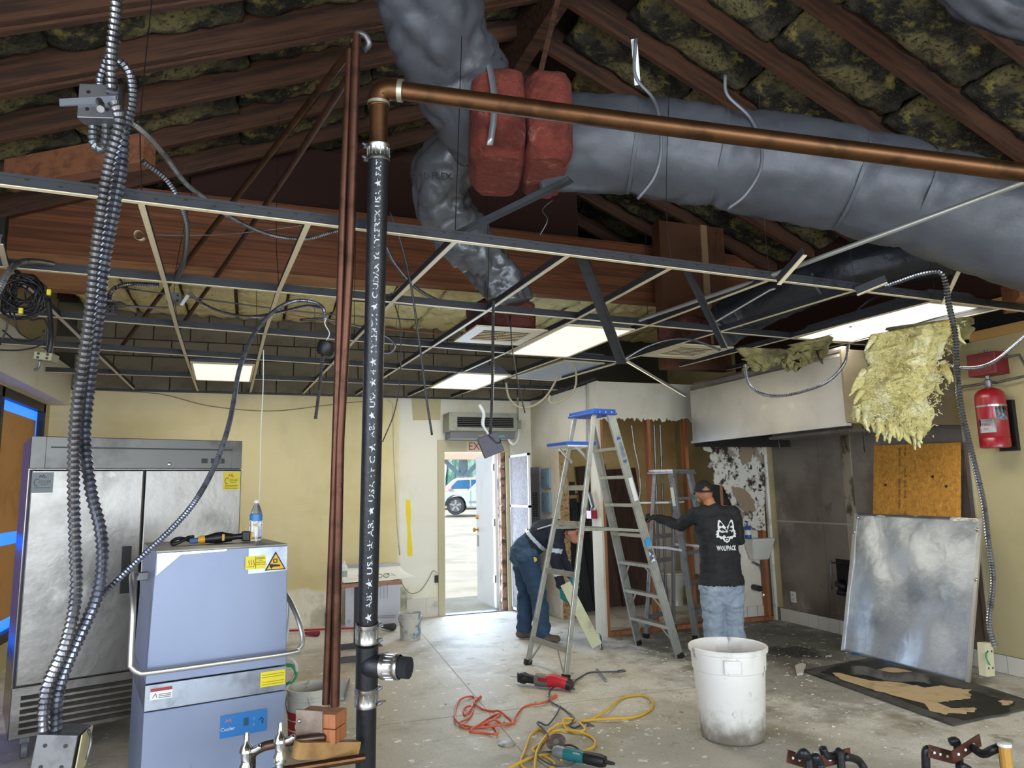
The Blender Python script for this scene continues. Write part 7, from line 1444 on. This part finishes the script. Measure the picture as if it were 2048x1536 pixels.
p = at(1252, 1190, Y=8.8); p.z = 0; q = MB(); q.beam(p+V((.2, 0, 0)), p+V((.1, .22, 1.85)), .5, .03, V((0, 1, 0))); tag(q.build('leaning_door', m_wd), 'dark brown panel leaning behind the first studs', 'door slab')
t_ = thing('corner_shelf', 'dark shelf unit seen through the doorway', 'shelf', (3.95, 9.0, 1.0))
for z in (1.02, 1.5):
    q = MB(); q.bb(3.84, 4.25, 8.9, 9.08, z, z+.02); q.build('shelf_board', m_alud if z < 1.2 else m_blackp, t_)
q = MB(); q.bb(3.86, 4.2, 8.95, 9.08, 1.52, 1.68); q.build('crate', m_blackp, t_)
for s_ in (3.86, 4.2): q = MB(); q.beam((s_, 8.93, 1.02), (s_, 9.08, .75), .015, .015); q.build('shelf_bracket', m_alud, t_)
t_ = thing('toilet', 'white toilet seen between the studs behind the ladder', 'toilet', (5.5, 8.62, 0)); m_por = mat('white_porcelain', '#cfcdc6', .2); 
q = MB(); q.bb(5.74, 5.93, 8.40, 8.84, .40, .78); q.build('cistern', m_por, t_, bevel=.02); q = MB(); q.bb(5.73, 5.94, 8.39, 8.85, .78, .81); q.build('cistern_lid', m_por, t_, bevel=.01)
q = MB(); q.lathe([(.11, 0), (.10, .05), (.10, .2), (.18, .36), (.19, .40)], (5.50, 8.62, 0), (0, 0, 1), 24); q.build('bowl', m_por, t_, 40); q = MB(); q.lathe([(.19, .40), (.20, .41), (.19, .43), (.0, .435)], (5.50, 8.62, 0), (0, 0, 1), 24, True, False); q.build('seat_lid', m_por, t_, 40)
t_ = thing('hand_sink', 'white hand sink on the right restroom wall', 'sink', (5.5, PY+.3, .8)); SX = at(1512, 1085, Y=PY+.1).x; SZ = at(1512, 1085, Y=PY+.1).z
q = MB(); q.hexa([V(p) for p in ((SX-.12, PY-.0, SZ-.20), (SX+.10, PY-.0, SZ-.20), (SX+.10, PY+.10, SZ-.20), (SX-.12, PY+.10, SZ-.20), (SX-.2, PY-.10, SZ+.06), (SX+.14, PY-.10, SZ+.06), (SX+.14, PY+.105, SZ+.06), (SX-.2, PY+.105, SZ+.06))]); q.build('basin', m_por, t_, bevel=.02)
q = MB(); q.tube(catmull([V((SX, PY+.09, SZ+.3)), V((SX, PY+.04, SZ+.31)), V((SX-.02, PY-.02, SZ+.27))], 4), .014, 8); q.build('faucet', chrome, t_, True); q = MB(); q.cyl((SX-.06, PY+.08, SZ+.31), (SX+.06, PY+.08, SZ+.31), .012, 8); q.build('faucet_bar', chrome, t_)
q = MB(); q.tube(catmull([V((SX-.1, PY+.05, SZ-.22)), V((SX+.02, PY+.04, SZ-.3)), V((SX+.06, PY+.05, SZ-.5)), V((SX+.06, PY+.09, SZ-.6))], 5), .012, 8); q.build('supply_tube', m_dull, t_, True); q = MB(); q.cyl((SX-.08, PY+.10, SZ-.52), (SX-.10, PY-.04, SZ-.52), .035, 14); q.build('waste_stub', m_black, t_); q = MB(); q.lathe([(.03, 0), (.03, .02), (.015, .03)], (SX+.06, PY+.09, SZ-.62), (0, -1, 0), 12); q.build('stop_valve', chrome, t_, 40)
t_ = thing('soap_bottle', 'blue soap bottle standing on the hand sink', 'bottle', tuple(at(1497, 1075, Y=PY-.02))); p = at(1497, 1082, Y=PY-.02); p.z = SZ+.062; q = MB(); q.lathe([(.035, 0), (.038, .02), (.036, .12), (.02, .15)], p, (0, 0, 1), 16); q.build('bottle_body', mat('blue_soap', '#1f4f9a', .3), t_, 40); q = MB(); q.tube([p+V((0, 0, .15)), p+V((0, 0, .2)), p+V((-.03, 0, .2))], .009, 7); q.build('pump', mat('blue_pump', '#29407f', .4), t_); q = MB(); q.lathe([(.0375, .04), (.0375, .10)], p, (0, 0, 1), 16, False, False); q.build('bottle_label', m_wlabel, t_)
p = at(1445, 990, Y=PY+.06); q = MB(); q.bb(p.x-.18, p.x+.12, PY+.02, PY+.09, p.z-.12, p.z+.12); tag(q.build('dark_dispenser', m_black), 'black dispenser behind the head of the man in black', 'dispenser')
q = MB(); q.bb(PX-.02, PX-.0, PY-.0, PY+.05, .0, .0)
# ------------------------------------------------------------------ outside the door: cars, carport, hedge
m_car = mat('pale_silver_paint', '#c9d9de', .3, .2, coat=.6); m_glass = mat('blue_tinted_glass', '#2d6f9c', .08, .0, spec=.8); m_tyre = mat('tyre_rubber', '#3b3e45', .8)
def car(px, d, label, m, s=1.0, body=0):
    g = at(*px, D=d); L_ = Loc(g, -_y); t_ = thing('parked_car', label, 'car', tuple(g)); P = lambda x, y, z: L_(x*s, y*s, z*s)
    def prof(pts, y0, y1, name, m_, parent=None, bev=.03):
        q = MB(); q.poly([P(x, y0, z) for x, z in pts], L_.d(0, 1, 0), (y1-y0)*s); return q.build(name, m_, parent or t_, bevel=bev)
    arch = [(.50*math.cos(a), .42+.50*math.sin(a)) for a in [math.pi-i*math.pi/9 for i in range(10)]]
    arch2 = [(2.95+.50*math.cos(a), .42+.50*math.sin(a)) for a in [math.pi-i*math.pi/9 for i in range(10)]]
    prof([(-.95, .42), (-.52, .38)]+arch+[(.52, .36), (2.43, .36)]+arch2+[(3.5, .38), (3.9, .45), (3.95, .95), (3.85, 1.12), (.75, 1.14), (.55, 1.10), (-.3, 1.05), (-.8, .98), (-.95, .85)], 0, 1.9, 'body_shell', m)
    prof([(.55, 1.10), (1.15, 1.62), (1.35, 1.72), (2.6, 1.76), (3.4, 1.70), (3.82, 1.12)], .12, 1.78, 'cabin', m)
    prof([(.98, 1.16), (1.42, 1.60), (2.08, 1.62), (2.08, 1.16)], .08, .13, 'side_window', m_glass, bev=.005); prof([(2.16, 1.16), (2.16, 1.62), (3.0, 1.62), (3.1, 1.16)], .08, .13, 'side_window', m_glass, bev=.005)
    q = MB(); q.hexa([P(*p) for p in ((.56, .2, 1.12), (.56, 1.7, 1.12), (1.16, 1.62, 1.62), (1.16, .28, 1.62), (.52, .2, 1.13), (.52, 1.7, 1.13), (1.12, 1.62, 1.63), (1.12, .28, 1.63))]); q.build('windscreen', m_glass, t_)
    q = MB(); q.box(P(1.02, -.08, 1.2), (.2*s, .16*s, .16*s), M=L_.R); q.build('wing_mirror', m, t_, bevel=.03)
    for wx in (0, 2.95):
        for wy in (.08, 1.65):
            q = MB(); q.lathe([(.30, 0), (.40, .0), (.42, .03), (.42, .2), (.40, .23), (.3, .23)], P(wx, wy, .42), L_.d(0, 1, 0), 28); w_ = q.build('wheel', m_tyre, t_, 40)
            q = MB(); q.lathe([(.28, -.005), (.28, .01)], P(wx, wy, .42), L_.d(0, -1, 0), 24); q.build('rim_dish', m_dull, w_)
            for k in range(5):
                a = k*2*math.pi/5+.3; q = MB(); q.beam(P(wx, wy-.012, .42), P(wx+.27*math.cos(a), wy-.012, .42+.27*math.sin(a)), .09*s, .03, L_.d(0, 1, 0)); q.build('rim_spoke', m_alu, w_)
    for z in (.62, .56): q = MB(); q.beam(P(.62, -.01, z), P(2.4, -.01, z), .02, .02); q.build('door_moulding', m_alud, t_)
    q = MB(); q.beam(P(.72, -.006, .4), P(.72, -.006, 1.12), .012, .012, L_.d(0, 1, 0)); q.build('door_seam', m_dull, t_)
    q = MB(); q.box(P(-.86, .2, .86), (.2*s, .4*s, .14*s), M=L_.R); q.build('headlamp', m_glass, t_, bevel=.02)
    return t_
car((911, 1030), 33, 'pale silver sport utility car parked beyond the exit door', m_car)
car((862, 1022), 40, 'white car with pink tinted roof parked behind the silver one', mat('pinkish_white_paint', '#d9c3bd', .35, .1, coat=.5), 1.05)
t_ = thing('carport', 'carport post with diagonal braces and fascia across the lot', 'carport', tuple(at(926, 1015, D=44)))
c = at(926, 1010, D=44); c2 = at(926, 918, D=44); q = MB(); q.beam((c.x, c.y, .5), c2, .42, .42); q.build('post', mat('blue_grey_post', '#7f97a3', .6), t_)
for s_ in (-1, 1): q = MB(); q.beam(c2+V((0, 0, -1.2)), c2+_R0*s_*1.2, .25, .25); q.build('brace', _mats['blue_grey_post'], t_)
a, c_2 = at(840, 906, D=43.5), at(1010, 906, D=43.5); q = MB(); q.beam(a+V((0, 0, .2)), c_2+V((0, 0, .2)), .3, 1.2); q.build('fascia', mat('peach_fascia', '#cfb6a0', .7), t_)
q = MB(); q.hexa([a+V((0, 0, .7)), c_2+V((0, 0, .7)), c_2+V((1.5, 4, 1)), a+V((1.5, 4, 1)), a+V((0, 0, .8)), c_2+V((0, 0, .8)), c_2+V((1.5, 4, 1.1)), a+V((1.5, 4, 1.1))]); q.build('carport_roof', _mats['peach_fascia'], t_)
m_leaf = mat('hazy_foliage', '#8fb3a5', .9, layers=[('noise', '#5f8a80', .9, .45, .6), ('noise', '#c6dcd6', 2.2, .55, .68)])
for i, px in enumerate((868, 910, 952)):
    c = at(px, 965, D=54); q = MB(); rg = random.Random(i)
    n_, m_ = 28, 18; vs = []
    q.grid(lambda u, v_: c+V((0, 0, .3))+V((math.cos(u*6.283)*math.sin(v_*3.1416)*.66, math.sin(u*6.283)*math.sin(v_*3.1416)*1.1, math.cos(v_*3.1416)*2.6))*(1+.28*noise.noise(V((math.cos(u*6.283)*2.2, math.sin(u*6.283)*2.2, v_*6+i)))+.12*noise.noise(V((math.cos(u*6.283)*7, math.sin(u*6.283)*7, v_*18+i)))), 40, 26)
    tag(q.build('hedge_tree', m_leaf, None, False), ['hazy tree left of the carport post', 'hazy tree right behind the carport post', 'hazy tree half hidden by the white door leaf'][i], 'tree', 'trees across the lot')
